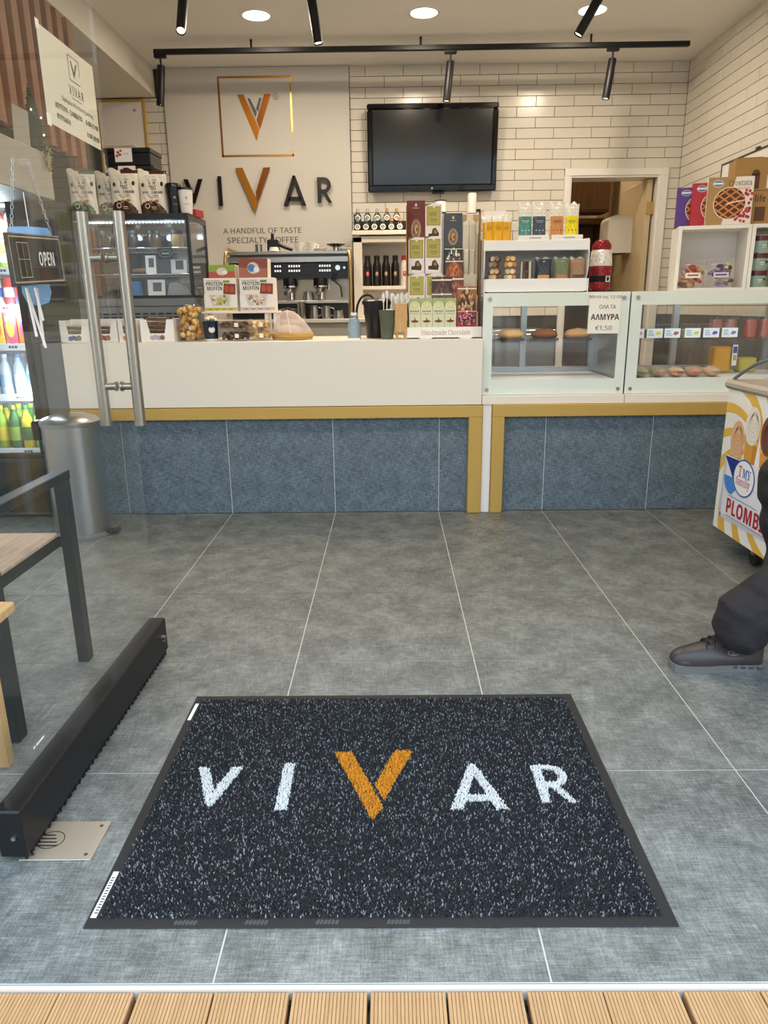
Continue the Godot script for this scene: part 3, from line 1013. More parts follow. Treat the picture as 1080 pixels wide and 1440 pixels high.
func make_mat() -> void:
	# local frame: x to the right, y up the mat away from the camera (later -z)
	var w := 1.148
	var l := 0.857
	var o := thing("doormat", "black entrance mat with white and orange lettering and a rubber border on the tiled floor", "doormat", T(-0.029, 0.0005, -1.536))
	var bd := Geo.new().box(0, 0.0015, 0, w, 0.003, l, 0.001)
	part(o, "rubber_border", bd, M.rubber)
	# embossed marks on the near rubber edge
	var rng := RandomNumberGenerator.new()
	rng.seed = 77
	for n in 4:
		var mk := Geo.new().c("4a4846").at(Transform3D(Basis(Vector3.RIGHT, -PI / 2), V3(0, 0.0032, l / 2 - 0.012)))
		for k in 6:
			var x := -0.4 + n * 0.138 + k * 0.0075
			mk.poly(PV([x, -0.006, x + 0.005, -0.006, x + 0.0075, 0.001 + 0.005 * rng.randf(), x + 0.0035, 0.006, x, 0.0]))
		part(o, "border_mark", mk, M.matte)
	var lt := Transform3D(Basis(Vector3.RIGHT, -PI / 2) * Basis(Vector3.BACK, PI / 2 - 0.02), V3(-w / 2 + 0.012, 0.0033, -0.34))
	part(o, "edge_label", Geo.new().c("e8e8e6").at(lt).rect(-0.045, -0.005, 0.045, 0.005), M.print)
	var lb := Geo.new().c("e8e8e6")
	lb.at(Transform3D(Basis(Vector3.RIGHT, -PI / 2) * Basis(Vector3.BACK, PI / 2 - 0.02), V3(-w / 2 + 0.012, 0.0033, 0.345))).rect(-0.06, -0.006, 0.06, 0.006)
	lb.c("333333").at(Transform3D(Basis(Vector3.RIGHT, -PI / 2) * Basis(Vector3.BACK, PI / 2), V3(-w / 2 + 0.0121, 0.0036, 0.345)))
	for k in 14:
		lb.rect(-0.05 + k * 0.007, -0.004, -0.047 + k * 0.007, 0.003)
	part(o, "edge_label", lb, M.print)
	# lettering: outlines in mat coordinates (x right, y away), measured from the mat's centre
	var cx := -0.029
	var cz := 1.536
	var white := []
	white.append(PV([-0.505 - cx, 1.605 - cz, -0.477 - cx, 1.605 - cz, -0.444 - cx, 1.512 - cz, -0.418 - cx, 1.605 - cz, -0.388 - cx, 1.606 - cz, -0.433 - cx, 1.454 - cz, -0.45 - cx, 1.454 - cz]))
	white.append(PV([-0.284 - cx, 1.62 - cz, -0.256 - cx, 1.62 - cz, -0.253 - cx, 1.437 - cz, -0.283 - cx, 1.437 - cz]))
	for p in a_strokes(0.14, 0.175, 0.028):
		white.append(shifted(p, Vector2(0.133 - cx, 1.436 - cz)))
	white.append(shifted(letter_r(0.085, 0.148, 0.025), Vector2(0.353 - cx, 1.459 - cz)))
	var gold := [PV([-0.158 - cx, 1.667 - cz, -0.11 - cx, 1.667 - cz, -0.024 - cx, 1.447 - cz, -0.05 - cx, 1.4 - cz]), PV([0.004 - cx, 1.672 - cz, 0.053 - cx, 1.672 - cz, -0.022 - cx, 1.47 - cz, -0.047 - cx, 1.53 - cz])]
	# pile: tufts, one cone each
	var tuft := Geo.new()
	for k in 3:
		var a := TAU * k / 3
		var b := TAU * (k + 1) / 3
		var pa := V3(cos(a) * 0.0022, 0, sin(a) * 0.0022)
		var pb := V3(cos(b) * 0.0022, 0, sin(b) * 0.0022)
		var tp := V3(0.0, 0.0062, 0.0)
		var ta := tp + (pa * 0.35)
		var tb := tp + (pb * 0.35)
		tuft.quad(pa, pb, tb, ta, (pa + pb))
		tuft.tri(tp, ta, tb, Vector3.UP)
	var tm := tuft.mesh()
	var sets := {"pile": [[], []], "white_lettering": [[], []], "orange_lettering": [[], []]}
	rng.seed = 1234
	var pitch := 0.0034
	var mx := w / 2 - 0.026
	var my := l / 2 - 0.024
	var dark := Color("272628").srgb_to_linear()
	var fleck := Color("a6a5a2").srgb_to_linear()
	var wcol := Color("eceae4").srgb_to_linear()
	var gcol := Color("e0941e").srgb_to_linear()
	var y := -my
	while y < my:
		var x := -mx
		while x < mx:
			var q := Vector2(x + (rng.randf() - 0.5) * pitch, y + (rng.randf() - 0.5) * pitch)
			var key := "pile"
			var cc := dark * rng.randf_range(0.55, 1.6)
			if rng.randf() < 0.13:
				cc = fleck * rng.randf_range(0.3, 1.0)
			if q.y > -0.16 and q.y < 0.16:
				if in_poly(q, white):
					key = "white_lettering"
					cc = wcol * rng.randf_range(0.85, 1.0)
				elif in_poly(q, gold):
					key = "orange_lettering"
					cc = gcol * rng.randf_range(0.75, 1.1)
			var bs := Basis.from_euler(Vector3(rng.randf_range(-0.45, 0.45), rng.randf() * TAU, rng.randf_range(-0.45, 0.45))).scaled(Vector3.ONE * rng.randf_range(0.85, 1.15))
			sets[key][0].append(Transform3D(bs, V3(q.x, 0.003, -q.y)))
			sets[key][1].append(Color(cc.r, cc.g, cc.b))
			x += pitch
		y += pitch
	part(o, "backing", Geo.new().box(0, 0.0034, 0, mx * 2, 0.0012, my * 2), M.black)
	for k in sets:
		var mm := MultiMesh.new()
		mm.transform_format = MultiMesh.TRANSFORM_3D
		mm.use_colors = true
		mm.mesh = tm
		mm.instance_count = sets[k][0].size()
		for i in mm.instance_count:
			mm.set_instance_transform(i, sets[k][0][i])
			mm.set_instance_color(i, sets[k][1][i])
		var n := MultiMeshInstance3D.new()
		n.name = k
		n.multimesh = mm
		n.material_override = M.pile
		n.set_meta("kind", "stuff")
		o.add_child(n, true)


func make_sign_panel() -> void:
	var o := thing("logo_panel", "tall off-white wall panel carrying the shop's logo and raised lettering", "sign")
	part(o, "board", Geo.new().span(-1.775, -0.302, 1.0, 2.972, -6.4, -6.376, 0.002), M.panel_paint)
	var z := -6.3755
	var zb := -6.372
	# open square outline
	var s := 0.0145
	part(o, "logo_outline", Geo.new().c("b5833f").span(-1.341, -0.757, 2.893, 2.893 + s, z, zb).c("a86f38").span(-1.341, -1.341 + s, 2.328, 2.893, z, zb).c("b98a45").span(-1.341, -0.757, 2.328, 2.328 + s, z, zb).c("c9a05a").span(-0.757 - s, -0.757, 2.501, 2.893, z, zb).span(-0.757 - s, -0.757, 2.328, 2.366, z, zb), M.metalprint)
	part(o, "logo_monogram", Geo.new().c("b9772f").prism(PV([-1.189, 2.778, -1.139, 2.778, -1.027, 2.527, -1.053, 2.443]), z, zb).c("8a5024").prism(PV([-0.975, 2.778, -0.921, 2.779, -1.022, 2.527, -1.046, 2.592]), z, zb), M.metalprint)
	part(o, "logo_inner_mark", Geo.new().c("5a5f60").prism(PV([-1.11, 2.749, -1.09, 2.749, -1.041, 2.652, -1.053, 2.61]), z, zb).prism(PV([-1.017, 2.751, -0.998, 2.751, -1.03, 2.652, -1.046, 2.672]), z, zb), M.print)
	part(o, "registered_mark", Geo.new().c("55504a").at(T(-0.884, 2.76, zb)).ring(0, 0, 0.023, 0.023, 0.0035).text("R", 0, 0, 0.017, 0.023), M.print)
	# raised letters on short pins, 4 cm off the board
	var f := -6.345
	var bk := -6.362
	var black := Geo.new()
	black.c("1d1b19").prism(PV([-1.664, 2.163, -1.63, 2.163, -1.588, 2.05, -1.544, 2.163, -1.511, 2.163, -1.583, 1.979, -1.597, 1.979]), bk, f)
	part(o, "letter", black, M.gloss)
	part(o, "letter", Geo.new().c("1d1b19").prism(PV([-1.386, 1.958, -1.356, 1.958, -1.356, 2.182, -1.386, 2.182]), bk, f), M.gloss)
	var al := Geo.new().c("1d1b19").at(T(-0.857, 1.951, 0))
	for p in a_strokes(0.185, 0.229, 0.034):
		al.prism(p, bk, f)
	part(o, "letter", al, M.gloss)
	part(o, "letter", Geo.new().c("1d1b19").at(T(-0.577, 1.973, 0)).prism(letter_r(0.111, 0.191, 0.03), bk, f), M.gloss)
	part(o, "gold_letter", Geo.new().c("c0802f").prism(PV([-1.234, 2.242, -1.178, 2.242, -1.067, 1.978, -1.094, 1.897]), bk, f).c("94582a").prism(PV([-1.009, 2.242, -0.954, 2.243, -1.066, 1.985, -1.081, 2.055]), bk, f), M.metalprint)
	for q in [[-1.62, 2.12], [-1.55, 2.12], [-1.371, 2.15], [-1.371, 1.99], [-1.18, 2.18], [-1.0, 2.18], [-1.09, 1.97], [-0.84, 1.97], [-0.69, 1.97], [-0.764, 2.16], [-0.565, 2.12], [-0.565, 2.0]]:
		part(o, "standoff_pin", Geo.new().cyl(V3(q[0], q[1], -6.376), V3(q[0], q[1], bk + 0.001), 0.004, 0.004, 8), M.steel)
	part(o, "tagline", Geo.new().c("4e4a45").at(T(-1.05, 1.768, -6.3745)).text("A HANDFUL OF TASTE", 0, 0, 0.65, 0.042).at(T(-1.048, 1.694, -6.3745)).text("SPECIALTY COFFEE", 0, 0, 0.592, 0.044), M.print)


func make_television() -> void:
	var o := thing("television", "black wall-mounted flat television switched off on the white tiles", "television", T(0.356, 2.358, -6.315, 0.0, 0.085))
	part(o, "bezel", Geo.new().box(0, 0.296, 0, 1.034, 0.044, 0.05, 0.01).box(0, -0.288, 0, 1.034, 0.058, 0.05, 0.012).box(-0.495, 0, 0, 0.044, 0.55, 0.05, 0.01).box(0.495, 0, 0, 0.044, 0.55, 0.05, 0.01), M.blackgloss)
	var sc := mat("tv_screen", "0c0d0f", 0.14)
	sc.metallic_specular = 0.72
	part(o, "screen", Geo.new().box(0, 0.005, 0.005, 0.95, 0.54, 0.02), sc)
	part(o, "housing", Geo.new().box(0, 0, -0.025, 0.9, 0.5, 0.04, 0.01), M.black)
	part(o, "emblem", Geo.new().cyl(V3(0, -0.291, 0.025), V3(0, -0.291, 0.027), 0.008), M.steel)
	part(o, "stand_neck", Geo.new().lathe([Vector2(0, -0.006), Vector2(0.05, -0.006), Vector2(0.05, 0.004), Vector2(0, 0.004)], V3(0.05, -0.325, -0.005), 20), M.black)


func bottle_prof(h: float, r: float, neck: float) -> Array:
	return [Vector2(0, 0), Vector2(r * 0.9, 0), Vector2(r, h * 0.04), Vector2(r, h * 0.58), Vector2(r * 0.85, h * 0.7), Vector2(neck, h * 0.84), Vector2(neck, h * 0.92), Vector2(0, h * 0.92)]


func make_fridge() -> void:
	var o := thing("drinks_fridge", "tall lit drinks fridge full of bottles and cans seen through the glass door", "fridge")
	part(o, "cabinet", Geo.new().span(-2.6, -2.57, 0.02, 1.76, -4.62, -3.96).span(-1.955, -1.925, 0.02, 1.76, -4.62, -3.96).span(-2.57, -1.955, 1.7, 1.76, -4.62, -3.96).span(-2.6, -1.925, 0.02, 0.36, -4.62, -3.95, 0.004), M.darkgrey)
	part(o, "plinth", Geo.new().span(-2.59, -1.935, 0.04, 0.33, -3.949, -3.945), M.blackgloss)
	part(o, "lining", Geo.new().span(-2.57, -1.955, 0.36, 1.7, -4.6, -4.58).span(-2.569, -2.56, 0.36, 1.7, -4.58, -3.98).span(-1.965, -1.956, 0.36, 1.7, -4.58, -3.98), M.fridge_lining)
	part(o, "light_tube", Geo.new().cyl(V3(-1.985, 0.45, -4.03), V3(-1.985, 1.66, -4.03), 0.009).cyl(V3(-2.5, 1.68, -4.03), V3(-2.0, 1.68, -4.03), 0.009), M.led_glow)
	for y in [0.7, 1.15, 1.55]:
		var l := OmniLight3D.new()
		l.name = "tube_light"
		l.light_color = Color(0.85, 0.94, 1.0)
		l.light_energy = 0.2
		l.light_size = 0.03
		l.omni_range = 6
		l.omni_attenuation = 2
		l.shadow_enabled = true
		l.position = V3(-2.03, y, -4.02)
		o.add_child(l, true)
	part(o, "door_frame", Geo.new().span(-2.6, -1.925, 1.69, 1.755, -3.955, -3.92, 0.004).span(-2.6, -1.925, 0.36, 0.385, -3.955, -3.92, 0.004).span(-1.95, -1.925, 0.385, 1.69, -3.955, -3.92, 0.004).span(-2.6, -2.56, 0.385, 1.69, -3.955, -3.92, 0.004), M.blackmetal)
	part(o, "door_glass", Geo.new().span(-2.56, -1.95, 0.385, 1.69, -3.942, -3.936), M.clear)
	# header box above
	part(o, "header", Geo.new().span(-2.6, -1.66, 1.675, 1.885, -3.86, -3.33, 0.004).span(-2.6, -1.95, 1.762, 1.885, -4.5, -3.86), M.header)
	var ys := [0.395, 0.7, 0.975, 1.18, 1.372, 1.545]
	for k in 6:
		var sh := part(o, "shelf", Geo.new().span(-2.555, -1.968, ys[k] - 0.006, ys[k], -4.57, -4.02), M.clear)
		part(sh, "price_strip", Geo.new().c("eef1f2").span(-2.555, -1.968, ys[k] - 0.034, ys[k] + 0.004, -4.02, -4.014).c("3b3b3b").at(T(-2.06, ys[k] - 0.015, -4.0135)).rect(-0.025, -0.006, -0.012, 0.006).rect(-0.008, -0.006, 0.003, 0.006).rect(0.007, -0.006, 0.022, 0.006), M.print)
	# what stands on the shelves: one bottle or can of each kind, then copies
	var kinds := [
		["glass_bottle", "green-yellow glass soda bottle", 0.24, 0.032, ["8fae3c", "d8c23a", "3d6b3a"], 0.395, 4],
		["water_bottle", "clear blue plastic water bottle", 0.22, 0.033, ["9cc4e6", "5e93cf", "e8f0f8"], 0.7, 4],
		["juice_carton", "orange and pink juice carton", 0.17, 0.032, ["e8862e", "d85a7a", "f3c24a"], 0.975, 4],
		["drink_can", "slim blue and red drink can", 0.14, 0.028, ["2f4ea8", "c33b3b", "e9e9ec"], 1.18, 5],
		["soda_bottle", "yellow and green labelled soft drink bottle", 0.145, 0.03, ["e3cf4a", "a7c24a", "f1efe2"], 1.372, 4],
		["milk_bottle", "white bottle with a red label", 0.135, 0.032, ["f4f2ee", "c8453f", "e9d9d0"], 1.545, 4],
	]
	var rng := RandomNumberGenerator.new()
	rng.seed = 8
	for kd in kinds:
		var n: int = kd[6]
		for row in 2:
			for i in n:
				var x: float = -1.999 - i * (kd[3] * 2 + 0.008) - (0.006 if row else 0.0)
				var zz: float = -4.065 - row * (kd[3] * 2 + 0.012)
				var c0: String = kd[4][(i + row) % 3]
				var c1: String = kd[4][(i + row + 1) % 3]
				var word := ["first", "second", "third", "fourth", "fifth"]
				var lab := "%s, %s from right, %s row of fridge shelf" % [kd[1], word[i], "front" if row == 0 else "back"]
				var b := thing(kd[0], lab, "drink", T(x, kd[5] + 0.0006, zz), "drinks in the lit fridge")
				var h: float = kd[2]
				var r: float = kd[3]
				if kd[0] == "juice_carton":
					part(b, "body", Geo.new().c(c0).box(0, h / 2, 0, r * 2, h, r * 2, 0.003), M.gloss)
					part(b, "print", Geo.new().c(c1).at(T(0, 0, r + 0.0004)).disc(0, h * 0.5, r * 0.7, h * 0.3).c("f5f1e6").at(T(0, 0, r + 0.0008)).rect(-r * 0.7, h * 0.72, r * 0.7, h * 0.86), M.print)
				elif kd[0] == "drink_can":
					part(b, "body", Geo.new().c(c0).lathe([Vector2(0, 0), Vector2(r * 0.8, 0), Vector2(r, 0.008), Vector2(r, h - 0.01), Vector2(r * 0.82, h), Vector2(0, h - 0.003)], Vector3(), 16), M.gloss)
					part(b, "label", Geo.new().c(c1).lathe([Vector2(r + 0.0004, h * 0.3), Vector2(r + 0.0004, h * 0.65)], Vector3(), 16), M.print)
				else:
					part(b, "body", Geo.new().c("cfe0f0" if kd[0] == "water_bottle" else c0).lathe(bottle_prof(h, r, r * 0.42), Vector3(), 16), M.gloss)
					part(b, "label", Geo.new().c(c1).lathe([Vector2(r + 0.0005, h * 0.18), Vector2(r + 0.0005, h * 0.5)], Vector3(), 16), M.print)
					part(b, "cap", Geo.new().c(c0 if kd[0] == "water_bottle" else c1).lathe([Vector2(0, h * 0.91), Vector2(r * 0.46, h * 0.91), Vector2(r * 0.46, h), Vector2(0, h)], Vector3(), 12), M.print)
	# on the header: little tree, leaning white card, garland
	var t := thing("christmas_tree", "small cone-shaped green Christmas tree with tiny lights on the fridge header", "ornament", T(-1.70, 1.886, -3.815))
	var tg := Geo.new().c("3c4a3a")
	rng.seed = 21
	for k in 260:
		var f := rng.randf()
		var a := rng.randf() * TAU
		var rr := 0.075 * (1 - f) + 0.006
		var p0 := V3(cos(a) * rr * 0.3, f * 0.29 + 0.01, sin(a) * rr * 0.3)
		tg.cyl(p0, V3(cos(a) * rr, f * 0.29 - 0.006 + 0.01, sin(a) * rr), 0.005, 0.001, 4)
	part(t, "needles", tg, M.matte).set_meta("kind", "stuff")
	part(t, "core", Geo.new().c("2c372b").lathe([Vector2(0, 0), Vector2(0.06, 0.005), Vector2(0.002, 0.295), Vector2(0, 0.295)]), M.matte)
	for q in [[0.5, 0.07], [2.2, 0.12], [1.2, 0.18], [0.2, 0.15]]:
		var rr2: float = 0.08 * (1 - q[1] / 0.3) + 0.005
		part(t, "light_bulb", Geo.new().ell(V3(cos(q[0]) * rr2, q[1], sin(q[0]) * rr2), V3(0.004, 0.004, 0.004), 8), M.lamp_glow)
	solo("leaning_card", "blank pale grey card leaning at the front of the fridge header", "card", Geo.new().box(0, 0.075, 0, 0.003, 0.15, 0.15), M.header, T(-1.675, 1.886, -3.62, 0, 0, -0.06))
	var gl := thing("garland", "green and gold garland hanging over the fridge header's far edge", "garland", T(-1.658, 1.885, -3.82))
	var gg := Geo.new()
	for k in 90:
		gg.c(["5c6b4a", "8a8f5a", "cdbb7a"][k % 3])
		var q := V3(rng.randf_range(-0.01, 0.012), rng.randf_range(-0.09, 0.05), rng.randf_range(-0.03, 0.03))
		gg.cyl(q, q + V3(rng.randf_range(-0.01, 0.02), rng.randf_range(-0.025, 0.025), rng.randf_range(-0.02, 0.02)), 0.003, 0.001, 4)
	part(gl, "sprigs", gg, M.matte).set_meta("kind", "stuff")


func make_freezer() -> void:
	var o := thing("ice_cream_freezer", "chest ice cream freezer with yellow swirl graphics standing at the right", "freezer", T(1.58, 0, -3.385))
	# local: x to the right, z towards the camera; the printed side is x = 0
	part(o, "body", Geo.new().span(0, 0.62, 0.099, 0.765, 0.0, 0.72, 0.004), M.white)
	part(o, "rim", Geo.new().span(-0.018, 0.64, 0.766, 0.806, -0.018, 0.738, 0.012), M.freezer_rim)
	var lid := Geo.new()
	for k in 8:
		var a := k / 8.0
		var b := (k + 1) / 8.0
		var ya := 0.81 + 0.11 * sin(a * PI)
		var yb := 0.81 + 0.11 * sin(b * PI)
		lid.quad(V3(0.02, ya, a * 0.72), V3(0.6, ya, a * 0.72), V3(0.6, yb, b * 0.72), V3(0.02, yb, b * 0.72), V3(0, 1, 0))
	part(o, "lid", lid, M.clear)
	part(o, "lid_frame", Geo.new().tube(range(9).map(func(k): return V3(0.02, 0.81 + 0.11 * sin(k / 8.0 * PI), k / 8.0 * 0.72)), 0.008, 8).tube(range(9).map(func(k): return V3(0.6, 0.81 + 0.11 * sin(k / 8.0 * PI), k / 8.0 * 0.72)), 0.008, 8).cyl(V3(0.02, 0.92, 0.36), V3(0.6, 0.92, 0.36), 0.007), M.grey)
	for q in [[0.07, 0.3], [0.07, 0.66], [0.55, 0.06], [0.55, 0.66]]:
		var w := part(o, "caster", Geo.new().cyl(V3(q[0] - 0.012, 0.035, q[1]), V3(q[0] + 0.012, 0.035, q[1]), 0.034, 0.034, 18), M.rubber)
		part(w, "fork", Geo.new().span(q[0] - 0.018, q[0] + 0.018, 0.05, 0.1, q[1] - 0.015, q[1] + 0.015), M.steel)
	# printed wrap; u runs towards the camera, v up
	var g := Geo.new().at(Transform3D(Basis(Vector3.UP, -PI / 2), V3(-0.0004, 0, 0)))
	var L := func(k: float) -> float: return k * 0.0004
	var frame := PV([0.002, 0.1, 0.718, 0.1, 0.718, 0.764, 0.002, 0.764])
	g.c("f3efe6").rect(0.002, 0.1, 0.718, 0.764, 0.0)
	g.c("e6b64a")
	# bands sweep out of the middle of the print and curve as they go
	for k in 13:
		var a0 := TAU * k / 13.0
		var pts := []
		var oth := []
		for j in 12:
			var r := 0.1 + j * 0.05
			var a := a0 + 2.6 * r
			var wd := 0.2 + 0.03 * sin(k * 1.3)
			pts.append(Vector2(0.33 + cos(a) * r * 1.05, 0.47 + sin(a) * r * 0.95))
			oth.append(Vector2(0.33 + cos(a + wd) * r * 1.05, 0.47 + sin(a + wd) * r * 0.95))
		for j in 11:
			var qd := PackedVector2Array([pts[j], pts[j + 1], oth[j + 1], oth[j]])
			for cut in Geometry2D.intersect_polygons(qd, frame):
				if cut.size() > 2:
					g.poly(cut, L.call(1))
	# cones with scoops
	for q in [[0.145, 0.475, 0.5, "e3b58a", "d8a06e"], [0.27, 0.5, 0.58, "ece4d4", "d9d0bd"], [0.41, 0.5, 0.56, "7a4a3a", "5d372c"]]:
		var cx: float = q[0]
		var yt: float = q[2]
		g.c("d99a3e").poly(PV([cx - 0.062, yt + 0.02, cx + 0.062, yt + 0.02, cx + 0.045, 0.44, cx - 0.045, 0.44]), L.call(2))
		g.c("c98428").poly(PV([cx + 0.02, yt, cx + 0.06, yt + 0.02, cx + 0.045, 0.44, cx + 0.02, 0.44]), L.call(3))
		g.c("e9b458").poly(PV([cx - 0.062, yt - 0.01, cx + 0.062, yt - 0.01, cx + 0.06, yt - 0.03, cx - 0.06, yt - 0.03]), L.call(4))
		g.c(q[3]).disc(cx, yt + 0.05, 0.064, 0.085, L.call(5), 28)
		g.c(q[4])
		for j in 5:
			g.ring(cx + 0.006, yt + 0.04 + j * 0.012, 0.05 - j * 0.007, 0.06 - j * 0.008, 0.004, L.call(6), 24)
	# wrapper panel with the logo and name
	g.c("e9e7e8").poly(PV([0.05, 0.465, 0.60, 0.47, 0.595, 0.175, 0.05, 0.165]), L.call(7))
	g.c("cfccd2").poly(PV([0.05, 0.465, 0.075, 0.46, 0.07, 0.17, 0.05, 0.165]), L.call(8)).poly(PV([0.06, 0.185, 0.595, 0.195, 0.595, 0.175, 0.06, 0.165]), L.call(8))
	g.c("22357f").poly(PV([0.055, 0.46, 0.22, 0.462, 0.19, 0.4, 0.155, 0.365, 0.11, 0.41]), L.call(9))
	var wave := PackedVector2Array()
	for k in 9:
		var a := PI + PI * k / 8.0
		wave.append(Vector2(0.135 + cos(a) * 0.07, 0.372 + sin(a) * 0.075))
	wave.append(Vector2(0.19, 0.375))
	g.c("4a8ad0").poly(wave, L.call(10))
	g.c("2d5fa8").disc(0.252, 0.392, 0.098, 0.085, L.call(11), 36)
	g.c("f4f3f0").disc(0.252, 0.392, 0.09, 0.078, L.call(12), 36)
	g.c("2a4d9c").text("MY", 0.275, 0.415, 0.075, 0.04, L.call(13), true, true)
	g.c("c23240").text("T", 0.215, 0.418, 0.03, 0.05, L.call(13), true, true).text("family", 0.25, 0.368, 0.13, 0.048, L.call(14), false, true)
	g.c("5b7fae").rect(0.125, 0.296, 0.165, 0.304, L.call(13)).rect(0.125, 0.285, 0.4, 0.288, L.call(13))
	g.c("b3212f").text("PLOMBIR", 0.325, 0.238, 0.40, 0.07, L.call(13), true)
	g.c("7d86a3").rect(0.125, 0.190, 0.5, 0.193, L.call(13))
	part(o, "printed_wrap", g, M.gloss)
# tapered capsules joined by a smooth minimum and meshed as surface nets
func sdf_body(caps: Array, cell: float, k: float, fold := 0.0, floor_y := -1e9) -> Geo:
	var lo := Vector3(1e9, 1e9, 1e9)
	var hi := -lo
	for c in caps:
		var r: float = maxf(c[2], c[3]) + cell * 3
		lo = lo.min(c[0] - Vector3.ONE * r).min(c[1] - Vector3.ONE * r)
		hi = hi.max(c[0] + Vector3.ONE * r).max(c[1] + Vector3.ONE * r)
	var nx := int((hi.x - lo.x) / cell) + 2
	var ny := int((hi.y - lo.y) / cell) + 2
	var nz := int((hi.z - lo.z) / cell) + 2
	var f := PackedFloat32Array()
	f.resize(nx * ny * nz)
	f.fill(1.0)
	var nn := noise(91, 5.0, 2)
	for c in caps:
		var a: Vector3 = c[0]
		var b: Vector3 = c[1]
		var ra: float = c[2]
		var rb: float = c[3]
		var r := maxf(ra, rb) + cell * 3
		var l3 := (a.min(b) - Vector3.ONE * r - lo) / cell
		var h3 := (a.max(b) + Vector3.ONE * r - lo) / cell
		var ba := b - a
		var bb := maxf(ba.dot(ba), 1e-9)
		for z in range(maxi(0, int(l3.z)), mini(nz, int(h3.z) + 1)):
			for y in range(maxi(0, int(l3.y)), mini(ny, int(h3.y) + 1)):
				var at := (z * ny + y) * nx
				for x in range(maxi(0, int(l3.x)), mini(nx, int(h3.x) + 1)):
					var p := lo + Vector3(x, y, z) * cell
					var t := clampf((p - a).dot(ba) / bb, 0.0, 1.0)
					var d := (p - a - ba * t).length() - lerpf(ra, rb, t)
					var o := f[at + x]
					var h := maxf(k - absf(o - d), 0.0) / k
					f[at + x] = minf(o, d) - h * h * k * 0.25
	if fold > 0.0 or floor_y > -1e8:
		for z in nz:
			for y in ny:
				for x in nx:
					var i := (z * ny + y) * nx + x
					if absf(f[i]) < cell * 4:
						var p := lo + Vector3(x, y, z) * cell
						if fold > 0.0:
							f[i] += fold * nn.get_noise_3d(p.x * 1.2 - p.y * 0.5, p.y * 1.5 + p.x * 0.8, p.z * 0.7)
						f[i] = maxf(f[i], floor_y - p.y)
	var idx := {}
	var g := Geo.new()
	var pos := PackedVector3Array()
	var nor := PackedVector3Array()
	var sxy := nx * ny
	for z in nz - 1:
		for y in ny - 1:
			for x in nx - 1:
				var i := (z * ny + y) * nx + x
				var v0 := f[i]
				var v := [v0, f[i + 1], f[i + nx], f[i + nx + 1], f[i + sxy], f[i + sxy + 1], f[i + sxy + nx], f[i + sxy + nx + 1]]
				var neg := 0
				for q in v:
					if q < 0.0:
						neg += 1
				if neg == 0 or neg == 8:
					continue
				var s := Vector3()
				var n := 0
				for e in [[0, 1], [2, 3], [4, 5], [6, 7], [0, 2], [1, 3], [4, 6], [5, 7], [0, 4], [1, 5], [2, 6], [3, 7]]:
					var p: float = v[e[0]]
					var q: float = v[e[1]]
					if (p < 0.0) != (q < 0.0):
						var t := p / (p - q)
						var pa := Vector3(e[0] & 1, (e[0] >> 1) & 1, e[0] >> 2)
						var pb := Vector3(e[1] & 1, (e[1] >> 1) & 1, e[1] >> 2)
						s += pa.lerp(pb, t)
						n += 1
				idx[i] = pos.size()
				pos.append(lo + (Vector3(x, y, z) + s / n) * cell)
				nor.append(Vector3(v[1] + v[3] + v[5] + v[7] - v[0] - v[2] - v[4] - v[6], v[2] + v[3] + v[6] + v[7] - v[0] - v[1] - v[4] - v[5], v[4] + v[5] + v[6] + v[7] - v[0] - v[1] - v[2] - v[3]).normalized())
	for i in idx:
		for q in [[1, nx, sxy], [nx, sxy, 1], [sxy, 1, nx]]:
			var j: int = i + q[0]
			if (f[i] < 0.0) == (f[j] < 0.0):
				continue
			var a: int = idx.get(i, -1)
			var b: int = idx.get(i - q[1], -1)
			var c: int = idx.get(i - q[1] - q[2], -1)
			var d: int = idx.get(i - q[2], -1)
			if a < 0 or b < 0 or c < 0 or d < 0:
				continue
			g.tri3(pos[a], pos[b], pos[c], nor[a], nor[b], nor[c])
			g.tri3(pos[a], pos[c], pos[d], nor[a], nor[c], nor[d])
	return g


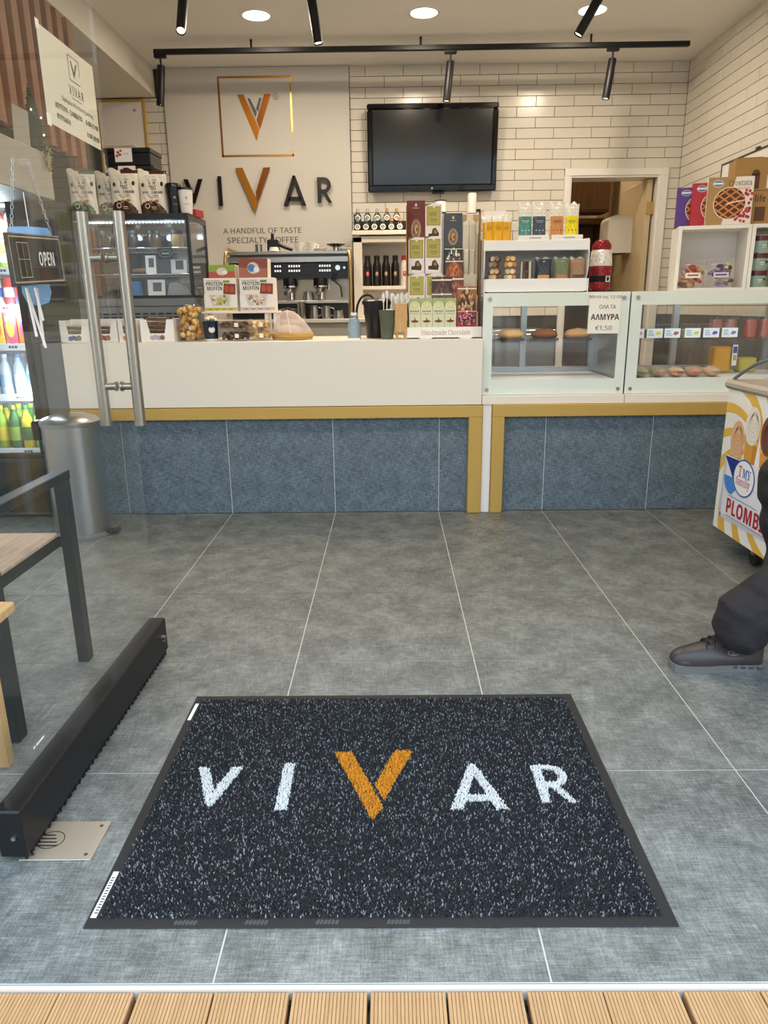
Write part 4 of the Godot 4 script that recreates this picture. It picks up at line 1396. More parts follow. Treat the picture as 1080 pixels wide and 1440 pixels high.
func shoe(o: Node3D, tr: Transform3D) -> void:
	# local: toe towards -x, heel at +x, 0.29 long, sole on y = 0
	var up := Geo.new().c("ffffff")
	# stations along the foot: x, half width, top height, width shift
	var st := [[-0.148, 0.012, 0.034, 0.012], [-0.14, 0.03, 0.047, 0.01], [-0.12, 0.043, 0.058, 0.006], [-0.085, 0.05, 0.066, 0.002], [-0.05, 0.05, 0.079, 0.0], [-0.015, 0.045, 0.098, 0.0], [0.02, 0.04, 0.112, 0.0], [0.055, 0.037, 0.118, 0.0], [0.09, 0.036, 0.118, 0.0], [0.12, 0.034, 0.112, 0.0], [0.138, 0.024, 0.1, 0.0], [0.144, 0.008, 0.08, 0.0]]
	var sec := func(s: Array, base: float, k: int) -> Vector3:
		var a := PI * k / 12.0
		var c := cos(a)
		var sn := sin(a)
		return Vector3(s[0], base + (s[2] - base) * pow(sn, 0.75), s[3] + s[1] * signf(c) * pow(absf(c), 0.6))
	for i in st.size() - 1:
		for k in 12:
			var a: Vector3 = sec.call(st[i], 0.024, k)
			var b: Vector3 = sec.call(st[i + 1], 0.024, k)
			var c: Vector3 = sec.call(st[i + 1], 0.024, k + 1)
			var d: Vector3 = sec.call(st[i], 0.024, k + 1)
			var ca := V3(0, 0.03, 0)
			up.tri3(a, b, c, V3(a.x * 0.2, a.y - ca.y, a.z), V3(b.x * 0.2, b.y - ca.y, b.z), V3(c.x * 0.2, c.y - ca.y, c.z))
			up.tri3(a, c, d, V3(a.x * 0.2, a.y - ca.y, a.z), V3(c.x * 0.2, c.y - ca.y, c.z), V3(d.x * 0.2, d.y - ca.y, d.z))
	var s := part(o, "shoe", up, M.leather, tr)
	var so := PackedVector2Array()
	var so2 := PackedVector2Array()
	for i in st.size():
		so.append(Vector2(st[i][0] - 0.004, -(st[i][3] + st[i][1] + 0.005)))
	for i in range(st.size() - 1, -1, -1):
		so.append(Vector2(st[i][0] - 0.004, -(st[i][3] - st[i][1] - 0.005)))
	var fl := Transform3D(Basis(V3(1, 0, 0), V3(0, 0, -1), V3(0, 1, 0)), Vector3())
	part(s, "sole", Geo.new().c("ffffff").at(fl).prism(so, 0.0, 0.024), M.sole)
	var hb := Geo.new().c("4c4a48")
	for k in 4:
		hb.box(0.045 + k * 0.026, 0.018, -0.039, 0.02, 0.014, 0.008, 0.003)
		hb.box(0.045 + k * 0.026, 0.018, 0.039, 0.02, 0.014, 0.008, 0.003)
	part(s, "sole_window", hb, M.gloss)
	part(s, "toe_cap", Geo.new().ell(V3(-0.108, 0.026, 0.005), V3(0.042, 0.034, 0.048), 20), M.leather)
	var lc := Geo.new()
	for k in 5:
		var x := -0.045 + k * 0.021
		var yy := 0.087 + k * 0.0085
		lc.tube([V3(x, yy - 0.02, -0.036), V3(x + 0.002, yy + 0.003, -0.018), V3(x + 0.008, yy + 0.008, 0.0), V3(x + 0.012, yy + 0.004, 0.018), V3(x + 0.014, yy - 0.018, 0.036)], 0.0032, 6)
		lc.tube([V3(x, yy - 0.02, 0.036), V3(x + 0.002, yy + 0.003, 0.018), V3(x + 0.008, yy + 0.01, 0.0), V3(x + 0.012, yy + 0.004, -0.018), V3(x + 0.014, yy - 0.018, -0.036)], 0.0032, 6)
	part(s, "lace", lc, M.rubber)
	part(s, "side_badge", Geo.new().c("6f6c69").at(T(0.035, 0.07, 0.0445, 0, -0.45)).ring(0, 0, 0.02, 0.008, 0.002).ring(0.004, 0, 0.011, 0.004, 0.0015), M.gloss)


func make_person() -> void:
	var o := thing("person", "seated person in black trousers and black trainers, one leg stretched out beside the freezer", "person")
	var hip1 := V3(1.84, 0.57, -2.2)
	var hip2 := V3(1.84, 0.57, -2.4)
	var kn1 := V3(1.46, 0.47, -2.17)
	var an1 := V3(1.13, 0.13, -2.125)
	var kn2 := V3(1.38, 0.54, -2.46)
	var an2 := V3(1.46, 0.12, -2.44)
	var chest := V3(1.93, 0.95, -2.3)
	var neck := V3(1.92, 1.16, -2.3)
	var sh1 := V3(1.92, 1.06, -2.11)
	var sh2 := V3(1.92, 1.06, -2.49)
	var el1 := V3(1.82, 0.79, -2.06)
	var el2 := V3(1.82, 0.79, -2.54)
	var wr1 := V3(1.6, 0.7, -2.16)
	var wr2 := V3(1.6, 0.72, -2.43)
	var body := [[hip1, kn1, 0.075, 0.05], [kn1, an1, 0.05, 0.036], [hip2, kn2, 0.075, 0.05], [kn2, an2, 0.05, 0.036], [V3(1.86, 0.6, -2.24), V3(1.86, 0.6, -2.36), 0.11, 0.11], [V3(1.88, 0.62, -2.3), chest, 0.11, 0.12], [sh1, sh2, 0.055, 0.055], [chest, neck, 0.1, 0.05], [neck, V3(1.91, 1.27, -2.3), 0.05, 0.055], [V3(1.9, 1.36, -2.3), V3(1.885, 1.3, -2.3), 0.092, 0.07], [V3(1.815, 1.325, -2.3), V3(1.795, 1.305, -2.3), 0.012, 0.014], [sh1, el1, 0.048, 0.038], [el1, wr1, 0.037, 0.025], [sh2, el2, 0.048, 0.038], [el2, wr2, 0.037, 0.025]]
	for s in [[wr1, 1.0], [wr2, -1.0]]:
		var w: Vector3 = s[0]
		body.append([w, w + V3(-0.07, -0.01, 0), 0.026, 0.03])
		for k in 4:
			var z := (k - 1.5) * 0.019
			body.append([w + V3(-0.09, -0.012, z), w + V3(-0.13 + 0.006 * absf(k - 1.5), -0.02, z * 1.1), 0.0095, 0.009])
			body.append([w + V3(-0.13 + 0.006 * absf(k - 1.5), -0.02, z * 1.1), w + V3(-0.155 + 0.008 * absf(k - 1.5), -0.04, z * 1.1), 0.009, 0.008])
		body.append([w + V3(-0.03, -0.005, s[1] * -0.02), w + V3(-0.08, -0.015, s[1] * -0.05), 0.012, 0.01])
	part(o, "body", sdf_body(body, 0.0125, 0.03), M.skin)
	var tr := [[hip1, kn1, 0.1, 0.088], [kn1, V3(1.125, 0.162, -2.125), 0.092, 0.093], [hip2, kn2, 0.1, 0.085], [kn2, an2, 0.083, 0.09], [V3(1.86, 0.6, -2.22), V3(1.86, 0.6, -2.38), 0.13, 0.13]]
	part(o, "trousers", sdf_body(tr, 0.0105, 0.03, 0.02, 0.045), M.trousers)
	var jk := [[V3(1.88, 0.68, -2.25), V3(1.92, 0.98, -2.24), 0.12, 0.115], [V3(1.88, 0.68, -2.35), V3(1.92, 0.98, -2.36), 0.12, 0.115], [sh1, sh2, 0.072, 0.072], [sh1, el1, 0.066, 0.055], [el1, wr1.lerp(el1, 0.12), 0.054, 0.042], [sh2, el2, 0.066, 0.055], [el2, wr2.lerp(el2, 0.12), 0.054, 0.042], [V3(1.72, 0.66, -2.45), V3(1.5, 0.63, -2.44), 0.05, 0.03]]
	part(o, "jacket", sdf_body(jk, 0.0125, 0.03, 0.012), M.jacket)
	part(o, "hair", sdf_body([[V3(1.925, 1.385, -2.3), V3(1.94, 1.33, -2.3), 0.09, 0.075]], 0.01, 0.02, 0.006), M.hair)
	var fc := Geo.new().c("2a2320")
	for s in [-1.0, 1.0]:
		fc.ell(V3(1.818, 1.345, -2.3 + s * 0.032), V3(0.006, 0.006, 0.011), 8)
	fc.c("9a5a4c").ell(V3(1.818, 1.272, -2.3), V3(0.006, 0.007, 0.024), 10)
	part(o, "face_features", fc, M.matte)
	shoe(o, T(1.062, 0.0, -2.14, -0.05))
	shoe(o, T(1.45, 0.0, -2.43, 0.1))
	# the chair that carries the person
	var c := thing("visitor_chair", "dark seat under the seated person by the freezer", "chair", T(1.9, 0, -2.3))
	part(c, "seat", Geo.new().box(0, 0.425, 0, 0.44, 0.04, 0.44, 0.01), M.seat)
	part(c, "backrest", Geo.new().box(0.21, 0.75, 0, 0.03, 0.36, 0.42, 0.01), M.seat)
	for q in [[-0.19, -0.19], [-0.19, 0.19], [0.2, -0.19], [0.2, 0.19]]:
		var top := 0.404 if q[0] < 0 else 0.57
		part(c, "leg", Geo.new().span(q[0] - 0.015, q[0] + 0.015, 0, top, q[1] - 0.015, q[1] + 0.015, 0.002), M.blackmetal)


func make_chair_and_table() -> void:
	var c := thing("armchair", "dark metal framed chair with armrests and a light wooden seat behind the glass door", "chair", T(-1.29, 0, -1.985))
	var w := 0.24
	for q in [[w, -0.235], [-w, -0.235]]:
		part(c, "leg", Geo.new().span(q[0] - 0.018, q[0] + 0.018, 0, 0.63, q[1] - 0.022, q[1] + 0.022, 0.002), M.blackmetal)
	for q in [[w, 0.235], [-w, 0.235]]:
		part(c, "rear_leg", Geo.new().span(q[0] - 0.018, q[0] + 0.018, 0, 0.84, q[1] - 0.022, q[1] + 0.022, 0.002), M.blackmetal)
	for s in [-1.0, 1.0]:
		part(c, "armrest", Geo.new().span(s * w - 0.022, s * w + 0.022, 0.631, 0.661, -0.255, 0.212, 0.002), M.blackmetal)
	part(c, "seat_rail", Geo.new().span(-w + 0.019, w - 0.019, 0.41, 0.445, -0.25, -0.222).span(-w + 0.019, w - 0.019, 0.41, 0.445, 0.222, 0.25).span(w - 0.06, w - 0.03, 0.41, 0.445, -0.22, 0.22).span(-w + 0.03, -w + 0.06, 0.41, 0.445, -0.22, 0.22), M.blackmetal)
	part(c, "seat", Geo.new().span(-w + 0.03, w - 0.026, 0.446, 0.462, -0.215, 0.225, 0.004), M.seat)
	part(c, "backrest", Geo.new().span(-w + 0.02, w - 0.02, 0.62, 0.82, 0.222, 0.238, 0.004), M.seat)
	var t := thing("side_table", "low table with a pale wooden top in front of the dark metal chair", "table", T(-1.22, 0, -1.47))
	part(t, "tabletop", Geo.new().span(-0.28, 0.27, 0.42, 0.448, -0.2, 0.15, 0.004), M.oak)
	for q in [[-0.24, -0.16], [0.2, -0.16], [-0.24, 0.11], [0.2, 0.11]]:
		part(t, "leg", Geo.new().span(q[0] - 0.015, q[0] + 0.015, 0, 0.42, q[1] - 0.015, q[1] + 0.015, 0.002), M.oak)


func make_bin() -> void:
	var o := thing("pedal_bin", "tall round stainless steel pedal bin standing by the counter's left end", "bin", T(-1.645, 0, -3.66))
	part(o, "body", Geo.new().lathe([Vector2(0, 0.02), Vector2(0.14, 0.02), Vector2(0.141, 0.585), Vector2(0, 0.585)], Vector3(), 48), M.steel)
	part(o, "base_ring", Geo.new().lathe([Vector2(0, 0), Vector2(0.148, 0), Vector2(0.15, 0.01), Vector2(0.147, 0.022), Vector2(0.141, 0.024)], Vector3(), 48), M.grey)
	part(o, "lid", Geo.new().lathe([Vector2(0.1, 0.587), Vector2(0.146, 0.587), Vector2(0.147, 0.605), Vector2(0.13, 0.622), Vector2(0.08, 0.64), Vector2(0, 0.648)], Vector3(), 48), M.steel)
	part(o, "hinge", Geo.new().box(-0.16, 0.56, 0.0, 0.05, 0.1, 0.09, 0.01), M.plastic_black)
	part(o, "pedal", Geo.new().box(0.165, 0.022, 0.02, 0.07, 0.012, 0.06, 0.004), M.plastic_black)


func make_espresso() -> void:
	var o := thing("espresso_machine", "two-group chrome espresso machine with gold side rails on the back counter", "coffee machine", T(-0.772, 1.063, -6.01))
	# local: x across, y up, front towards +z (front face near z = 0.2)
	var hw := 0.465
	part(o, "body", Geo.new().span(-hw, hw, 0.03, 0.46, -0.3, 0.1, 0.006), M.steel)
	part(o, "base", Geo.new().span(-hw + 0.01, hw - 0.01, 0.0, 0.115, -0.28, 0.19, 0.004), M.plastic_black)
	part(o, "drip_tray", Geo.new().span(-hw + 0.005, hw - 0.005, 0.116, 0.138, 0.0, 0.24, 0.003), M.steel)
	part(o, "splash_panel", Geo.new().span(-hw + 0.005, hw - 0.005, 0.139, 0.3, 0.101, 0.106), M.brushed)
	part(o, "head_housing", Geo.new().span(-hw + 0.005, hw - 0.005, 0.3, 0.418, 0.101, 0.2, 0.006), M.plastic_black)
	part(o, "top_band", Geo.new().span(-hw, hw, 0.42, 0.462, 0.101, 0.21, 0.004).span(-hw, hw, 0.478, 0.5, -0.3, 0.22, 0.004), M.steel)
	part(o, "cup_tray", Geo.new().span(-hw + 0.02, hw - 0.02, 0.461, 0.477, -0.29, 0.19), M.grey)
	for s in [-1.0, 1.0]:
		part(o, "side_rail", Geo.new().tube([V3(s * (hw + 0.012), 0.02, 0.23), V3(s * (hw + 0.014), 0.3, 0.235), V3(s * (hw + 0.012), 0.42, 0.235), V3(s * (hw + 0.004), 0.49, 0.22), V3(s * (hw - 0.01), 0.52, 0.17), V3(s * (hw - 0.01), 0.52, -0.2)], 0.0125, 10), M.goldrail)
	var xs := [-0.22, 0.015, 0.235]
	for gx in [-0.1, 0.008, 0.243]:
		var bt := Geo.new().c("ffffff")
		for r in 2:
			for k in (3 if gx < -0.05 else 5):
				bt.box(gx + k * 0.019, 0.392 - r * 0.034, 0.201, 0.011, 0.014, 0.003, 0.001)
		part(o, "button_light", bt, M.button_glow)
	part(o, "gauge", Geo.new().cyl(V3(0.38, 0.377, 0.198), V3(0.38, 0.377, 0.206), 0.019, 0.019, 18).cyl(V3(0.43, 0.377, 0.198), V3(0.43, 0.377, 0.206), 0.009), M.chrome)
	for gx in [0.005, 0.24]:
		var h := part(o, "group_head", Geo.new().lathe([Vector2(0, 0.0), Vector2(0.052, 0.0), Vector2(0.055, 0.03), Vector2(0.052, 0.07), Vector2(0.03, 0.078), Vector2(0, 0.078)], V3(gx, 0.235, 0.16), 24), M.plastic_black)
		part(h, "collar", Geo.new().lathe([Vector2(0.05, 0.0), Vector2(0.058, 0.005), Vector2(0.058, 0.016), Vector2(0.05, 0.02)], V3(gx, 0.232, 0.16), 24), M.chrome)
		part(h, "portafilter", Geo.new().lathe([Vector2(0, 0), Vector2(0.03, 0), Vector2(0.034, 0.028), Vector2(0, 0.03)], V3(gx, 0.2, 0.16), 20).cyl(V3(gx, 0.2, 0.17), V3(gx - 0.02, 0.19, 0.3), 0.012, 0.016), M.chrome)
		part(h, "spout", Geo.new().cyl(V3(gx + 0.005, 0.145, 0.16), V3(gx + 0.005, 0.2, 0.16), 0.026, 0.024, 18), M.chrome)
	part(o, "steam_wand", Geo.new().tube([V3(0.36, 0.31, 0.19), V3(0.365, 0.27, 0.22), V3(0.4, 0.24, 0.225), V3(0.41, 0.16, 0.22)], 0.006, 8).cyl(V3(0.34, 0.28, 0.2), V3(0.36, 0.34, 0.2), 0.014), M.plastic_black)
	part(o, "wand_plate", Geo.new().cyl(V3(0.3, 0.22, 0.107), V3(0.3, 0.26, 0.107), 0.012), M.chrome)
	part(o, "emblem", Geo.new().c("b8b8b6").at(T(-0.02, 0.065, 0.1915)).ring(0, 0, 0.032, 0.022, 0.004).poly(PV([-0.09, 0.006, -0.03, 0.016, -0.03, 0.006]), 0.0).poly(PV([0.09, 0.006, 0.03, 0.016, 0.03, 0.006]), 0.0).poly(PV([-0.085, -0.002, -0.03, -0.014, -0.03, -0.005]), 0.0).poly(PV([0.085, -0.002, 0.03, -0.014, 0.03, -0.005]), 0.0), M.print)
	# cups and oddments on top of the machine
	var y := 1.5635
	var cup_p := [Vector2(0, 0), Vector2(0.024, 0), Vector2(0.036, 0.03), Vector2(0.039, 0.062), Vector2(0.036, 0.062), Vector2(0.031, 0.03), Vector2(0, 0.008)]
	for q in [[-0.685, "white coffee cup on the machine, left one of the two with handles"], [-0.595, "white coffee cup on the machine, right one of the two with handles"]]:
		var c := thing("coffee_cup", q[1], "cup", T(q[0], y, -5.86), "white cups on the coffee machine")
		part(c, "bowl", Geo.new().lathe(cup_p, Vector3(), 22), M.white)
		part(c, "handle", Geo.new().tube([V3(0.034, 0.05, 0), V3(0.054, 0.045, 0), V3(0.056, 0.025, 0), V3(0.032, 0.016, 0)], 0.005, 8), M.white)
	var b := thing("tamper_box", "black angular coffee accessory on top of the machine behind the tagline", "accessory", T(-0.89, y, -5.9))
	part(b, "block", Geo.new().box(0, 0.045, 0, 0.085, 0.09, 0.1, 0.008), M.plastic_black)
	part(b, "nozzle", Geo.new().tube([V3(0.03, 0.06, 0.02), V3(0.1, 0.03, 0.03), V3(0.15, 0.014, 0.04)], 0.013, 10), M.plastic_black)
	part(b, "knob", Geo.new().cyl(V3(-0.005, 0.09, 0), V3(-0.005, 0.135, 0), 0.012), M.plastic_black)
	var bowl := thing("white_bowl", "small white bowl lying before the black accessory on the coffee machine", "bowl", T(-0.875, y, -5.82))
	part(bowl, "bowl", Geo.new().lathe([Vector2(0, 0.03), Vector2(0.03, 0.03), Vector2(0.042, 0.0), Vector2(0.038, 0.0), Vector2(0.027, 0.026), Vector2(0, 0.026)]), M.white)
	var sc := thing("scoop_cup", "small steel measuring cup on the left of the coffee machine top", "cup", T(-1.0, y, -5.86))
	part(sc, "cup", Geo.new().lathe([Vector2(0, 0), Vector2(0.026, 0), Vector2(0.028, 0.055), Vector2(0.025, 0.055), Vector2(0.024, 0.005), Vector2(0, 0.005)]), M.steel)
	var pl := thing("dark_plate", "dark saucer upside down on a small stand on the coffee machine", "plate", T(-0.405, y, -5.86))
	part(pl, "plate", Geo.new().lathe([Vector2(0, 0.032), Vector2(0.03, 0.03), Vector2(0.07, 0.045), Vector2(0.072, 0.05), Vector2(0, 0.04)]), M.blackgloss)
	part(pl, "foot", Geo.new().lathe([Vector2(0, 0), Vector2(0.026, 0), Vector2(0.022, 0.03), Vector2(0, 0.03)]), M.steel)
	for q in [[-0.52, "small white saucer between the cups and the dark saucer"], [-0.33, "small white saucer at the right end of the coffee machine top"]]:
		solo("saucer", q[1], "saucer", Geo.new().lathe([Vector2(0, 0), Vector2(0.03, 0), Vector2(0.048, 0.018), Vector2(0.046, 0.02), Vector2(0, 0.008)]), M.white, T(q[0], y, -5.84), "saucers on the coffee machine")
	# milk jugs before the machine on the back counter, and one on the drip tray
	var jug := func(nm: String, label: String, x: float, yy: float, z: float, r: float, h: float, spout: bool) -> void:
		var j := thing(nm, label, "jug", T(x, yy, z), "steel milk jugs")
		part(j, "body", Geo.new().lathe([Vector2(0, 0), Vector2(r, 0), Vector2(r * 1.02, h * 0.3), Vector2(r * 0.86, h * 0.85), Vector2(r * 0.9, h), Vector2(r * 0.84, h), Vector2(r * 0.8, h * 0.85), Vector2(r * 0.9, 0.004), Vector2(0, 0.004)], Vector3(), 24), M.steel)
		if spout:
			part(j, "handle", Geo.new().tube([V3(r * 0.85, h * 0.85, 0), V3(r * 1.6, h * 0.8, 0), V3(r * 1.6, h * 0.35, 0), V3(r * 0.95, h * 0.2, 0)], 0.004, 8), M.steel)
	jug.call("milk_jug", "steel milk jug with a handle on the coffee machine's drip tray", -0.63, 1.2015, -5.85, 0.042, 0.065, true)
	jug.call("milk_jug", "tall steel jug before the coffee machine, left of the three behind the bread basket", -0.575, 1.0625, -5.725, 0.036, 0.1, true)
	jug.call("milk_jug", "steel jug standing in the middle of the three before the coffee machine", -0.482, 1.0625, -5.725, 0.036, 0.098, true)
	jug.call("milk_jug", "short round steel jug, right of the three before the coffee machine", -0.39, 1.0625, -5.725, 0.04, 0.064, false)
	var sl := thing("cup_stack", "stack of ribbed steel cups before the coffee machine emblem", "cups", T(-0.672, 1.0625, -5.725))
	for k in 6:
		part(sl, "cup", Geo.new().lathe([Vector2(0.03, 0.0), Vector2(0.033, 0.001), Vector2(0.035, 0.02), Vector2(0.032, 0.021)], V3(0, k * 0.021, 0), 22), M.steel)


func make_wall_shelves() -> void:
	var o := thing("shelf_unit", "pale open shelf unit on the back counter right of the coffee machine", "shelf", T(-0.283, 1.063, -6.37))
	# local: x to the right, y up, front at z = 0.27
	var w := 1.0
	var g := Geo.new()
	g.span(0, 0.07, 0, 0.62, 0, 0.27, 0.002).span(w - 0.03, w, 0, 0.62, 0, 0.27, 0.002).span(0, w, 0.58, 0.625, 0, 0.27, 0.002)
	g.span(0.07, w - 0.03, 0, 0.02, 0, 0.265)
	part(o, "frame", g, M.paint)
	part(o, "back_panel", Geo.new().span(0.07, w - 0.03, 0.02, 0.58, 0.001, 0.01), M.paint)
	part(o, "foot", Geo.new().span(0.95, 0.99, -0.102, 0.0, 0.05, 0.09), M.paint)
	part(o, "foot", Geo.new().span(0.95, 0.99, -0.102, 0.0, 0.2, 0.24), M.paint)
	part(o, "shelf", Geo.new().span(0.07, w - 0.03, 0.22, 0.247, 0.01, 0.262, 0.002), M.paint)
	part(o, "top_board", Geo.new().span(-0.005, w, 0.636, 0.668, 0, 0.29, 0.002).span(0.02, 0.05, 0.625, 0.636, 0.02, 0.25).span(w - 0.05, w - 0.02, 0.625, 0.636, 0.02, 0.25), M.counter_white)
	# dark bottles on the middle shelf
	for k in 5:
		var red := k == 4
		var b := thing("syrup_bottle", "red-labelled white syrup bottle at the right end of the dark bottles" if red else "black syrup bottle with a small label, %s from the left on the pale shelf" % ["first", "second", "third", "fourth"][k], "bottle", T(-0.172 + k * 0.075, 1.311, -6.17), "bottles on the shelf right of the coffee machine")
		var h := 0.235
		var r := 0.033
		part(b, "body", Geo.new().c("d8c9c0" if red else "16120f").lathe([Vector2(0, 0), Vector2(r, 0), Vector2(r, h * 0.62), Vector2(r * 0.9, h * 0.72), Vector2(r * 0.62, h * 0.84), Vector2(r * 0.62, h * 0.86), Vector2(0, h * 0.86)], Vector3(), 20), M.gloss)
		part(b, "cap", Geo.new().c("a8202a" if red else "0d0d0d").lathe([Vector2(0, h * 0.85), Vector2(r * 0.7, h * 0.85), Vector2(r * 0.68, h), Vector2(0, h)], Vector3(), 16), M.gloss)
		part(b, "label", Geo.new().c("c04a4a" if k == 0 else ("b03038" if red else "8d7864")).at(T(0, h * 0.4, r + 0.0006)).disc(0, 0, 0.013, 0.02).c("e8d8c0").at(T(0, h * 0.4, r + 0.0012)).disc(0, 0.004, 0.005, 0.006), M.print)
	# two rows of small jars with round tags on the top board
	var jp := [Vector2(0, 0), Vector2(0.026, 0), Vector2(0.028, 0.004), Vector2(0.028, 0.045), Vector2(0.016, 0.06), Vector2(0.016, 0.068)]
	for row in 2:
		var nj: int = [6, 5][row]
		for k in nj:
			var x := -0.245 + k * (0.067 if row == 0 else 0.078)
			var z := -6.115 - row * 0.075
			var yy := 1.7315 + row * 0.075
			var pos := ["first", "second", "third", "fourth", "fifth", "sixth"]
			var warm := k >= 4 - row
			var j := thing("tea_jar", "small round-tagged jar, %s from left in the %s row above dark bottles" % [pos[k], "front" if row == 0 else "raised back"], "jar", T(x, yy, z), "small tagged jars on the shelf")
			part(j, "body", Geo.new().c("2b2f2c").lathe(jp, Vector3(), 16), M.gloss)
			part(j, "lid", Geo.new().c("c98f5a" if warm else ("8a9a92" if row == 0 else "b7b5ae")).lathe([Vector2(0, 0.066), Vector2(0.014, 0.066), Vector2(0.012, 0.095), Vector2(0, 0.095)], Vector3(), 14), M.gloss)
			part(j, "tag", Geo.new().c("f2efe8").at(T(0, 0.026, 0.0288)).disc(0, 0, 0.023, 0.021).c("b8503a" if warm else "3f4a44").at(T(0, 0.026, 0.0293)).disc(0, 0, 0.013, 0.011).c("f2efe8").at(T(0, 0.026, 0.0298)).disc(0, -0.001, 0.006, 0.005), M.print)
	solo("jar_riser", "dark stepped riser carrying the back row of small tagged jars", "riser", Geo.new().span(-0.27, 0.16, 1.7315, 1.8055, -6.235, -6.148).span(-0.275, -0.268, 1.7315, 1.86, -6.2, -6.12), M.plastic_black)
	# white canisters on the top board behind the chocolate stand
	for q in [[0.27, 1.7315, 0.05, 0.11, "white canister at the bottom of the stack behind the chocolate stand"], [0.44, 1.7315, 0.06, 0.12, "larger white canister behind the grey-blue chocolate box"], [0.585, 1.7315, 0.04, 0.125, "white canister behind the yellow pouches, left one"], [0.667, 1.7315, 0.04, 0.13, "white canister behind the yellow pouches, right one"]]:
		var c := thing("canister", q[4], "canister", T(q[0] + 0.0, q[1], -6.22), "white canisters on the top board")
		part(c, "body", Geo.new().lathe([Vector2(0, 0), Vector2(q[2], 0), Vector2(q[2], q[3] - 0.012), Vector2(0, q[3] - 0.012)], Vector3(), 26), M.white)
		part(c, "lid", Geo.new().lathe([Vector2(0, q[3] - 0.0118), Vector2(q[2] * 1.03, q[3] - 0.0118), Vector2(q[2] * 1.03, q[3]), Vector2(0, q[3])], Vector3(), 26), M.darkgrey)
	var c2 := thing("canister", "small white canister with a dark base standing on the larger canister below the television", "canister", T(0.42, 1.852, -6.22), "white canisters on the top board")
	part(c2, "body", Geo.new().lathe([Vector2(0, 0.02), Vector2(0.047, 0.02), Vector2(0.047, 0.1), Vector2(0, 0.1)], Vector3(), 26), M.white)
	part(c2, "base", Geo.new().lathe([Vector2(0, 0), Vector2(0.048, 0), Vector2(0.048, 0.02), Vector2(0, 0.02)], Vector3(), 26), M.darkgrey)
	part(c2, "lid", Geo.new().lathe([Vector2(0, 0.1), Vector2(0.049, 0.1), Vector2(0.049, 0.11), Vector2(0, 0.11)], Vector3(), 26), M.darkgrey)
	var c3 := thing("canister", "slim white canister with a dark lever standing on the right canister", "canister", T(0.672, 1.862, -6.22), "white canisters on the top board")
	part(c3, "body", Geo.new().lathe([Vector2(0, 0), Vector2(0.037, 0), Vector2(0.037, 0.14), Vector2(0.03, 0.15), Vector2(0, 0.15)], Vector3(), 26), M.white)
	part(c3, "lever", Geo.new().box(0.05, 0.02, 0, 0.04, 0.02, 0.03, 0.004).box(0.064, 0.0, 0, 0.012, 0.05, 0.03, 0.003), M.plastic_black)


func waffle_bag(label: String, x: float, z: float, main: String, accent: String, ry: float, w: float) -> void:
	var o := thing("waffle_pouch", label, "pouch", T(x, 1.661, z, ry), "waffle pouches on the warming cabinet")
	var pt := func(u: float, v: float) -> String:
		if v > 0.9 and u > 0.45 - (v - 0.9):
			return accent
		var hill := 0.3 * sqrt(maxf(0.0, 1 - pow((u - 0.42) / 0.52, 2.0)))
		if v < hill:
			return accent
		return main
	part(o, "bag", Geo.new().pouch(w, 0.235, 0.07, 26, 40, pt, 0.004), M.gloss)
	var pr := Geo.new()
	pr.c("2d2a26").text("RAW", 0.004, 0.165, 0.036, 0.017, 0.0, true).text("PART", 0.004, 0.144, 0.04, 0.017, 0.0, true).text("WAFFLE BOMB", 0.002, 0.116, 0.11, 0.014, 0.0, true)
	pr.rect(-0.02, 0.179, 0.028, 0.1815).rect(-0.02, 0.131, 0.028, 0.1335)
	pr.c("3b322c").disc(-0.05, 0.155, 0.008, 0.011).disc(0.055, 0.16, 0.008, 0.012)
	pr.c("8a7a6a").rect(-0.03, 0.098, 0.035, 0.101).rect(-0.02, 0.09, 0.025, 0.0925)
	pr.c("a8743e").disc(-0.01, 0.066, 0.011, 0.009).disc(0.022, 0.07, 0.012, 0.008)
	pr.c("e9dcc6").ring(-0.03, 0.045, 0.014, 0.014, 0.004).rect(-0.008, 0.037, 0.032, 0.0405).rect(-0.005, 0.028, 0.03, 0.0305)
	part(o, "print", pr.drape(w, 0.235, 0.07), M.print)


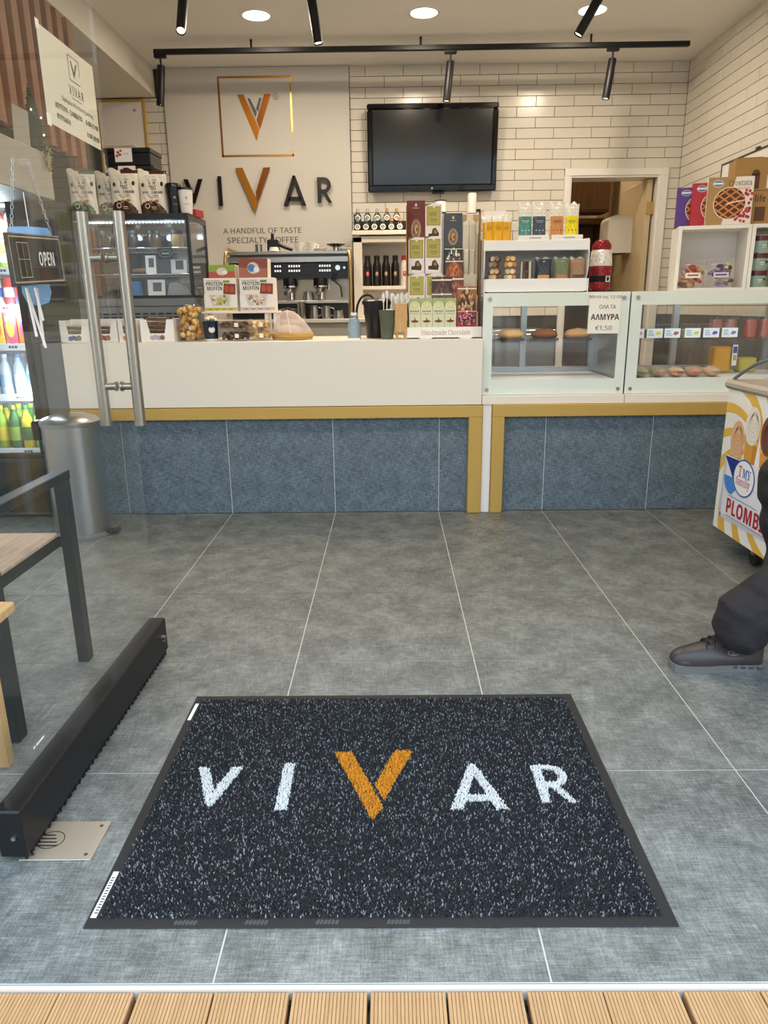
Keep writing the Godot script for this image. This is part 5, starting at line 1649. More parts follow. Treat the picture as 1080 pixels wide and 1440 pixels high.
func make_warming_cabinet() -> void:
	var o := thing("warming_cabinet", "black-framed glass warming cabinet with a bright light strip on the left of the counter", "display cabinet", T(-1.43, 0.9755, -4.25))
	# local: x across (-0.34..0.33), front z = 0, back z = -0.4
	var xl := -0.34
	var xr := 0.325
	part(o, "base", Geo.new().span(xl, xr, 0.0, 0.19, -0.4, -0.004, 0.004), M.grey)
	var vg := Geo.new()
	for r in 3:
		for k in 13:
			vg.box(xl + 0.06 + k * 0.045, 0.15 - r * 0.02, -0.003, 0.03, 0.008, 0.003)
	part(o, "vent_slots", vg, M.black)
	part(o, "sill", Geo.new().span(xl, xr, 0.191, 0.235, -0.4, 0.0, 0.003), M.grey)
	part(o, "frame", Geo.new().span(xl, xr, 0.236, 0.25, -0.02, 0.0).span(xl, xr, 0.65, 0.683, -0.02, 0.002).span(xl, xl + 0.018, 0.25, 0.65, -0.02, 0.0).span(xr - 0.018, xr, 0.25, 0.65, -0.02, 0.0).span(xr - 0.016, xr, 0.236, 0.683, -0.4, -0.38).span(xr - 0.016, xr, 0.655, 0.683, -0.38, -0.02).span(xr - 0.016, xr, 0.236, 0.25, -0.38, -0.02).span(xl, xl + 0.016, 0.236, 0.683, -0.4, -0.38).span(xl, xl + 0.016, 0.655, 0.683, -0.38, -0.02), M.plastic_black)
	part(o, "top", Geo.new().span(xl, xr, 0.672, 0.685, -0.4, -0.02), M.plastic_black)
	part(o, "front_pane", Geo.new().span(xl + 0.018, xr - 0.018, 0.25, 0.65, -0.011, -0.007), M.clear)
	part(o, "side_pane", Geo.new().span(xr - 0.008, xr - 0.004, 0.25, 0.655, -0.38, -0.02), M.clear)
	part(o, "side_pane", Geo.new().span(xl + 0.004, xl + 0.008, 0.25, 0.655, -0.38, -0.02), M.clear)
	part(o, "back_panel", Geo.new().span(xl + 0.016, xr - 0.016, 0.236, 0.67, -0.4, -0.396), M.smoke)
	var ls := part(o, "light_strip", Geo.new().span(xl + 0.02, xr - 0.02, 0.645, 0.65, -0.045, -0.022), M.white)
	for k in 30:
		part(ls, "led", Geo.new().box(xl + 0.04 + k * 0.0202, 0.6405, -0.03, 0.012, 0.009, 0.012, 0.002), M.led_glow)
	for x in [-0.2, 0.0, 0.2]:
		var l := OmniLight3D.new()
		l.name = "strip_light"
		l.light_color = Color(0.85, 0.94, 1.0)
		l.light_energy = 0.012
		l.light_size = 0.02
		l.omni_range = 4
		l.omni_attenuation = 2
		l.shadow_enabled = true
		l.position = V3(x, 0.62, -0.05)
		o.add_child(l, true)
	for y in [0.365, 0.505]:
		var g := Geo.new()
		g.cyl(V3(xl + 0.02, y, -0.03), V3(xr - 0.02, y, -0.03), 0.004).cyl(V3(xl + 0.02, y, -0.36), V3(xr - 0.02, y, -0.36), 0.004)
		for k in 22:
			var x := xl + 0.04 + k * 0.027
			g.cyl(V3(x, y, -0.03), V3(x, y, -0.36), 0.0016, 0.0016, 5)
		part(o, "wire_shelf", g, M.chrome)
	# on the shelves
	var y0 := 0.9755
	var spots := [[-1.6, "dark jar of spread, left one under the light strip", "2a2a26"], [-1.46, "dark jar with a pale band in the middle under the light strip", "3a2c28"], [-1.33, "dark jar of dried fruit, right of the middle under the light strip", "4a3a2e"], [-1.2, "tan jar on the warming cabinet's top shelf, rightmost", "8a7a52"]]
	for s in spots:
		var j := thing("spread_jar", s[1], "jar", T(s[0], y0 + 0.5095, -4.34), "jars in the warming cabinet")
		part(j, "body", Geo.new().c(s[2]).lathe([Vector2(0, 0), Vector2(0.034, 0), Vector2(0.036, 0.06), Vector2(0.03, 0.072), Vector2(0, 0.072)], Vector3(), 18), M.gloss)
		part(j, "lid", Geo.new().c("17181a").lathe([Vector2(0, 0.072), Vector2(0.034, 0.072), Vector2(0.034, 0.092), Vector2(0, 0.092)], Vector3(), 18), M.print)
	solo("shelf_card", "small black card with white lettering hanging on the warming cabinet's top shelf", "card", Geo.new().c("15171a").box(0, 0.0, 0, 0.085, 0.06, 0.003, 0.001).c("8f9aa0").at(T(0, 0, 0.002)).rect(-0.022, -0.004, 0.022, 0.004).ring(0, 0, 0.036, 0.02, 0.002), M.print, T(-1.255, y0 + 0.475, -4.272))
	var cards := [["white tent card with a dark print behind the warming cabinet's glass", -1.36, 0.37, 0.06, 0.1, "dfe3e4"], ["pale folded card on the right of the warming cabinet's middle shelf", -1.2, 0.37, 0.09, 0.075, "cfd6d8"], ["white sloping card on the warming cabinet floor", -1.34, 0.238, 0.1, 0.1, "d9d7cf"]]
	for c in cards:
		solo("tent_card", c[0], "card", Geo.new().c(c[5]).box(0, c[4] / 2, 0, c[3], c[4], 0.003, 0.001).c("4a5560").at(T(0, c[4] * 0.55, 0.002)).rect(-c[3] * 0.2, -0.02, c[3] * 0.3, 0.03), M.print, T(c[1], y0 + c[2], -4.32, 0, -0.12), "cards in the warming cabinet")
	var lo := thing("toasted_loaf", "flat toasted loaf on the warming cabinet's middle shelf", "bread", T(-1.43, y0 + 0.37, -4.36))
	part(lo, "loaf", Geo.new().c("8a6a3e").ell(V3(0, 0.016, 0), V3(0.055, 0.016, 0.04), 16, 0.05, 1.0), M.matte)
	var bb := solo("blue_box", "small blue box on the warming cabinet floor", "box", Geo.new().c("3a6fa8").box(0, 0.045, 0, 0.06, 0.09, 0.05, 0.002), M.print, T(-1.46, y0 + 0.238, -4.33))
	var gr := thing("grey_scoop", "grey sloped tray on the right of the warming cabinet floor", "tray", T(-1.21, y0 + 0.238, -4.35))
	part(gr, "body", Geo.new().c("7d8387").prism(PV([-0.07, 0, 0.07, 0, 0.045, 0.025, 0.02, 0.07, -0.01, 0.085, -0.05, 0.08]), -0.05, 0.04), M.gloss)
	# on top of the cabinet
	waffle_bag("waffle pouch with a green base, leftmost of four", -1.7, -4.325, "e6e0d4", "2f5a3a", 0.12, 0.15)
	waffle_bag("waffle pouch with a green base, second from the left behind the glass edge", -1.578, -4.405, "e6e0d4", "2f5a3a", 0.08, 0.15)
	waffle_bag("waffle pouch with a dark brown base, left one of the brown pair", -1.465, -4.325, "efe6d4", "4a2c1e", 0.02, 0.165)
	waffle_bag("waffle pouch with a dark brown base, right one beside the black cup", -1.318, -4.36, "efe6d4", "4a2c1e", 0.02, 0.165)
	for k in 4:
		var bx := thing("gift_box", "black gift box with red floral label, %s in the stack behind the waffle pouches" % ["lowest", "second up", "third up", "topmost"][k], "box", T(-1.475 + [0.01, -0.005, 0.008, 0.0][k], 1.661 + k * 0.0925, -4.56, [0.02, -0.03, 0.0, -0.04][k]), "black gift boxes stacked on the cabinet")
		part(bx, "body", Geo.new().box(0, 0.033, 0, 0.262, 0.066, 0.19, 0.003), M.plastic_black)
		part(bx, "lid", Geo.new().box(0, 0.079, 0, 0.27, 0.025, 0.2, 0.003), M.plastic_black)
		part(bx, "label", Geo.new().at(T(-0.02, 0.05, 0.1006)).c("efe9e4").rect(-0.05, -0.032, 0.05, 0.04).c("a8323a").disc(-0.03, 0.018, 0.008, 0.007, 0.0004).disc(-0.014, 0.026, 0.007, 0.006, 0.0004).disc(-0.02, 0.006, 0.01, 0.006, 0.0004).disc(-0.036, 0.0, 0.006, 0.008, 0.0004).c("55504c").text("VIVAR", 0.015, 0.01, 0.03, 0.007, 0.0004), M.print)
	var cb := thing("paper_cup", "tall black takeaway cup with a black lid beside the brown waffle pouch", "cup", T(-1.2, 1.661, -4.345))
	part(cb, "body", Geo.new().lathe([Vector2(0, 0), Vector2(0.033, 0), Vector2(0.043, 0.14), Vector2(0, 0.14)], Vector3(), 24), M.plastic_black)
	part(cb, "lid", Geo.new().lathe([Vector2(0, 0.14), Vector2(0.046, 0.14), Vector2(0.045, 0.15), Vector2(0.04, 0.16), Vector2(0, 0.158)], Vector3(), 24), M.plastic_black)
	part(cb, "print", Geo.new().c("9a9a96").at(T(0.014, 0.05, 0.0375, 0.3)).text("VIVAR", 0, 0, 0.024, 0.006), M.print)
	part(cb, "emblem", Geo.new().c("9a9a96").at(T(0.014, 0.085, 0.0395, 0.3)).rect(-0.006, -0.006, 0.006, 0.006), M.print)
	var cw := thing("paper_cup", "white takeaway cup with a dark lid beside the black cup", "cup", T(-1.133, 1.661, -4.34))
	part(cw, "body", Geo.new().lathe([Vector2(0, 0), Vector2(0.031, 0), Vector2(0.04, 0.125), Vector2(0, 0.125)], Vector3(), 24), M.white)
	part(cw, "lid", Geo.new().lathe([Vector2(0, 0.125), Vector2(0.0425, 0.125), Vector2(0.041, 0.136), Vector2(0, 0.136)], Vector3(), 24), M.plastic_black)
	part(cw, "print", Geo.new().c("77736c").at(T(0.012, 0.05, 0.0355, 0.3)).text("VIVAR", 0, 0, 0.024, 0.006), M.print)
	part(cw, "emblem", Geo.new().c("77736c").at(T(0.012, 0.08, 0.0375, 0.3)).poly(PV([-0.006, 0.007, -0.002, 0.007, 0.0, 0.0, 0.004, 0.007, 0.007, 0.007, 0.001, -0.008])), M.print)
	solo("small_box", "flat white box with a red end lying at the cabinet's right top corner", "box", Geo.new().c("ece4dc").box(-0.02, 0.02, 0, 0.12, 0.04, 0.09, 0.002).c("b83a44").box(0.06, 0.02, 0, 0.035, 0.04, 0.09, 0.002), M.print, T(-1.17, 1.661, -4.5, -0.25))
func make_counter_goods() -> void:
	var y := 0.9755
	# cartons of snack bars with a cut-out front
	var bars := [[-1.745, 0.16, "3f5a86", "6d7f3e", "white carton of snack bars with blue fruit on it, leftmost on the counter"], [-1.582, 0.15, "8a3a34", "a5793f", "white carton of snack bars with red berries and nuts on it, between the door handles"], [-1.45, 0.1, "d8632a", "a5532a", "white carton of snack bars with an orange fruit on it, behind the right door handle"], [-1.285, 0.185, "b9a9b4", "7b6a58", "white carton heaped with brown snack bars, right of the door handles"]]
	for n in 4:
		var b: Array = bars[n]
		var w: float = b[1]
		var o := thing("snack_carton", b[4], "carton", T(b[0], y, -4.16), "cartons of snack bars on the counter")
		var g := Geo.new()
		var h := 0.12
		g.prism(PV([-w / 2, 0, w / 2, 0, w / 2, h, w * 0.3, h, w * 0.22, 0.046, -w * 0.22, 0.046, -w * 0.3, h, -w / 2, h]), 0.07, 0.073)
		g.span(-w / 2, -w / 2 + 0.003, 0, h, -0.07, 0.07).span(w / 2 - 0.003, w / 2, 0, h, -0.07, 0.07).span(-w / 2 + 0.003, w / 2 - 0.003, 0, h + 0.005, -0.073, -0.07).span(-w / 2 + 0.003, w / 2 - 0.003, 0, 0.003, -0.07, 0.07)
		part(o, "tray", g, M.card)
		var pr := Geo.new().at(T(0, 0.022, 0.0735))
		for k in 4:
			pr.c(b[2]).disc(-w * 0.16 + k * w * 0.1, 0.004 * (k % 2), 0.013, 0.013, 0.0004 * k)
		pr.c(b[3]).disc(w * 0.14, 0.0, 0.014, 0.011, 0.002)
		part(o, "print", pr, M.print)
		for k in (6 if n == 3 else 4):
			var bar := Geo.new().c(["6b4a30", "8a6238", "74543a"][k % 3])
			bar.box(0, 0, 0, w * 0.72, 0.017, 0.1, 0.006)
			bar.c("cbb9a4").box(0, 0.0088, 0.0, w * 0.5, 0.002, 0.1).c("5a3c28").box(-w * 0.1, 0, 0.0505, w * 0.2, 0.012, 0.002)
			part(o, "snack_bar", bar, M.gloss, T(0.004 * sin(k * 2.1), 0.014 + k * 0.0215, 0.008, 0.05 * sin(k * 1.7), 0, 0.04 * cos(k * 2.9)))
	# bag of caramel popcorn
	var pb := thing("popcorn_bag", "clear bag of big caramel popcorn clusters right of the snack cartons", "bag", T(-1.11, y, -4.14))
	var rng := RandomNumberGenerator.new()
	rng.seed = 3
	var pg := Geo.new()
	for k in 95:
		var v := rng.randf()
		var waist := 0.062 * (1.0 - 0.35 * exp(-pow((v - 0.62) * 7.0, 2.0)))
		var a := rng.randf() * TAU
		var rr := sqrt(rng.randf()) * waist
		pg.c(["c08a3e", "d9ab5c", "a56f2c", "e3c07c"][k % 4]).ell(V3(cos(a) * rr, 0.016 + v * 0.165, sin(a) * rr * 0.75), Vector3.ONE * rng.randf_range(0.012, 0.019), 8, 0.22, k)
	part(pb, "popcorn", pg, M.gloss).set_meta("kind", "stuff")
	part(pb, "bag", Geo.new().lathe([Vector2(0.03, 0.001), Vector2(0.078, 0.01), Vector2(0.082, 0.09), Vector2(0.062, 0.125), Vector2(0.08, 0.17), Vector2(0.05, 0.2), Vector2(0.03, 0.205)], Vector3(), 22), M.clear)
	# navy cup of popcorn
	var nc := thing("popcorn_cup", "navy blue paper cup of popcorn with a round white emblem under a clear lid", "cup", T(-0.995, y, -4.13))
	part(nc, "cup", Geo.new().c("1d2740").lathe([Vector2(0, 0.012), Vector2(0.036, 0.012), Vector2(0.045, 0.106), Vector2(0.046, 0.108), Vector2(0, 0.108)], Vector3(), 26), M.gloss)
	part(nc, "emblem", Geo.new().c("e9e2da").at(T(0.012, 0.062, 0.0395, 0.28, -0.09)).disc(0, 0, 0.017, 0.017, 0.001).c("c9b6a8").ring(0, 0, 0.014, 0.014, 0.0015, 0.0015), M.print)
	var ng := Geo.new()
	for k in 26:
		var a := rng.randf() * TAU
		var rr := sqrt(rng.randf()) * 0.034
		ng.c(["f0dfae", "e6cc86", "f6ecd0"][k % 3]).ell(V3(cos(a) * rr, 0.112 + rng.randf() * 0.026 * (1 - rr / 0.05), sin(a) * rr), Vector3.ONE * 0.009, 7, 0.25, k)
	part(nc, "popcorn", ng, M.matte).set_meta("kind", "stuff")
	part(nc, "lid", Geo.new().lathe([Vector2(0.046, 0.108), Vector2(0.047, 0.115), Vector2(0.04, 0.14), Vector2(0.015, 0.152), Vector2(0, 0.153)], Vector3(), 24), M.clear)
	part(nc, "foot", Geo.new().c("e9e5dd").lathe([Vector2(0, 0), Vector2(0.034, 0), Vector2(0.036, 0.012), Vector2(0, 0.012)], Vector3(), 24), M.print)
	# clamshell tubs
	var tub := func(label: String, x: float, yy: float, z: float, w: float, h: float, d: float, colors: Array, sd: int) -> void:
		var t := thing("clamshell_tub", label, "tub", T(x, yy, z), "clear tubs of biscuits and nuts")
		var bx := Geo.new()
		bx.span(-w / 2, w / 2, 0, 0.002, -d / 2, d / 2).span(-w / 2, -w / 2 + 0.0015, 0.002, h, -d / 2, d / 2).span(w / 2 - 0.0015, w / 2, 0.002, h, -d / 2, d / 2).span(-w / 2, w / 2, 0.002, h, d / 2 - 0.0015, d / 2).span(-w / 2, w / 2, 0.002, h, -d / 2, -d / 2 + 0.0015)
		part(t, "tub", bx, M.clear)
		part(t, "lid", Geo.new().span(-w / 2 - 0.003, w / 2 + 0.003, h, h + 0.004, -d / 2 - 0.003, d / 2 + 0.003, 0.001), M.clear)
		var r2 := RandomNumberGenerator.new()
		r2.seed = sd
		var g := Geo.new()
		for k in 70:
			g.c(colors[k % colors.size()]).ell(V3(r2.randf_range(-w / 2 + 0.012, w / 2 - 0.012), r2.randf_range(0.012, h - 0.012), r2.randf_range(-d / 2 + 0.012, d / 2 - 0.012)), V3(0.0105, r2.randf_range(0.006, 0.01), 0.0105), 7, 0.15, k)
		part(t, "biscuits", g, M.matte).set_meta("kind", "stuff")
		part(t, "price_sticker", Geo.new().c("ece8e2").at(T(w * 0.1, h * 0.5, d / 2 + 0.0008)).rect(-0.011, -0.011, 0.011, 0.011), M.print)
	tub.call("clear tub of dark biscuits, lower one of the stack beside the navy cup", -0.86, y, -4.14, 0.17, 0.055, 0.13, ["5d4636", "6f5644", "4b372b"], 31)
	tub.call("clear tub of dark biscuits, upper one of the stack beside the navy cup", -0.86, y + 0.0615, -4.14, 0.17, 0.05, 0.13, ["6a4f3c", "7d6048", "523c2e"], 32)
	tub.call("clear tub of pale nuts, lower one beside the bread basket", -0.717, y, -4.14, 0.1, 0.055, 0.13, ["d9b676", "e7cf98", "c79e5a"], 33)
	tub.call("clear tub of pale nuts, upper one beside the bread basket", -0.717, y + 0.0615, -4.14, 0.1, 0.05, 0.13, ["dcb26a", "ead09a", "c9964c"], 34)
	tub.call("clear tub of golden biscuits behind the stacked tubs", -0.78, y, -4.24, 0.2, 0.115, 0.055, ["dba95a", "e3bd7c", "c58f42"], 35)
	# bread under a mesh cover in a woven tray
	var bk := thing("bread_basket", "round woven bread tray under a pale mesh food cover on the counter", "basket", T(-0.548, y, -4.18))
	var wv := Geo.new()
	for k in 4:
		var pts := []
		for j in 41:
			var a := TAU * j / 40.0
			var rr := 0.108 + 0.003 * k + 0.0014 * (1 if (j + k) % 2 else -1)
			pts.append(V3(cos(a) * rr, 0.007 + k * 0.008, sin(a) * rr * 0.72))
		wv.c(["c9a45c", "b98f48", "d3b26e", "c09a52"][k]).tube(pts, 0.0046, 7, false)
	wv.c("c29c56").cyl(V3(0, 0.002, 0), V3(0, 0.006, 0), 0.078, 0.078, 28)
	part(bk, "woven_tray", wv, M.matte)
	part(bk, "bread", Geo.new().c("d8c3a0").ell(V3(-0.02, 0.045, 0), V3(0.075, 0.04, 0.05), 18, 0.04, 2.0), M.matte)
	var cv := Geo.new()
	var CP := func(i: int, k: int) -> Vector3:
		var t := i / 10.0
		var a := TAU * (k % 28) / 28.0
		var r := 0.111 * pow(1 - t, 0.55)
		var yy := 0.036 + 0.128 * pow(t, 0.9) + 0.004 * sin(a * 4.0) * (1 - t)
		return V3(cos(a) * r - 0.025 * t, yy, sin(a) * r * 0.73)
	for i in 10:
		for k in 28:
			cv.quad(CP.call(i, k), CP.call(i, k + 1), CP.call(i + 1, k + 1), CP.call(i + 1, k), CP.call(i, k) - V3(0, 0.03, 0))
	var net := glassy("netting", "ecd9cf", 0.42, 0.6)
	part(bk, "mesh_cover", cv, net)
	var wires := Geo.new().c("f0e4da")
	for s in 4:
		var pts := []
		for i in 10:
			pts.append(CP.call(i, s * 7) * 1.004)
		wires.tube(pts, 0.0016, 6)
	part(bk, "cover_wire", wires, M.print)
	# stand with boxes of muffins
	var st := thing("display_stand", "white low stand carrying the boxes of muffins", "stand", T(-0.86, y, -4.36))
	part(st, "shelf", Geo.new().box(0, 0.152, 0, 0.44, 0.012, 0.17, 0.002), M.white)
	for x in [-0.2, 0.15, 0.2]:
		part(st, "leg", Geo.new().box(x, 0.0725, 0.06, 0.018, 0.145, 0.018), M.white)
		part(st, "leg", Geo.new().box(x, 0.0725, -0.06, 0.018, 0.145, 0.018), M.white)
	var mb := func(label: String, x: float, yy: float, z: float, w: float, h: float, tone: String, pic: String, band: String, name_on: bool, rz: float) -> void:
		var o := thing("muffin_box", label, "box", T(x, yy, z, 0, 0, rz), "boxes of muffins on the stand")
		part(o, "box", Geo.new().c("efe8dd").box(0, h / 2, 0, w, h, 0.12, 0.002), M.print)
		var g := Geo.new().at(T(0, 0, 0.0606))
		if name_on:
			g.c("2a2623").text("PROTEIN", -w * 0.17, h * 0.83, w * 0.5, 0.021, 0.0, true).text("MUFFIN", -w * 0.17, h * 0.69, w * 0.46, 0.021, 0.0, true)
			g.c("6f6a62").rect(-w * 0.42, h * 0.915, w * 0.02, h * 0.93)
			g.c("8a3a2a").poly(PV([w * 0.08, h * 0.52, w * 0.46, h * 0.5, w * 0.48, h * 0.82, w * 0.12, h * 0.84]), 0.0003).c("b5543a").disc(w * 0.2, h * 0.68, w * 0.07, h * 0.1, 0.0006).disc(w * 0.36, h * 0.66, w * 0.07, h * 0.1, 0.0006)
			g.c(band).rect(w * 0.1, h * 0.86, w * 0.3, h * 0.93, 0.0003)
			g.c("d5cdc2").poly(PV([-w * 0.36, h * 0.5, w * 0.3, h * 0.5, w * 0.24, h * 0.16, -w * 0.26, h * 0.16]), 0.0003)
			var r2 := RandomNumberGenerator.new()
			r2.seed = int(absf(x) * 1000)
			for k in 26:
				g.c([pic, "ece2cf", "8a7a5a", tone][k % 4]).disc(r2.randf_range(-w * 0.26, w * 0.2), r2.randf_range(h * 0.2, h * 0.46), w * 0.045, h * 0.045, 0.0006 + k * 0.00003, 8)
			# the open-fronted tray the packs stand in
			part(o, "tray", Geo.new().prism(PV([-w / 2 - 0.002, 0, w / 2 + 0.002, 0, w / 2 + 0.002, h * 0.5, w * 0.36, h * 0.46, w * 0.28, h * 0.15, -w * 0.3, h * 0.15, -w * 0.38, h * 0.46, -w / 2 - 0.002, h * 0.5]), 0.0622, 0.0642), M.card)
			g.at(T(0, 0, 0.0644)).c(tone).rect(-w / 2, 0.004, w / 2, h * 0.11, 0.0005)
			g.c("6a5a40")
			for k in 4:
				g.rect(-w * 0.4 + k * w * 0.21, h * 0.045, -w * 0.28 + k * w * 0.21, h * 0.065, 0.0008)
		else:
			g.c(tone).rect(-w / 2, h * 0.5, w / 2, h, 0.0002).c(pic).rect(-w * 0.5, 0.0, w * 0.5, h * 0.5, 0.0002)
			g.c("d8c9bb").disc(0.0, h * 0.5, w * 0.2, h * 0.3, 0.0005).c(band).disc(-w * 0.06, h * 0.5, w * 0.13, h * 0.2, 0.0008).c("e9eef4").disc(w * 0.12, h * 0.42, w * 0.1, h * 0.15, 0.001)
		part(o, "print", g, M.print)
	mb.call("white protein muffin box with a yellow-green band, left one under the green-topped box", -0.967, y + 0.159, -4.36, 0.186, 0.182, "cfc04a", "a8b858", "7f9a3f", true, 0.0)
	mb.call("white protein muffin box with a pink band, right one under the blue-printed box", -0.757, y + 0.159, -4.36, 0.196, 0.182, "d8b9a8", "b88a7a", "5f8a4f", true, 0.0)
	mb.call("green and red topped muffin box standing on the left muffin box", -0.955, y + 0.3415, -4.38, 0.15, 0.072, "8ea63f", "b5553f", "d9d3c4", false, 0.02)
	mb.call("brown and blue printed muffin box standing on the right muffin box", -0.775, y + 0.3415, -4.37, 0.165, 0.105, "8a4a38", "a86a55", "4f7fb5", false, -0.03)
	# water bottle on a napkin
	solo("napkin", "folded white paper napkin lying before the blue water bottle", "napkin", Geo.new().box(0, 0.003, 0, 0.12, 0.006, 0.08, 0.001), M.paper, T(-0.225, y, -4.09, 0.1))
	var wb := thing("water_bottle", "small pale blue ribbed water bottle on the counter left of the black jug", "bottle", T(-0.198, y, -4.165))
	var prof := [Vector2(0, 0)]
	for k in 12:
		prof.append(Vector2((0.038 if k % 2 else 0.0405) * (1.0 if k < 7 else 1.0 - (k - 6) * 0.085), 0.002 + k * 0.0108))
	prof.append_array([Vector2(0.017, 0.128), Vector2(0, 0.128)])
	part(wb, "body", Geo.new().lathe(prof, Vector3(), 24), M.bluewater)
	part(wb, "water", Geo.new().c("93a9b6").lathe([Vector2(0, 0.004), Vector2(0.034, 0.004), Vector2(0.034, 0.08), Vector2(0.026, 0.11), Vector2(0, 0.11)], Vector3(), 20), M.gloss)
	part(wb, "cap", Geo.new().c("e8eef2").lathe([Vector2(0, 0.128), Vector2(0.018, 0.128), Vector2(0.018, 0.144), Vector2(0, 0.144)], Vector3(), 20), M.gloss)
	# black jug with a handle
	var jg := thing("black_jug", "black lidded jug with a thin curved handle right of the water bottle", "jug", T(-0.07, y, -4.285))
	part(jg, "body", Geo.new().lathe([Vector2(0, 0), Vector2(0.06, 0), Vector2(0.063, 0.006), Vector2(0.077, 0.185), Vector2(0.0, 0.185)], Vector3(), 30), M.plastic_black)
	part(jg, "lid", Geo.new().lathe([Vector2(0, 0.185), Vector2(0.084, 0.185), Vector2(0.086, 0.205), Vector2(0.07, 0.218), Vector2(0, 0.222)], Vector3(), 30), M.plastic_black)
	var hp := []
	for k in 15:
		var a := PI * k / 14.0
		hp.append(V3(-0.055 + cos(a) * 0.062, 0.135 + sin(a) * 0.105 if k < 8 else 0.135 + sin(a) * 0.105, 0.02))
	hp.append(V3(-0.118, 0.02, 0.02))
	part(jg, "handle", Geo.new().tube(hp, 0.0065, 8), M.plastic_black)
	# green ribbed cup of spoons
	var gc := thing("spoon_cup", "dark green ribbed cup holding clear plastic spoons before the black jug", "cup", T(-0.012, y, -4.11))
	var gp := [Vector2(0, 0), Vector2(0.033, 0)]
	for k in 18:
		gp.append(Vector2(lerpf(0.033, 0.0455, k / 17.0) + (0.001 if k % 2 else -0.001), 0.003 + k * 0.0088))
	gp.append_array([Vector2(0.043, 0.156), Vector2(0.031, 0.004), Vector2(0, 0.004)])
	part(gc, "cup", Geo.new().c("575e4d").lathe(gp, Vector3(), 28), M.gloss)
	var sp := Geo.new()
	for k in 7:
		var a := k * 0.9
		var b0 := V3(cos(a) * 0.018, 0.02, sin(a) * 0.016)
		var t0 := V3(cos(a) * 0.03 + 0.008, 0.2 + 0.012 * (k % 3), sin(a) * 0.024)
		sp.c("e8e6e2").cyl(b0, t0, 0.003, 0.003, 6).ell(t0 + V3(0, 0.014, 0), V3(0.009, 0.02, 0.003), 10)
	part(gc, "spoon", sp, M.gloss)
	part(gc, "napkin", Geo.new().c("f2efe8").box(0.012, 0.15, 0.01, 0.045, 0.02, 0.03, 0.004), M.matte)
	# wooden box of sticks
	var wx := thing("stirrer_box", "light wooden box on short legs full of white wrapped sticks beside the chocolate stand", "box", T(0.064, y, -4.12))
	part(wx, "box", Geo.new().span(-0.033, 0.033, 0.036, 0.19, -0.035, 0.035, 0.003), M.oak)
	for q in [[-0.022, 0.024], [0.022, 0.024], [-0.022, -0.024], [0.022, -0.024]]:
		part(wx, "leg", Geo.new().cyl(V3(q[0], 0, q[1]), V3(q[0], 0.036, q[1]), 0.005, 0.009, 10), M.oak)
	var sk := Geo.new()
	for k in 34:
		var q := V3(rng.randf_range(-0.03, 0.03), 0.18, rng.randf_range(-0.026, 0.026))
		sk.c(["f1eee7", "e6e0d4", "faf8f4"][k % 3])
		var tp := q + V3(q.x * 0.55 + rng.randf_range(-0.012, 0.006), rng.randf_range(0.03, 0.068), q.z * 0.4)
		sk.tube([q, q.lerp(tp, 0.6), tp], 0.0042, 6)
	part(wx, "wrapped_sticks", sk, M.print).set_meta("kind", "stuff")


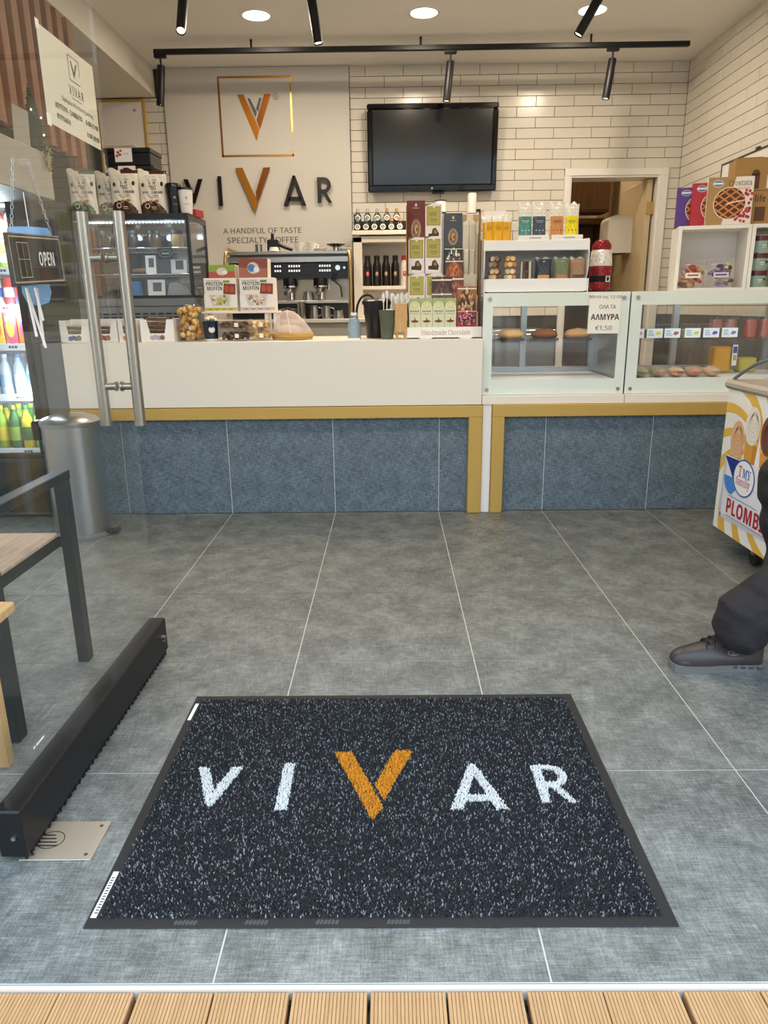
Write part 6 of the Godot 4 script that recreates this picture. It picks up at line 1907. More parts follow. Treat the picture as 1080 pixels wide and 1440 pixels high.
func choc(nm: String, label: String, x0: float, y0: float, w: float, h: float, z: float, d: float, base: String, style: String, grp: String, lean := 0.0) -> void:
	# a thin pack; x0, y0 is its lower left corner, z its front face
	var o := thing(nm, label, "chocolate", T(x0 + w / 2, y0, z - d / 2, 0, lean), grp)
	part(o, "pack", Geo.new().c(base).box(0, h / 2, 0, w, h, d, 0.0015), M.print)
	var g := Geo.new().at(T(0, 0, d / 2 + 0.0004))
	var e := 0.0003
	if style == "tall":
		g.c("d9c9a8").poly(PV([0, h - 0.012, 0.008, h - 0.026, 0, h - 0.032, -0.008, h - 0.026]), e).rect(-0.018, h - 0.04, 0.018, h - 0.0375, e)
		g.c("b99a6a").ring(0, h * 0.62, w * 0.27, h * 0.135, 0.004, e).c("d8c8a6").ring(0, h * 0.62, w * 0.22, h * 0.112, 0.002, e)
		g.c("8a6a4a").disc(0, h * 0.62, w * 0.2, h * 0.104, e * 1.5).c("c9a878").disc(0.002, h * 0.625, w * 0.1, h * 0.06, e * 2).c("6b4a34").disc(0.006, h * 0.62, w * 0.05, h * 0.03, e * 3).disc(-0.012, h * 0.585, w * 0.06, h * 0.025, e * 3)
		g.c("9c7a58")
		for k in 5:
			g.rect(-w * 0.3 + k * 0.004, h * (0.42 - k * 0.03), w * 0.3 - k * 0.004, h * (0.425 - k * 0.03), e)
	elif style.begins_with("dubai"):
		if style == "dubaihigh":
			# the tall pack is printed like the others on its upper half
			g.at(T(0, h - 0.205, d / 2 + 0.0004))
			h = 0.205
		g.c("7d7f38").poly(PV([-w / 2, h * 0.93, -w * 0.1, h, -w / 2, h]), e).rect(-w * 0.42, h * 0.45, w * 0.42, h * 0.93, e * 0.5)
		g.c("b9a24a").rect(-w * 0.4, h * 0.46, w * 0.4, h * 0.92, e)
		g.c("b3ab5c").rect(-w * 0.3, h * 0.5, w * 0.32, h * 0.87, e * 2)
		g.c("e9dfae").disc(w * 0.02, h * 0.92, w * 0.07, h * 0.035, e * 3)
		g.c("4f5a1e")
		for k in 4:
			g.rect(-w * 0.22 + k * w * 0.115, h * 0.68, -w * 0.22 + k * w * 0.115 + w * 0.03, h * 0.79, e * 3)
			g.rect(-w * 0.22 + k * w * 0.115, h * 0.72 + 0.01 * (k % 2), -w * 0.15 + k * w * 0.115, h * 0.735 + 0.01 * (k % 2), e * 3)
		g.rect(-w * 0.2, h * 0.6, w * 0.22, h * 0.615, e * 3).rect(-w * 0.16, h * 0.55, w * 0.18, h * 0.56, e * 3)
		g.c("f4efe6").disc(0, h * 0.16, w * 0.42, h * 0.1, e)
		g.c("4a281c").poly(PV([-w * 0.32, h * 0.15, w * 0.3, h * 0.13, w * 0.34, h * 0.24, w * 0.12, h * 0.4, -w * 0.06, h * 0.36, -w * 0.1, h * 0.25, -w * 0.3, h * 0.24]), e * 2)
		g.c("8f8a34").poly(PV([w * 0.02, h * 0.25, w * 0.22, h * 0.24, w * 0.16, h * 0.33, w * 0.03, h * 0.34]), e * 3)
	elif style == "stick":
		g.c("aab47c").rect(-w / 2, h * 0.74, w / 2, h, e)
		g.c("dfe0b0").disc(0, h * 0.76, w * 0.42, h * 0.14, e * 2).c("c8a24e").ring(0, h * 0.78, w * 0.26, h * 0.09, 0.002, e * 3).c("e9d69a").disc(0, h * 0.78, w * 0.1, h * 0.035, e * 3)
		g.c(base).rect(-w * 0.49, h * 0.5, w * 0.49, h * 0.69, e * 2.5)
		g.c("3f4a2a")
		for k in 6:
			g.rect(-w * 0.38 + k * w * 0.13, h * 0.555, -w * 0.31 + k * w * 0.13, h * (0.6 + 0.012 * (k % 2)), e * 3)
		g.rect(-w * 0.3, h * 0.5, w * 0.3, h * 0.51, e * 3)
		g.c("7a3a2c").poly(PV([-w * 0.36, h * 0.27, -w * 0.05, h * 0.3, 0.0, h * 0.4, w * 0.07, h * 0.3, w * 0.36, h * 0.27, w * 0.2, h * 0.22, -w * 0.2, h * 0.22]), e * 2)
		g.c("b9c48a").rect(-0.002, h * 0.05, 0.002, h * 0.2, e * 2)
	elif style == "card":
		g.c("d9cfba").rect(-w * 0.4, h * 0.06, w * 0.4, h * 0.94, e).c("b5927a").ring(0, h * 0.5, w * 0.1, w * 0.08, 0.001, e * 2)
	else:
		# pictures of nuts, seeds or berries: style holds their colours
		var cs := style.split(",")
		var r2 := RandomNumberGenerator.new()
		r2.seed = label.hash()
		g.c(cs[0]).disc(0, h * 0.55, w * 0.45, h * 0.38, e, 18)
		for k in 60:
			var a := r2.randf() * TAU
			var rr := sqrt(r2.randf())
			g.c(cs[1 + k % (cs.size() - 1)]).disc(cos(a) * rr * w * 0.42, h * 0.55 + sin(a) * rr * h * 0.34, w * 0.045, h * 0.05, e * 2 + k * 0.00002, 7)
		g.c("efe4d0").rect(-w * 0.5, h * 0.93, w * 0.5, h * 0.96, e * 5).disc(0, h * 0.95, w * 0.06, w * 0.06, e * 6)
	part(o, "print", g, M.print)


func make_chocolates() -> void:
	var y := 0.9755
	var o := thing("chocolate_stand", "white cardboard counter stand of chocolate packs with a scripted front edge", "display stand", T(0.301, y, -4.25))
	# local x -0.2..0.205
	part(o, "front_lip", Geo.new().prism(PV([-0.203, 0.006, -0.14, 0.006, -0.13, 0.0, -0.07, 0.0, -0.06, 0.006, 0.08, 0.006, 0.09, 0.0, 0.15, 0.0, 0.16, 0.006, 0.207, 0.006, 0.207, 0.062, -0.203, 0.062]), 0.158, 0.161), M.card)
	part(o, "tray", Geo.new().span(-0.2, 0.204, 0.006, 0.05, -0.05, 0.157), M.card)
	part(o, "side_panel", Geo.new().prism(PV([-0.16, 0.05, 0.05, 0.05, 0.05, 0.7, -0.02, 0.7]), -0.2, -0.197).at(Transform3D()), M.cardboard, Transform3D(Basis(Vector3.UP, -PI / 2), Vector3(-0.4, 0, 0)))
	part(o, "side_panel", Geo.new().prism(PV([-0.157, 0.0, 0.05, 0.0, 0.05, 0.66, -0.02, 0.66]), -0.2, -0.197), M.cardboard, Transform3D(Basis(Vector3.UP, -PI / 2), Vector3(0.004, 0, 0)))
	part(o, "back_panel", Geo.new().span(-0.196, 0.2, 0.05, 0.665, -0.05, -0.046), M.card)
	part(o, "steps", Geo.new().span(-0.19, 0.195, 0.05, 0.14, -0.045, 0.085).span(-0.19, 0.195, 0.14, 0.23, -0.045, 0.045).span(-0.19, 0.195, 0.23, 0.34, -0.045, 0.01), M.card)
	var dr := Geo.new().c("cbb693").at(T(0.1, 0.662, -0.045))
	for k in 6:
		dr.c("b99e74" if k % 2 else "e6d9bf").poly(PV([-0.1 + k * 0.034, -0.002, -0.066 + k * 0.034, -0.002, -0.066 + k * 0.034, -0.03, -0.083 + k * 0.034, -0.045, -0.1 + k * 0.034, -0.03]), 0.0)
	part(o, "awning_print", dr, M.print)
	part(o, "lip_lettering", Geo.new().c("8d8378").at(T(0.01, 0.033, 0.1614)).text("Handmade Chocolate", 0, 0, 0.27, 0.026, 0.0, false, true), M.print)
	# rows: bottom front, then steps up and back
	for k in 4:
		choc("chocolate_pack", "slim pale green chocolate pack, %s from the left in the stand's front row" % ["first", "second", "third", "fourth"][k], 0.109 + k * 0.0655, y + 0.0505, 0.0645, 0.165, -4.115, 0.014, "d8dab6", "stick", "slim green chocolate packs in the front row")
	var G := "green and white pistachio chocolate packs"
	choc("chocolate_pack", "green and white pistachio chocolate pack, left column, lowest above the slim packs", 0.107, y + 0.1405, 0.092, 0.205, -4.167, 0.03, "ece4e2", "dubai", G)
	choc("chocolate_pack", "green and white pistachio chocolate pack, second column, half behind a brown pack", 0.203, y + 0.1405, 0.092, 0.205, -4.167, 0.03, "ece4e2", "dubai", G)
	choc("chocolate_pack", "green and white pistachio chocolate pack, left column, just under the maroon box", 0.109, y + 0.3405, 0.09, 0.2, -4.242, 0.02, "ece4e2", "dubai", G)
	choc("chocolate_pack", "green and white pistachio chocolate pack, second column, middle one", 0.203, y + 0.3405, 0.092, 0.205, -4.242, 0.02, "ece4e2", "dubai", G)
	choc("chocolate_pack", "green and white pistachio chocolate pack, topmost, right of the maroon box", 0.204, y + 0.3405, 0.092, 0.375, -4.265, 0.02, "ece4e2", "dubaihigh", G)
	choc("chocolate_pack", "tall maroon chocolate box with a tan oval, at the stand's top left", 0.103, y + 0.3405, 0.1, 0.392, -4.265, 0.02, "6b2f28", "tall", "tall chocolate boxes")
	choc("chocolate_pack", "tall grey-blue chocolate box with a tan oval, at the top of the third column", 0.309, y + 0.3405, 0.1, 0.325, -4.265, 0.02, "4b505c", "tall", "tall chocolate boxes")
	choc("chocolate_pack", "dark chocolate pack with white seeds below the grey-blue box", 0.312, y + 0.3405, 0.1, 0.145, -4.244, 0.012, "3a3634", "5a5550,e9e4da,2b2826,f3efe6", "picture chocolate packs")
	choc("chocolate_pack", "brown chocolate pack with orange lentil-like nuts, third column", 0.313, y + 0.2305, 0.1, 0.19, -4.207, 0.012, "5d4238", "a85f34,c9783e,8f4c2a,d9915a", "picture chocolate packs")
	choc("chocolate_pack", "red-brown chocolate pack with a white rim line, right of the brown pack", 0.3, y + 0.0505, 0.112, 0.28, -4.153, 0.01, "7d4a3e", "8f4f42,a8665a,6b3a30,b8776a", "picture chocolate packs")
	choc("chocolate_pack", "brown cocoa chocolate pack with a white rim line over the slim packs", 0.237, y + 0.0505, 0.11, 0.275, -4.141, 0.01, "4a3630", "5d4640,6f5248,4f3a34,83655a", "picture chocolate packs")
	choc("chocolate_pack", "grey chocolate pack edge showing just above the slim green packs", 0.235, y + 0.0505, 0.112, 0.195, -4.131, 0.008, "6a625c", "5f5852,7a726a,8a8278", "picture chocolate packs")
	choc("chocolate_pack", "chocolate pack with a bowl of mixed nuts and an orange band, right column", 0.375, y + 0.0505, 0.106, 0.225, -4.133, 0.012, "a86a34", "4a352a,c9a06a,8f6238,ddbd8c", "picture chocolate packs")
	choc("chocolate_pack", "chocolate pack with pink-red berries, at the stand's bottom right", 0.375, y + 0.0505, 0.108, 0.098, -4.115, 0.014, "a8384a", "3f3432,c9606a,b8404e,e2a0a4", "picture chocolate packs")
	for k in 2:
		choc("chocolate_card", "cream chocolate card box, %s one at the stand's upper right" % ["left", "right"][k], 0.414 + k * 0.036, y + 0.3405, 0.034, 0.28, -4.265, 0.02, "e6d9c2", "card", "cream chocolate boxes")
		choc("chocolate_card", "slim cream chocolate bar, %s one below the cream boxes" % ["left", "right"][k], 0.42 + k * 0.033, y + 0.3405, 0.024, 0.135, -4.244, 0.015, "efe7d6", "card", "cream chocolate boxes")
	choc("chocolate_card", "wide pale chocolate box below the slim cream bars", 0.416, y + 0.2305, 0.07, 0.11, -4.207, 0.02, "d8cbb2", "card", "cream chocolate boxes")


func make_rack_goods() -> void:
	# two-tier white acrylic rack on the left glass case
	var o := thing("acrylic_rack", "two-tier white acrylic rack with curved sides on the left glass case", "rack", T(0.79, 1.2125, -4.05))
	# local x -0.275..0.275, z 0 (front) .. -0.3
	var side := PackedVector2Array()
	side.append_array(PV([0.3, 0.0, 0.0, 0.0, -0.004, 0.07]))
	for k in 9:
		var a := -PI / 2 + PI * 0.5 * k / 8.0
		side.append(Vector2(0.09 - cos(a) * 0.055 - 0.02, 0.145 + sin(a) * 0.075))
	side.append_array(PV([0.012, 0.2, 0.03, 0.275, 0.3, 0.29]))
	var sd := Geo.new().prism(side, -0.0025, 0.0025)
	for s in [-1.0, 1.0]:
		part(o, "side_panel", sd, M.acrylic, Transform3D(Basis(Vector3.UP, PI / 2), V3(s * 0.278, 0, 0)))
	part(o, "lower_shelf", Geo.new().span(-0.275, 0.275, 0.06, 0.065, -0.3, -0.012).span(-0.275, 0.275, 0.004, 0.072, -0.012, -0.004, 0.002), M.acrylic)
	part(o, "upper_shelf", Geo.new().span(-0.275, 0.275, 0.259, 0.264, -0.3, -0.03).span(-0.282, 0.282, 0.215, 0.268, -0.03, -0.022, 0.003), M.acrylic)
	part(o, "back_panel", Geo.new().span(-0.275, 0.275, 0.0, 0.29, -0.304, -0.3), M.acrylic)
	for s in [-1.0, 1.0]:
		part(o, "foot", Geo.new().span(s * 0.27 - 0.01, s * 0.27 + 0.01, -0.0, 0.006, -0.02, 0.0), M.black)
	var y1 := 1.2125 + 0.0655
	# biscuit cups on the lower shelf
	var rng := RandomNumberGenerator.new()
	rng.seed = 14
	var cups := [[0.575, 0, ["d9b98a", "6b4a34", "c9a878"], "clear cup of striped biscuits, lower left on the rack"], [0.575, 1, ["cbb090", "4a352a", "8a6a4c"], "clear cup of dark-filled biscuits, upper left on the rack"], [0.66, 0, ["d8bc92", "c29a66", "e6d3ae"], "clear cup of pale biscuits, lower one of the second stack on the rack"], [0.66, 1, ["d9a866", "c98f4c", "e3bd82"], "clear cup of round golden biscuits, upper one of the second stack on the rack"]]
	for c in cups:
		var t := thing("biscuit_cup", c[3], "cup", T(c[0], y1 + c[1] * 0.0655, -4.12), "clear biscuit cups on the rack")
		part(t, "cup", Geo.new().lathe([Vector2(0, 0.001), Vector2(0.036, 0.001), Vector2(0.041, 0.06)], Vector3(), 22), M.clear)
		part(t, "lid", Geo.new().lathe([Vector2(0, 0.0635), Vector2(0.043, 0.0635), Vector2(0.043, 0.06), Vector2(0.041, 0.06)], Vector3(), 22), M.clear)
		for k in 14:
			var a := TAU * (k % 7) / 7.0 + (0.4 if k >= 7 else 0.0)
			part(t, "biscuit", Geo.new().c(c[2][k % 3]).lathe([Vector2(0, -0.0055), Vector2(0.0125, -0.0055), Vector2(0.0145, 0.0), Vector2(0.0125, 0.0055), Vector2(0, 0.0055)], Vector3(), 12), M.matte, T(cos(a) * 0.025, 0.0165 + (0.029 if k >= 7 else 0.0), sin(a) * 0.025, PI / 2 - a, PI / 2 - 0.15))
	var jar := [[0.747, 0.055, "6a4a3a", "3f2c24", "clear jar of dark striped sweets in the middle of the rack"], [0.835, 0.062, "3c3a3c", "c98f4a", "dark-lidded bag with a golden biscuit at its foot on the rack"]]
	var j1 := thing("sweet_jar", jar[0][4], "jar", T(0.747, y1, -4.12))
	part(j1, "jar", Geo.new().lathe([Vector2(0, 0.001), Vector2(0.037, 0.001), Vector2(0.037, 0.1), Vector2(0.03, 0.11), Vector2(0, 0.112)], Vector3(), 22), M.clear)
	for k in 8:
		var a := TAU * k / 8.0
		part(j1, "wafer_stick", Geo.new().c(["6a4a3a", "e0d2bc", "3f2c24"][k % 3]).cyl(V3(cos(a) * 0.024, 0.004, sin(a) * 0.024), V3(cos(a) * 0.022, 0.096, sin(a) * 0.022), 0.0075, 0.0075, 10), M.matte)
	var bags := [[0.836, "3a3c44", "c98f4a", "dark grey bag with a golden biscuit window on the rack's lower shelf"], [0.935, "6d7a5a", "b5704a", "sage green bag of biscuits on the rack's lower shelf"], [1.022, "9a7a5c", "5a3a2e", "tan brown bag of biscuits at the right of the rack's lower shelf"]]
	for b in bags:
		var t := thing("biscuit_bag", b[3], "bag", T(b[0], y1, -4.11), "biscuit bags on the rack")
		var m0: String = b[1]
		var m1: String = b[2]
		part(t, "bag", Geo.new().pouch(0.09, 0.115, 0.06, 14, 18, func(u: float, v: float) -> String: return m1 if v < 0.24 and absf(u - 0.5) < 0.36 else (m0 if v < 0.93 else "d8d4cc"), 0.003), M.gloss)
	# upper shelf: yellow pouches and clear bags in white trays
	var y2 := 1.2125 + 0.2645
	var tr := thing("pouch_tray", "white angled tray of yellow pouches at the left of the rack's top", "tray", T(0.585, y2, -4.16))
	part(tr, "tray", Geo.new().span(-0.06, 0.06, 0, 0.004, -0.08, 0.06).span(-0.063, -0.06, 0, 0.12, -0.08, 0.03).span(0.06, 0.063, 0, 0.14, -0.08, 0.03).span(-0.06, 0.06, 0, 0.17, -0.084, -0.08), M.card)
	for k in 3:
		var p := thing("yellow_pouch", "yellow snack pouch in a clear wrapper, %s of three on the rack's top" % ["left", "middle", "right"][k], "pouch", T(0.545 + k * 0.042, y2 + 0.0045, -4.14 + 0.012 * (k % 2), 0, -0.08, [0.12, 0.02, -0.06][k]), "yellow pouches on the rack")
		part(p, "bag", Geo.new().pouch(0.062, 0.135, 0.035, 12, 18, func(u: float, v: float) -> String: return "e0a81e" if v < 0.72 else "ece6dc", 0.002), M.gloss)
		part(p, "print", Geo.new().c("a87a10").at(T(0.004, 0.055, 0.0195, 0, -0.06)).rect(-0.018, 0.012, 0.018, 0.015).rect(-0.014, 0.004, 0.014, 0.0065).ring(0, 0.026, 0.008, 0.007, 0.001), M.print)
	var packs := [[0.735, "4f8a84", "teal", "c9dcd6"], [0.81, "44505e", "slate blue", "aab4c0"], [0.905, "c98a4e", "orange-tan", "6a3a1e"], [0.985, "e8d416", "bright yellow", "7a6a10"]]
	for k in 4:
		var q: Array = packs[k]
		var p := thing("crisp_bag", "clear-topped snack bag with a %s label on the rack's top" % q[2], "bag", T(q[0], y2 + 0.03, -4.15, 0, -0.06), "clear-topped snack bags on the rack")
		var lc: String = q[1]
		part(p, "bag", Geo.new().pouch(0.082, 0.165, 0.045, 16, 22, func(u: float, v: float) -> String: return lc if v < 0.58 and absf(u - 0.5) < 0.44 else ("efeae0" if (int(u * 11) + int(v * 17)) % 2 else "d9d2c4"), 0.004), M.gloss)
		var pg := Geo.new().c(q[3]).at(T(0, 0.05, 0.0245, 0, -0.08)).rect(-0.022, 0.022, 0.022, 0.0245).rect(-0.016, 0.014, 0.016, 0.016)
		for j in 3:
			pg.poly(PV([-0.022 + j * 0.018, -0.028, -0.012 + j * 0.018, -0.028, -0.017 + j * 0.018, -0.02]))
		part(p, "print", pg, M.print)
	for k in 2:
		var t := thing("bag_tray", "shallow white tray under the %s pair of snack bags on the rack" % ["teal and blue", "orange and yellow"][k], "tray", T(0.77 + k * 0.18, y2, -4.12))
		part(t, "tray", Geo.new().span(-0.083, 0.083, 0, 0.028, -0.06, 0.045, 0.002), M.card)
		part(t, "edge_print", Geo.new().c("8a857c").at(T(0.0, 0.014, 0.0455)).rect(-0.02, -0.002, 0.04, 0.002), M.print)
	# sequinned Christmas ornament
	var so := thing("sequin_ornament", "red and white sequinned Christmas figure shape with a black belt on the glass case", "ornament", T(1.188, 1.2125, -4.26))
	var bands := [[0.0, 0.055, "8a1420"], [0.055, 0.088, "111111"], [0.088, 0.14, "8a1420"], [0.14, 0.225, "e9e2da"], [0.225, 0.28, "8a1420"]]
	var RR := func(t: float) -> float:
		if t < 0.02:
			return 0.035 + t
		if t < 0.24:
			return 0.062 - 0.012 * absf(t - 0.08) / 0.16 + (0.004 if t > 0.14 and t < 0.225 else 0.0)
		return maxf(0.0, 0.053 * sqrt(maxf(0.0, 1 - pow((t - 0.235) / 0.047, 2.0))))
	var nm := ["lower_coat", "belt", "upper_coat", "white_band", "cap"]
	var rs := RandomNumberGenerator.new()
	rs.seed = 5
	for b in 5:
		var core := []
		var n := 8
		for k in n + 1:
			var t: float = lerpf(bands[b][0], bands[b][1], k / float(n))
			core.append(Vector2(RR.call(t), t))
		var g := Geo.new().c(bands[b][2]).lathe(core, Vector3(), 26)
		if b != 1:
			for k in (260 if b != 3 else 160):
				var t: float = rs.randf_range(bands[b][0] + 0.003, bands[b][1] - 0.003)
				var a := rs.randf() * TAU
				var r: float = RR.call(t)
				var c0 := Color(bands[b][2])
				g.col = (c0 * rs.randf_range(0.6, 1.5)).srgb_to_linear()
				g.col = Color(clampf(g.col.r, 0, 1), clampf(g.col.g, 0, 1), clampf(g.col.b, 0, 1))
				var keep := g.xf
				g.xf = T(cos(a) * (r + 0.001), t, sin(a) * (r + 0.001), PI / 2 - a + rs.randf_range(-0.4, 0.4), rs.randf_range(-0.4, 0.4))
				g.disc(0, 0, 0.0042, 0.0042, 0.0, 6)
				g.xf = keep
		part(so, nm[b], g, M.sequin if b != 1 else M.matte)
	part(so, "buckle", Geo.new().c("d9d6d0").at(T(0.028, 0.071, 0.0555, 0.42)).span(-0.014, 0.014, -0.016, -0.011, 0, 0.004).span(-0.014, 0.014, 0.011, 0.016, 0, 0.004).span(-0.014, -0.009, -0.011, 0.011, 0, 0.004).span(0.009, 0.014, -0.011, 0.011, 0, 0.004), M.print)
func make_case_goods() -> void:
	# round breads on the left case's glass shelf
	for k in 3:
		var b := thing("round_bread", ["golden seeded round bread, left one in the glass case", "dark crusted round bread in the middle of the glass case", "pale brown round bread, right one in the glass case beside the paper sign"][k], "bread", T([0.70, 0.893, 1.085][k], 0.9525, -4.27), "round breads in the left glass case")
		var g := Geo.new().c(["d8a866", "8a5432", "c9986a"][k])
		g.ell(V3(0, 0.032, 0), V3(0.076, 0.032, 0.066), 26, 0.03, k + 1.0)
		part(b, "crust", g, M.matte)
		var s := Geo.new()
		for j in 5:
			var x := -0.045 + j * 0.022
			s.c(["e9cf9a", "3f2417", "d8b488"][k]).tube([V3(x - 0.012, 0.057 - absf(x) * 0.24, -0.03), V3(x, 0.0635 - absf(x) * 0.24, 0.0), V3(x + 0.012, 0.056 - absf(x) * 0.2, 0.032)], 0.004, 6)
		part(b, "scoring", s, M.matte)
		part(b, "paper", Geo.new().c("2a2622" if k == 1 else "3c342c").lathe([Vector2(0, 0), Vector2(0.08, 0), Vector2(0.086, 0.01), Vector2(0.084, 0.01), Vector2(0, 0.002)], Vector3(), 22), M.print)
	# paper price sign on the left case
	var sg := thing("price_sign", "white paper price sign in Greek taped to the left glass case", "sign", T(1.156, 1.1, -4.011, 0, 0, -0.01))
	part(sg, "sheet", Geo.new().box(0, 0, 0, 0.17, 0.208, 0.0006), M.paper)
	part(sg, "lettering", Geo.new().c("1b1a1c").at(T(0, 0, 0.0008)).text("Μετά τις 12:00", 0.002, 0.085, 0.172, 0.02).text("ΟΛΑ ΤΑ", 0.015, 0.035, 0.088, 0.02).text("ΑΛΜΥΡΑ", 0.005, -0.018, 0.152, 0.03, 0.0, true).text("€1,50", 0.002, -0.077, 0.088, 0.027), M.print)
	# salad tubs on the right case's shelf
	var tint := ["d98aa4", "d3d94a", "a84a6a", "c9d65a", "5a55a8", "6f7a9c"]
	var fill := ["8a4a44", "9aa84a", "7a3a44", "b5b06a", "6a4a5a", "8a7a5a"]
	var xs := [1.4, 1.52, 1.605, 1.71, 1.805, 1.93, 2.04]
	for k in 6:
		var x: float = [1.405, 1.51, 1.61, 1.725, 1.83, 1.935][k]
		var t := thing("salad_tub", "clear salad tub with a white label, %s from the left in the right glass case" % ["first", "second", "third", "fourth", "fifth", "sixth"][k], "tub", T(x, 0.9525, -4.27), "salad tubs in the right glass case")
		part(t, "tub", Geo.new().lathe([Vector2(0, 0.001), Vector2(0.044, 0.001), Vector2(0.049, 0.074)], Vector3(), 22), M.clear)
		part(t, "lid", Geo.new().lathe([Vector2(0.051, 0.074), Vector2(0.051, 0.08), Vector2(0, 0.083)], Vector3(), 22), M.clear)
		part(t, "salad", Geo.new().c(fill[k]).lathe([Vector2(0, 0.004), Vector2(0.041, 0.004), Vector2(0.044, 0.05), Vector2(0.02, 0.058), Vector2(0, 0.054)], Vector3(), 18), M.matte)
		var lb := Geo.new().c("e9eef0").box(0, 0.033, 0.052, 0.09, 0.052, 0.0012)
		lb.at(T(0, 0.033, 0.0532)).c("5a86b5").rect(-0.036, 0.01, -0.012, 0.014).rect(-0.036, 0.001, -0.006, 0.0035).rect(-0.036, -0.006, -0.01, -0.0035).rect(-0.036, -0.013, 0.0, -0.0105)
		lb.c(tint[k]).poly(PV([0.004, -0.008, 0.02, -0.012, 0.037, -0.002, 0.032, 0.008, 0.012, 0.009]))
		part(t, "label", lb, M.print)
	# pink drinks bottles behind, right
	for k in 4:
		var b := thing("pink_drink", "pink drink bottle, %s of four on the right glass case's shelf" % ["first", "second", "third", "last"][k], "drink", T([1.94, 2.03, 2.1, 2.2][k], 0.9525, [-4.42, -4.42, -4.33, -4.36][k]), "pink drinks in the right glass case")
		part(b, "drink", Geo.new().c(["b5706a", "b98078", "a8503c", "b0604f"][k]).lathe([Vector2(0, 0.003), Vector2(0.036, 0.003), Vector2(0.036, 0.1), Vector2(0, 0.1)], Vector3(), 20), M.gloss)
		part(b, "bottle", Geo.new().lathe([Vector2(0, 0.001), Vector2(0.04, 0.001), Vector2(0.04, 0.11), Vector2(0.03, 0.14), Vector2(0.014, 0.15), Vector2(0, 0.15)], Vector3(), 22), M.clear)
	# juice jugs on the case floor
	var jugs := [[1.83, "d8d27a", 0.03, "clear jug nearly empty of pale lemonade in the right glass case"], [1.975, "e0a52a", 0.15, "clear jug full of orange juice in the right glass case"], [2.13, "c9b84a", 0.085, "clear jug half full of yellow lemonade behind the freezer's lid"]]
	for j in jugs:
		var o := thing("juice_jug", j[3], "jug", T(j[0], 0.7455, -4.4), "juice jugs in the right glass case")
		var h: float = j[2]
		part(o, "juice", Geo.new().c(j[1]).box(0, h / 2 + 0.004, 0, 0.104, h, 0.09, 0.01), M.gloss)
		part(o, "jug", Geo.new().prism(PV([-0.056, 0.001, 0.056, 0.001, 0.064, 0.196, -0.064, 0.196]), -0.05, 0.05), M.clear)
		part(o, "handle", Geo.new().tube([V3(0, 0.17, -0.05), V3(0, 0.16, -0.085), V3(0, 0.06, -0.083), V3(0, 0.045, -0.05)], 0.006, 8), M.clear)
	solo("juice_label", "blue and white label card at the orange juice jug", "label", Geo.new().c("e8ecf0").box(0, 0.06, 0, 0.03, 0.12, 0.002).c("3a4a9a").at(T(0, 0.09, 0.0014)).rect(-0.012, -0.018, 0.012, 0.02).c("c9a03a").rect(-0.008, -0.06, 0.01, -0.03), M.print, T(2.035, 0.79, -4.34))
	# wrapped sandwiches in front
	for k in 5:
		var s := thing("wrapped_sandwich", "paper-wrapped sandwich roll, %s from the left on the right case's floor" % ["first", "second", "third", "fourth", "fifth"][k], "sandwich", T(1.425 + k * 0.102, 0.7455, -4.17), "wrapped sandwiches in the right glass case")
		part(s, "roll", Geo.new().c(["a8905c", "8f8a5a", "c9a070", "b5805a", "c99a7a"][k]).ell(V3(0, 0.028, 0), V3(0.043, 0.026, 0.075), 16, 0.05, k + 2.0), M.matte)
		part(s, "wrap", Geo.new().ell(V3(0, 0.032, 0), V3(0.047, 0.029, 0.078), 18, 0.05, k + 5.0), M.film)
		part(s, "filling", Geo.new().c(["6d7a3a", "a85a4a", "8a3a34", "b5604a", "7a8a4a"][k]).ell(V3(0, 0.03, 0.05), V3(0.03, 0.011, 0.028), 12, 0.1, k), M.matte)


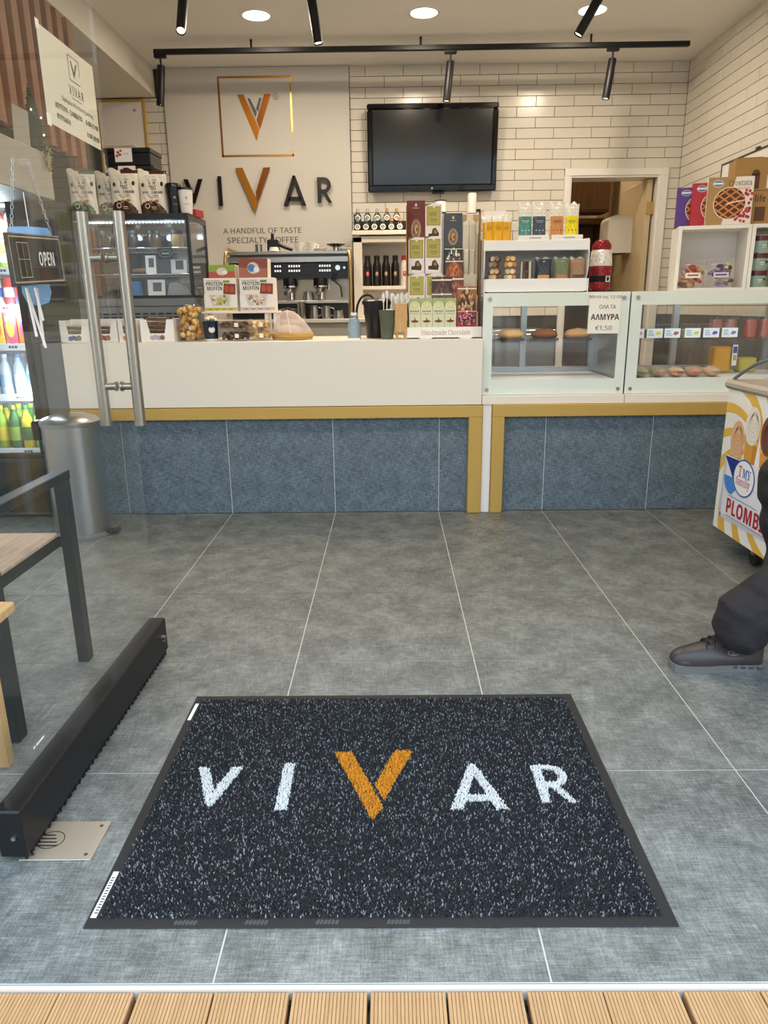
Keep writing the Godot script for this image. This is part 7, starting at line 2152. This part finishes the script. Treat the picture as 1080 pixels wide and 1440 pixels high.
func make_cube_shelves() -> void:
	var y := 1.2125
	var F := T(1.668, 0, -4.42, -0.21)   # the shelves stand turned a little towards the door
	for s in [[0.0, 0.39, "white open cube shelf holding two bags of biscuits on the right glass case"], [0.392, 0.7, "white open cube shelf of stacked cans at the photo's right edge"]]:
		var o := thing("cube_shelf", s[2], "shelf", F * T(s[0], y, 0), "white cube shelves")
		var w: float = s[1] - s[0]
		var h := 0.36
		var t := 0.02
		part(o, "side", Geo.new().span(0, t, 0, h, -0.25, 0, 0.001), M.white)
		part(o, "side", Geo.new().span(w - t, w, 0, h, -0.25, 0, 0.001), M.white)
		part(o, "top", Geo.new().span(t, w - t, h - t, h, -0.25, 0, 0.001), M.white)
		part(o, "base", Geo.new().span(t, w - t, 0, t, -0.25, 0, 0.001), M.white)
		part(o, "back", Geo.new().span(t, w - t, t, h - t, -0.25, -0.244), M.white)
	# bags of biscuits
	var bg := [[0.112, ["d8c0a0", "b5503f", "e9d9c0", "c99a70"], "clear bag of biscuits with a red emblem, left one in the white cube shelf"], [0.265, ["4a3a6a", "8a7aa8", "d9c9b0", "6a4a3a"], "clear bag of biscuits in purple wrappers, right one in the white cube shelf"]]
	var rng := RandomNumberGenerator.new()
	rng.seed = 17
	for b in bg:
		var o := thing("biscuit_bag", b[2], "bag", F * T(b[0], y + 0.0205, -0.1), "biscuit bags in the cube shelf")
		var g := Geo.new()
		for k in 26:
			var v := rng.randf()
			g.c(b[1][k % 4]).at(T(rng.randf_range(-0.055, 0.055) * (1.1 - v * 0.5), 0.014 + v * 0.11, rng.randf_range(-0.03, 0.045), rng.randf() * 3, rng.randf() * 0.6, rng.randf_range(-0.5, 0.5))).box(0, 0, 0, 0.05, 0.018, 0.03, 0.004)
		part(o, "wrapped_biscuits", g, M.gloss).set_meta("kind", "stuff")
		part(o, "bag", Geo.new().pouch(0.15, 0.165, 0.12, 14, 16), M.film)
		part(o, "emblem", Geo.new().c("efe6da" if b[0] < 0.2 else "cfc6dc").at(T(-0.005, 0.07, 0.062, 0, -0.1)).rect(-0.042, -0.014, 0.042, 0.016).c("a83a3a" if b[0] < 0.2 else "4a3a78").at(T(-0.005, 0.072, 0.0625, 0, -0.1)).rect(-0.03, -0.004, 0.03, 0.004).at(T(-0.012, 0.12, 0.05, 0, -0.1)).disc(0, 0, 0.022, 0.012), M.print)
	# cans
	for r in 3:
		for k in 2:
			var left := k == 0
			var o := thing("food_can", "%s can in the %s of the cube shelf's stack" % ["green and maroon" if left else "pale cream", ["bottom row", "middle row", "top row"][r]], "can", F * T(0.465 + k * 0.108, y + 0.0205 + r * 0.0945, -0.07), "stacked cans in the cube shelf")
			part(o, "can", Geo.new().c("8fa89c" if left else "d9cba8").lathe([Vector2(0, 0), Vector2(0.046, 0), Vector2(0.047, 0.003), Vector2(0.047, 0.062)], Vector3(), 26).c("5a2430" if left else "b59a5a").lathe([Vector2(0.047, 0.062), Vector2(0.047, 0.09)], Vector3(), 26), M.gloss)
			part(o, "rim", Geo.new().lathe([Vector2(0.047, 0.09), Vector2(0.048, 0.093), Vector2(0.045, 0.094), Vector2(0.043, 0.09), Vector2(0, 0.089)], Vector3(), 26), M.chrome)
			part(o, "print", Geo.new().c("e9e6da").at(T(0.006, 0.03, 0.0475, 0.12)).rect(-0.016, 0.006, 0.01, 0.011).rect(-0.014, -0.004, 0.008, -0.001).c("2c2a2a").disc(0.02, 0.012, 0.007, 0.007, -0.0008), M.print)
	# pie boxes leaning in a row on top
	var yt := y + 0.3605
	var pies := [["5a3a8a", -0.012, -0.1, 0.225, 0.215, "purple pie box with a round window, leftmost of the row on the cube shelf"], ["b52a3c", 0.063, -0.065, 0.23, 0.232, "red pie box with a round window, second in the row on the cube shelf"], ["b08a55", 0.138, -0.028, 0.24, 0.252, "tan and white lattice pie box printed with berries, front one on the cube shelf"]]
	for n in 3:
		var q: Array = pies[n]
		var w: float = q[3]
		var h: float = q[4]
		var o := thing("pie_box", q[5], "box", F * T(q[1] + w / 2, yt, q[2], 0.0, -0.06), "lattice pie boxes")
		part(o, "box", Geo.new().c("efe7dc" if n == 2 else q[0]).box(0, h / 2, 0, w, h, 0.03, 0.002), M.print)
		var g := Geo.new().at(T(0, 0, 0.0154))
		var e := 0.0003
		if n == 2:
			g.c(q[0]).poly(PV([-w / 2, 0, -w * 0.14, 0, w * 0.1, h, -w / 2, h]))
			g.c("3a2f2a").text("Crostata", w * 0.2, h * 0.87, w * 0.5, 0.03, e, false, true).c("a84a4a").text("FRAGOLA", w * 0.23, h * 0.76, w * 0.36, 0.009, e)
		g.c("3f8ac9").disc(-w * 0.28, h * 0.87, w * 0.13, h * 0.05, e * 2).c("f2f2ee").rect(-w * 0.39, h * 0.85, -w * 0.18, h * 0.885, e * 3).ring(-w * 0.28, h * 0.865, w * 0.12, h * 0.075, 0.002, e * 3)
		var cx := 0.0 if n == 2 else w * 0.08
		var rr := w * 0.36
		g.c("efe6d2").disc(cx, h * 0.45, rr, rr, e * 2, 32).c("5c2218").disc(cx, h * 0.45, rr * 0.95, rr * 0.95, e * 3, 32)
		g.c("c9853f")
		for k in 5:
			for s in [-1.0, 1.0]:
				var d := (k - 2) * rr * 0.38
				var half := sqrt(maxf(0.0, pow(rr * 0.93, 2) - d * d))
				var dir := Vector2(0.82, 0.57 * s).normalized()
				var nrm := Vector2(-dir.y, dir.x)
				var c0 := Vector2(cx, h * 0.45) + nrm * d
				var wd := rr * 0.05
				g.poly(PackedVector2Array([c0 - dir * half - nrm * wd, c0 + dir * half - nrm * wd, c0 + dir * half + nrm * wd, c0 - dir * half + nrm * wd]), e * (4 if s < 0 else 5))
		if n == 2:
			g.c("ece6dc").poly(PV([cx - rr * 0.3, h * 0.42, cx + rr * 0.9, h * 0.5, cx + rr * 0.95, h * 0.52, cx - rr * 0.1, h * 0.46]), e * 7)
			for k in 34:
				var a := rng.randf_range(-1.4, 1.0)
				var r0 := rr * rng.randf_range(1.03, 1.5)
				var px := cx + cos(a) * r0
				var py := h * 0.45 + sin(a) * r0
				if px < w * 0.47 and py > h * 0.03 and py < h * 0.72 and px > -w * 0.1:
					g.c(["b8303c", "a02a34", "d04a50"][k % 3]).disc(px, py, 0.0075, 0.0085, e * 6 + k * 0.00002, 10)
		part(o, "print", g, M.print)
	# cardboard boxes at the right edge
	var c1 := thing("cardboard_box", "brown cardboard box lettered life, under the other behind the pie boxes", "box", F * T(0.49, yt, -0.158), "cardboard boxes on the cube shelf")
	part(c1, "box", Geo.new().box(0, 0.09, 0, 0.38, 0.18, 0.18, 0.002), M.cardboard)
	part(c1, "print", Geo.new().c("5a3f22").at(T(0.0, 0.12, 0.0906)).text("life", -0.062, 0.02, 0.055, 0.038, 0.0, true), M.print)
	part(c1, "picture", Geo.new().c("5a3f22").at(T(0.0, 0.12, 0.0906)).rect(-0.085, -0.1, -0.03, -0.025), M.print)
	var c2 := thing("cardboard_box", "plain brown cardboard box on top, behind the pie boxes at the right", "box", F * T(0.48, yt + 0.181, -0.158), "cardboard boxes on the cube shelf")
	part(c2, "box", Geo.new().box(0, 0.085, 0, 0.4, 0.17, 0.18, 0.002), M.cardboard)
	part(c2, "flap", Geo.new().span(-0.2, -0.06, 0.1705, 0.173, -0.09, 0.09), M.cardboard)
	part(c2, "print", Geo.new().c("5a3f22").at(T(-0.09, 0.06, 0.0906)).disc(0, 0.03, 0.02, 0.02).rect(-0.022, -0.05, 0.022, 0.03), M.print)
	part(c2, "label", Geo.new().c("e6ded0").at(T(-0.09, 0.06, 0.0906)).rect(0.06, -0.05, 0.16, 0.02), M.print)


func make_door_hangings() -> void:
	# opening hours sheet stuck on the near side of the glass
	var face := Transform3D(Basis(Vector3.UP, PI / 2), Vector3(-0.8125, 1.69, -2.07))
	# local x runs towards the far end of the door (-z), y up
	var o := thing("hours_notice", "white paper opening-hours notice in Greek taped to the glass door", "notice", face)
	part(o, "sheet", Geo.new().prism(PV([-0.165, 0.105, 0.165, 0.105, 0.165, -0.105, -0.165, -0.105]), -0.0006, 0.0), M.notice_paper)
	var g := Geo.new().c("6a655a").at(T(0.03, 0.0, 0.0006))
	g.rect(-0.034, 0.085, 0.034, 0.087).rect(-0.034, 0.03, -0.032, 0.087).rect(-0.034, 0.028, 0.034, 0.03).rect(0.032, 0.05, 0.034, 0.087)
	g.c("4a453c").poly(PV([-0.02, 0.075, -0.013, 0.075, 0.001, 0.045, -0.002, 0.037])).poly(PV([0.013, 0.075, 0.02, 0.075, 0.003, 0.046, 0.0, 0.052]))
	g.text("V I V A R", 0.0, 0.005, 0.09, 0.022).rect(-0.03, -0.014, 0.03, -0.0125)
	g.c("37332d").text("Ωράριο Καταστήματος", 0.0, -0.03, 0.2, 0.014).text("ΔΕΥΤΕΡΑ - ΣΑΒΒΑΤΟ", -0.062, -0.053, 0.16, 0.012, 0.0, true).text("6:00-21:00", 0.085, -0.053, 0.085, 0.012, 0.0, true).text("ΚΥΡΙΑΚΗ", -0.1, -0.078, 0.075, 0.012, 0.0, true).text("8:00-20:00", 0.085, -0.083, 0.085, 0.012, 0.0, true)
	part(o, "lettering", g, M.print)
	part(o, "tape", Geo.new().c("efeadb").at(T(0, 0, 0.0012)).rect(-0.172, 0.09, -0.152, 0.112), M.print)
	part(o, "tape", Geo.new().c("efeadb").at(T(0, 0, 0.0012)).rect(-0.172, -0.112, -0.15, -0.085), M.print)
	# open sign hanging on chains behind the glass
	var s := thing("open_sign", "dark framed OPEN sign hanging on chains behind the glass door", "sign", Transform3D(Basis(Vector3.UP, PI / 2), Vector3(-0.842, 1.268, -1.82)) * T(0, 0, 0, 0, 0, 0.055))
	part(s, "board", Geo.new().box(0, 0, -0.004, 0.275, 0.115, 0.008, 0.003), M.blackmetal)
	var bd := Geo.new().c("b5a888").at(T(0, 0, 0.0004))
	bd.rect(-0.13, 0.048, 0.13, 0.051).rect(-0.13, -0.051, 0.13, -0.048).rect(-0.13, -0.051, -0.127, 0.051).rect(0.127, -0.051, 0.13, 0.051)
	# line drawing of a door
	bd.rect(-0.098, 0.036, -0.042, 0.038).rect(-0.098, -0.04, -0.096, 0.038).rect(-0.044, -0.04, -0.042, 0.038).rect(-0.098, -0.04, -0.042, -0.038).rect(-0.07, -0.04, -0.0685, 0.038).rect(-0.098, 0.0, -0.042, 0.0015)
	bd.c("e6e2d6").text("OPEN", 0.045, 0.002, 0.082, 0.032, 0.0002, true)
	part(s, "lettering", bd, M.print)
	var ch := Geo.new()
	for q in [[-0.1, -0.028], [0.1, 0.028]]:
		for k in 16:
			var t := k / 15.0
			var x: float = q[0] + (0.0 - q[0]) * 0.62 * t
			var c := V3(x, 0.062 + 0.15 * t, -0.004)
			var keep := ch.xf
			ch.xf = Transform3D(Basis(Vector3.BACK, -atan2(-q[0] * 0.62, 0.15)) * Basis(Vector3.UP, PI / 2 * (k % 2)), c)
			ch.tube([V3(0, -0.006, 0), V3(0.003, -0.003, 0), V3(0.003, 0.003, 0), V3(0, 0.006, 0), V3(-0.003, 0.003, 0), V3(-0.003, -0.003, 0), V3(0, -0.006, 0)], 0.0009, 5)
			ch.xf = keep
	part(s, "chain", ch, M.alu)
	part(s, "hook", Geo.new().cyl(V3(0, 0.215, 0.014), V3(0, 0.215, -0.01), 0.012, 0.006, 14), M.clear)
	# wind chime with blue discs and pale tubes behind the sign
	var w := thing("wind_chime", "blue wind chime with hanging pale tubes behind the OPEN sign", "wind chime", T(-0.915, 1.296, -1.945))
	var blue := mat("blue_plastic", "6fa0c4", 0.35)
	part(w, "top_disc", Geo.new().lathe([Vector2(0, 0.06), Vector2(0.05, 0.055), Vector2(0.055, 0.03), Vector2(0.05, 0.028), Vector2(0, 0.04)], Vector3(), 24), blue)
	part(w, "cord", Geo.new().tube([V3(0, 0.14, 0), V3(0.004, 0.06, 0.004), V3(0, -0.08, 0.0)], 0.0012, 5), M.paper)
	part(w, "paddle", Geo.new().prism(PV([-0.034, -0.07, 0.034, -0.07, 0.038, -0.1, 0.028, -0.125, 0.0, -0.134, -0.028, -0.125, -0.038, -0.1]), -0.002, 0.002), blue, Transform3D(Basis(Vector3.UP, 0.9), Vector3()))
	for q in [[0.02, 0.05, -0.17, 0.0], [-0.012, 0.03, -0.24, 0.02], [0.006, 0.012, -0.235, -0.01], [0.0, 0.055, -0.21, 0.0]]:
		part(w, "tube", Geo.new().cyl(V3(q[0], -0.09 + 0.02 * q[3], q[1]), V3(q[0] + q[3], q[2], q[1] - 0.02), 0.0034, 0.0034, 10), M.paper)
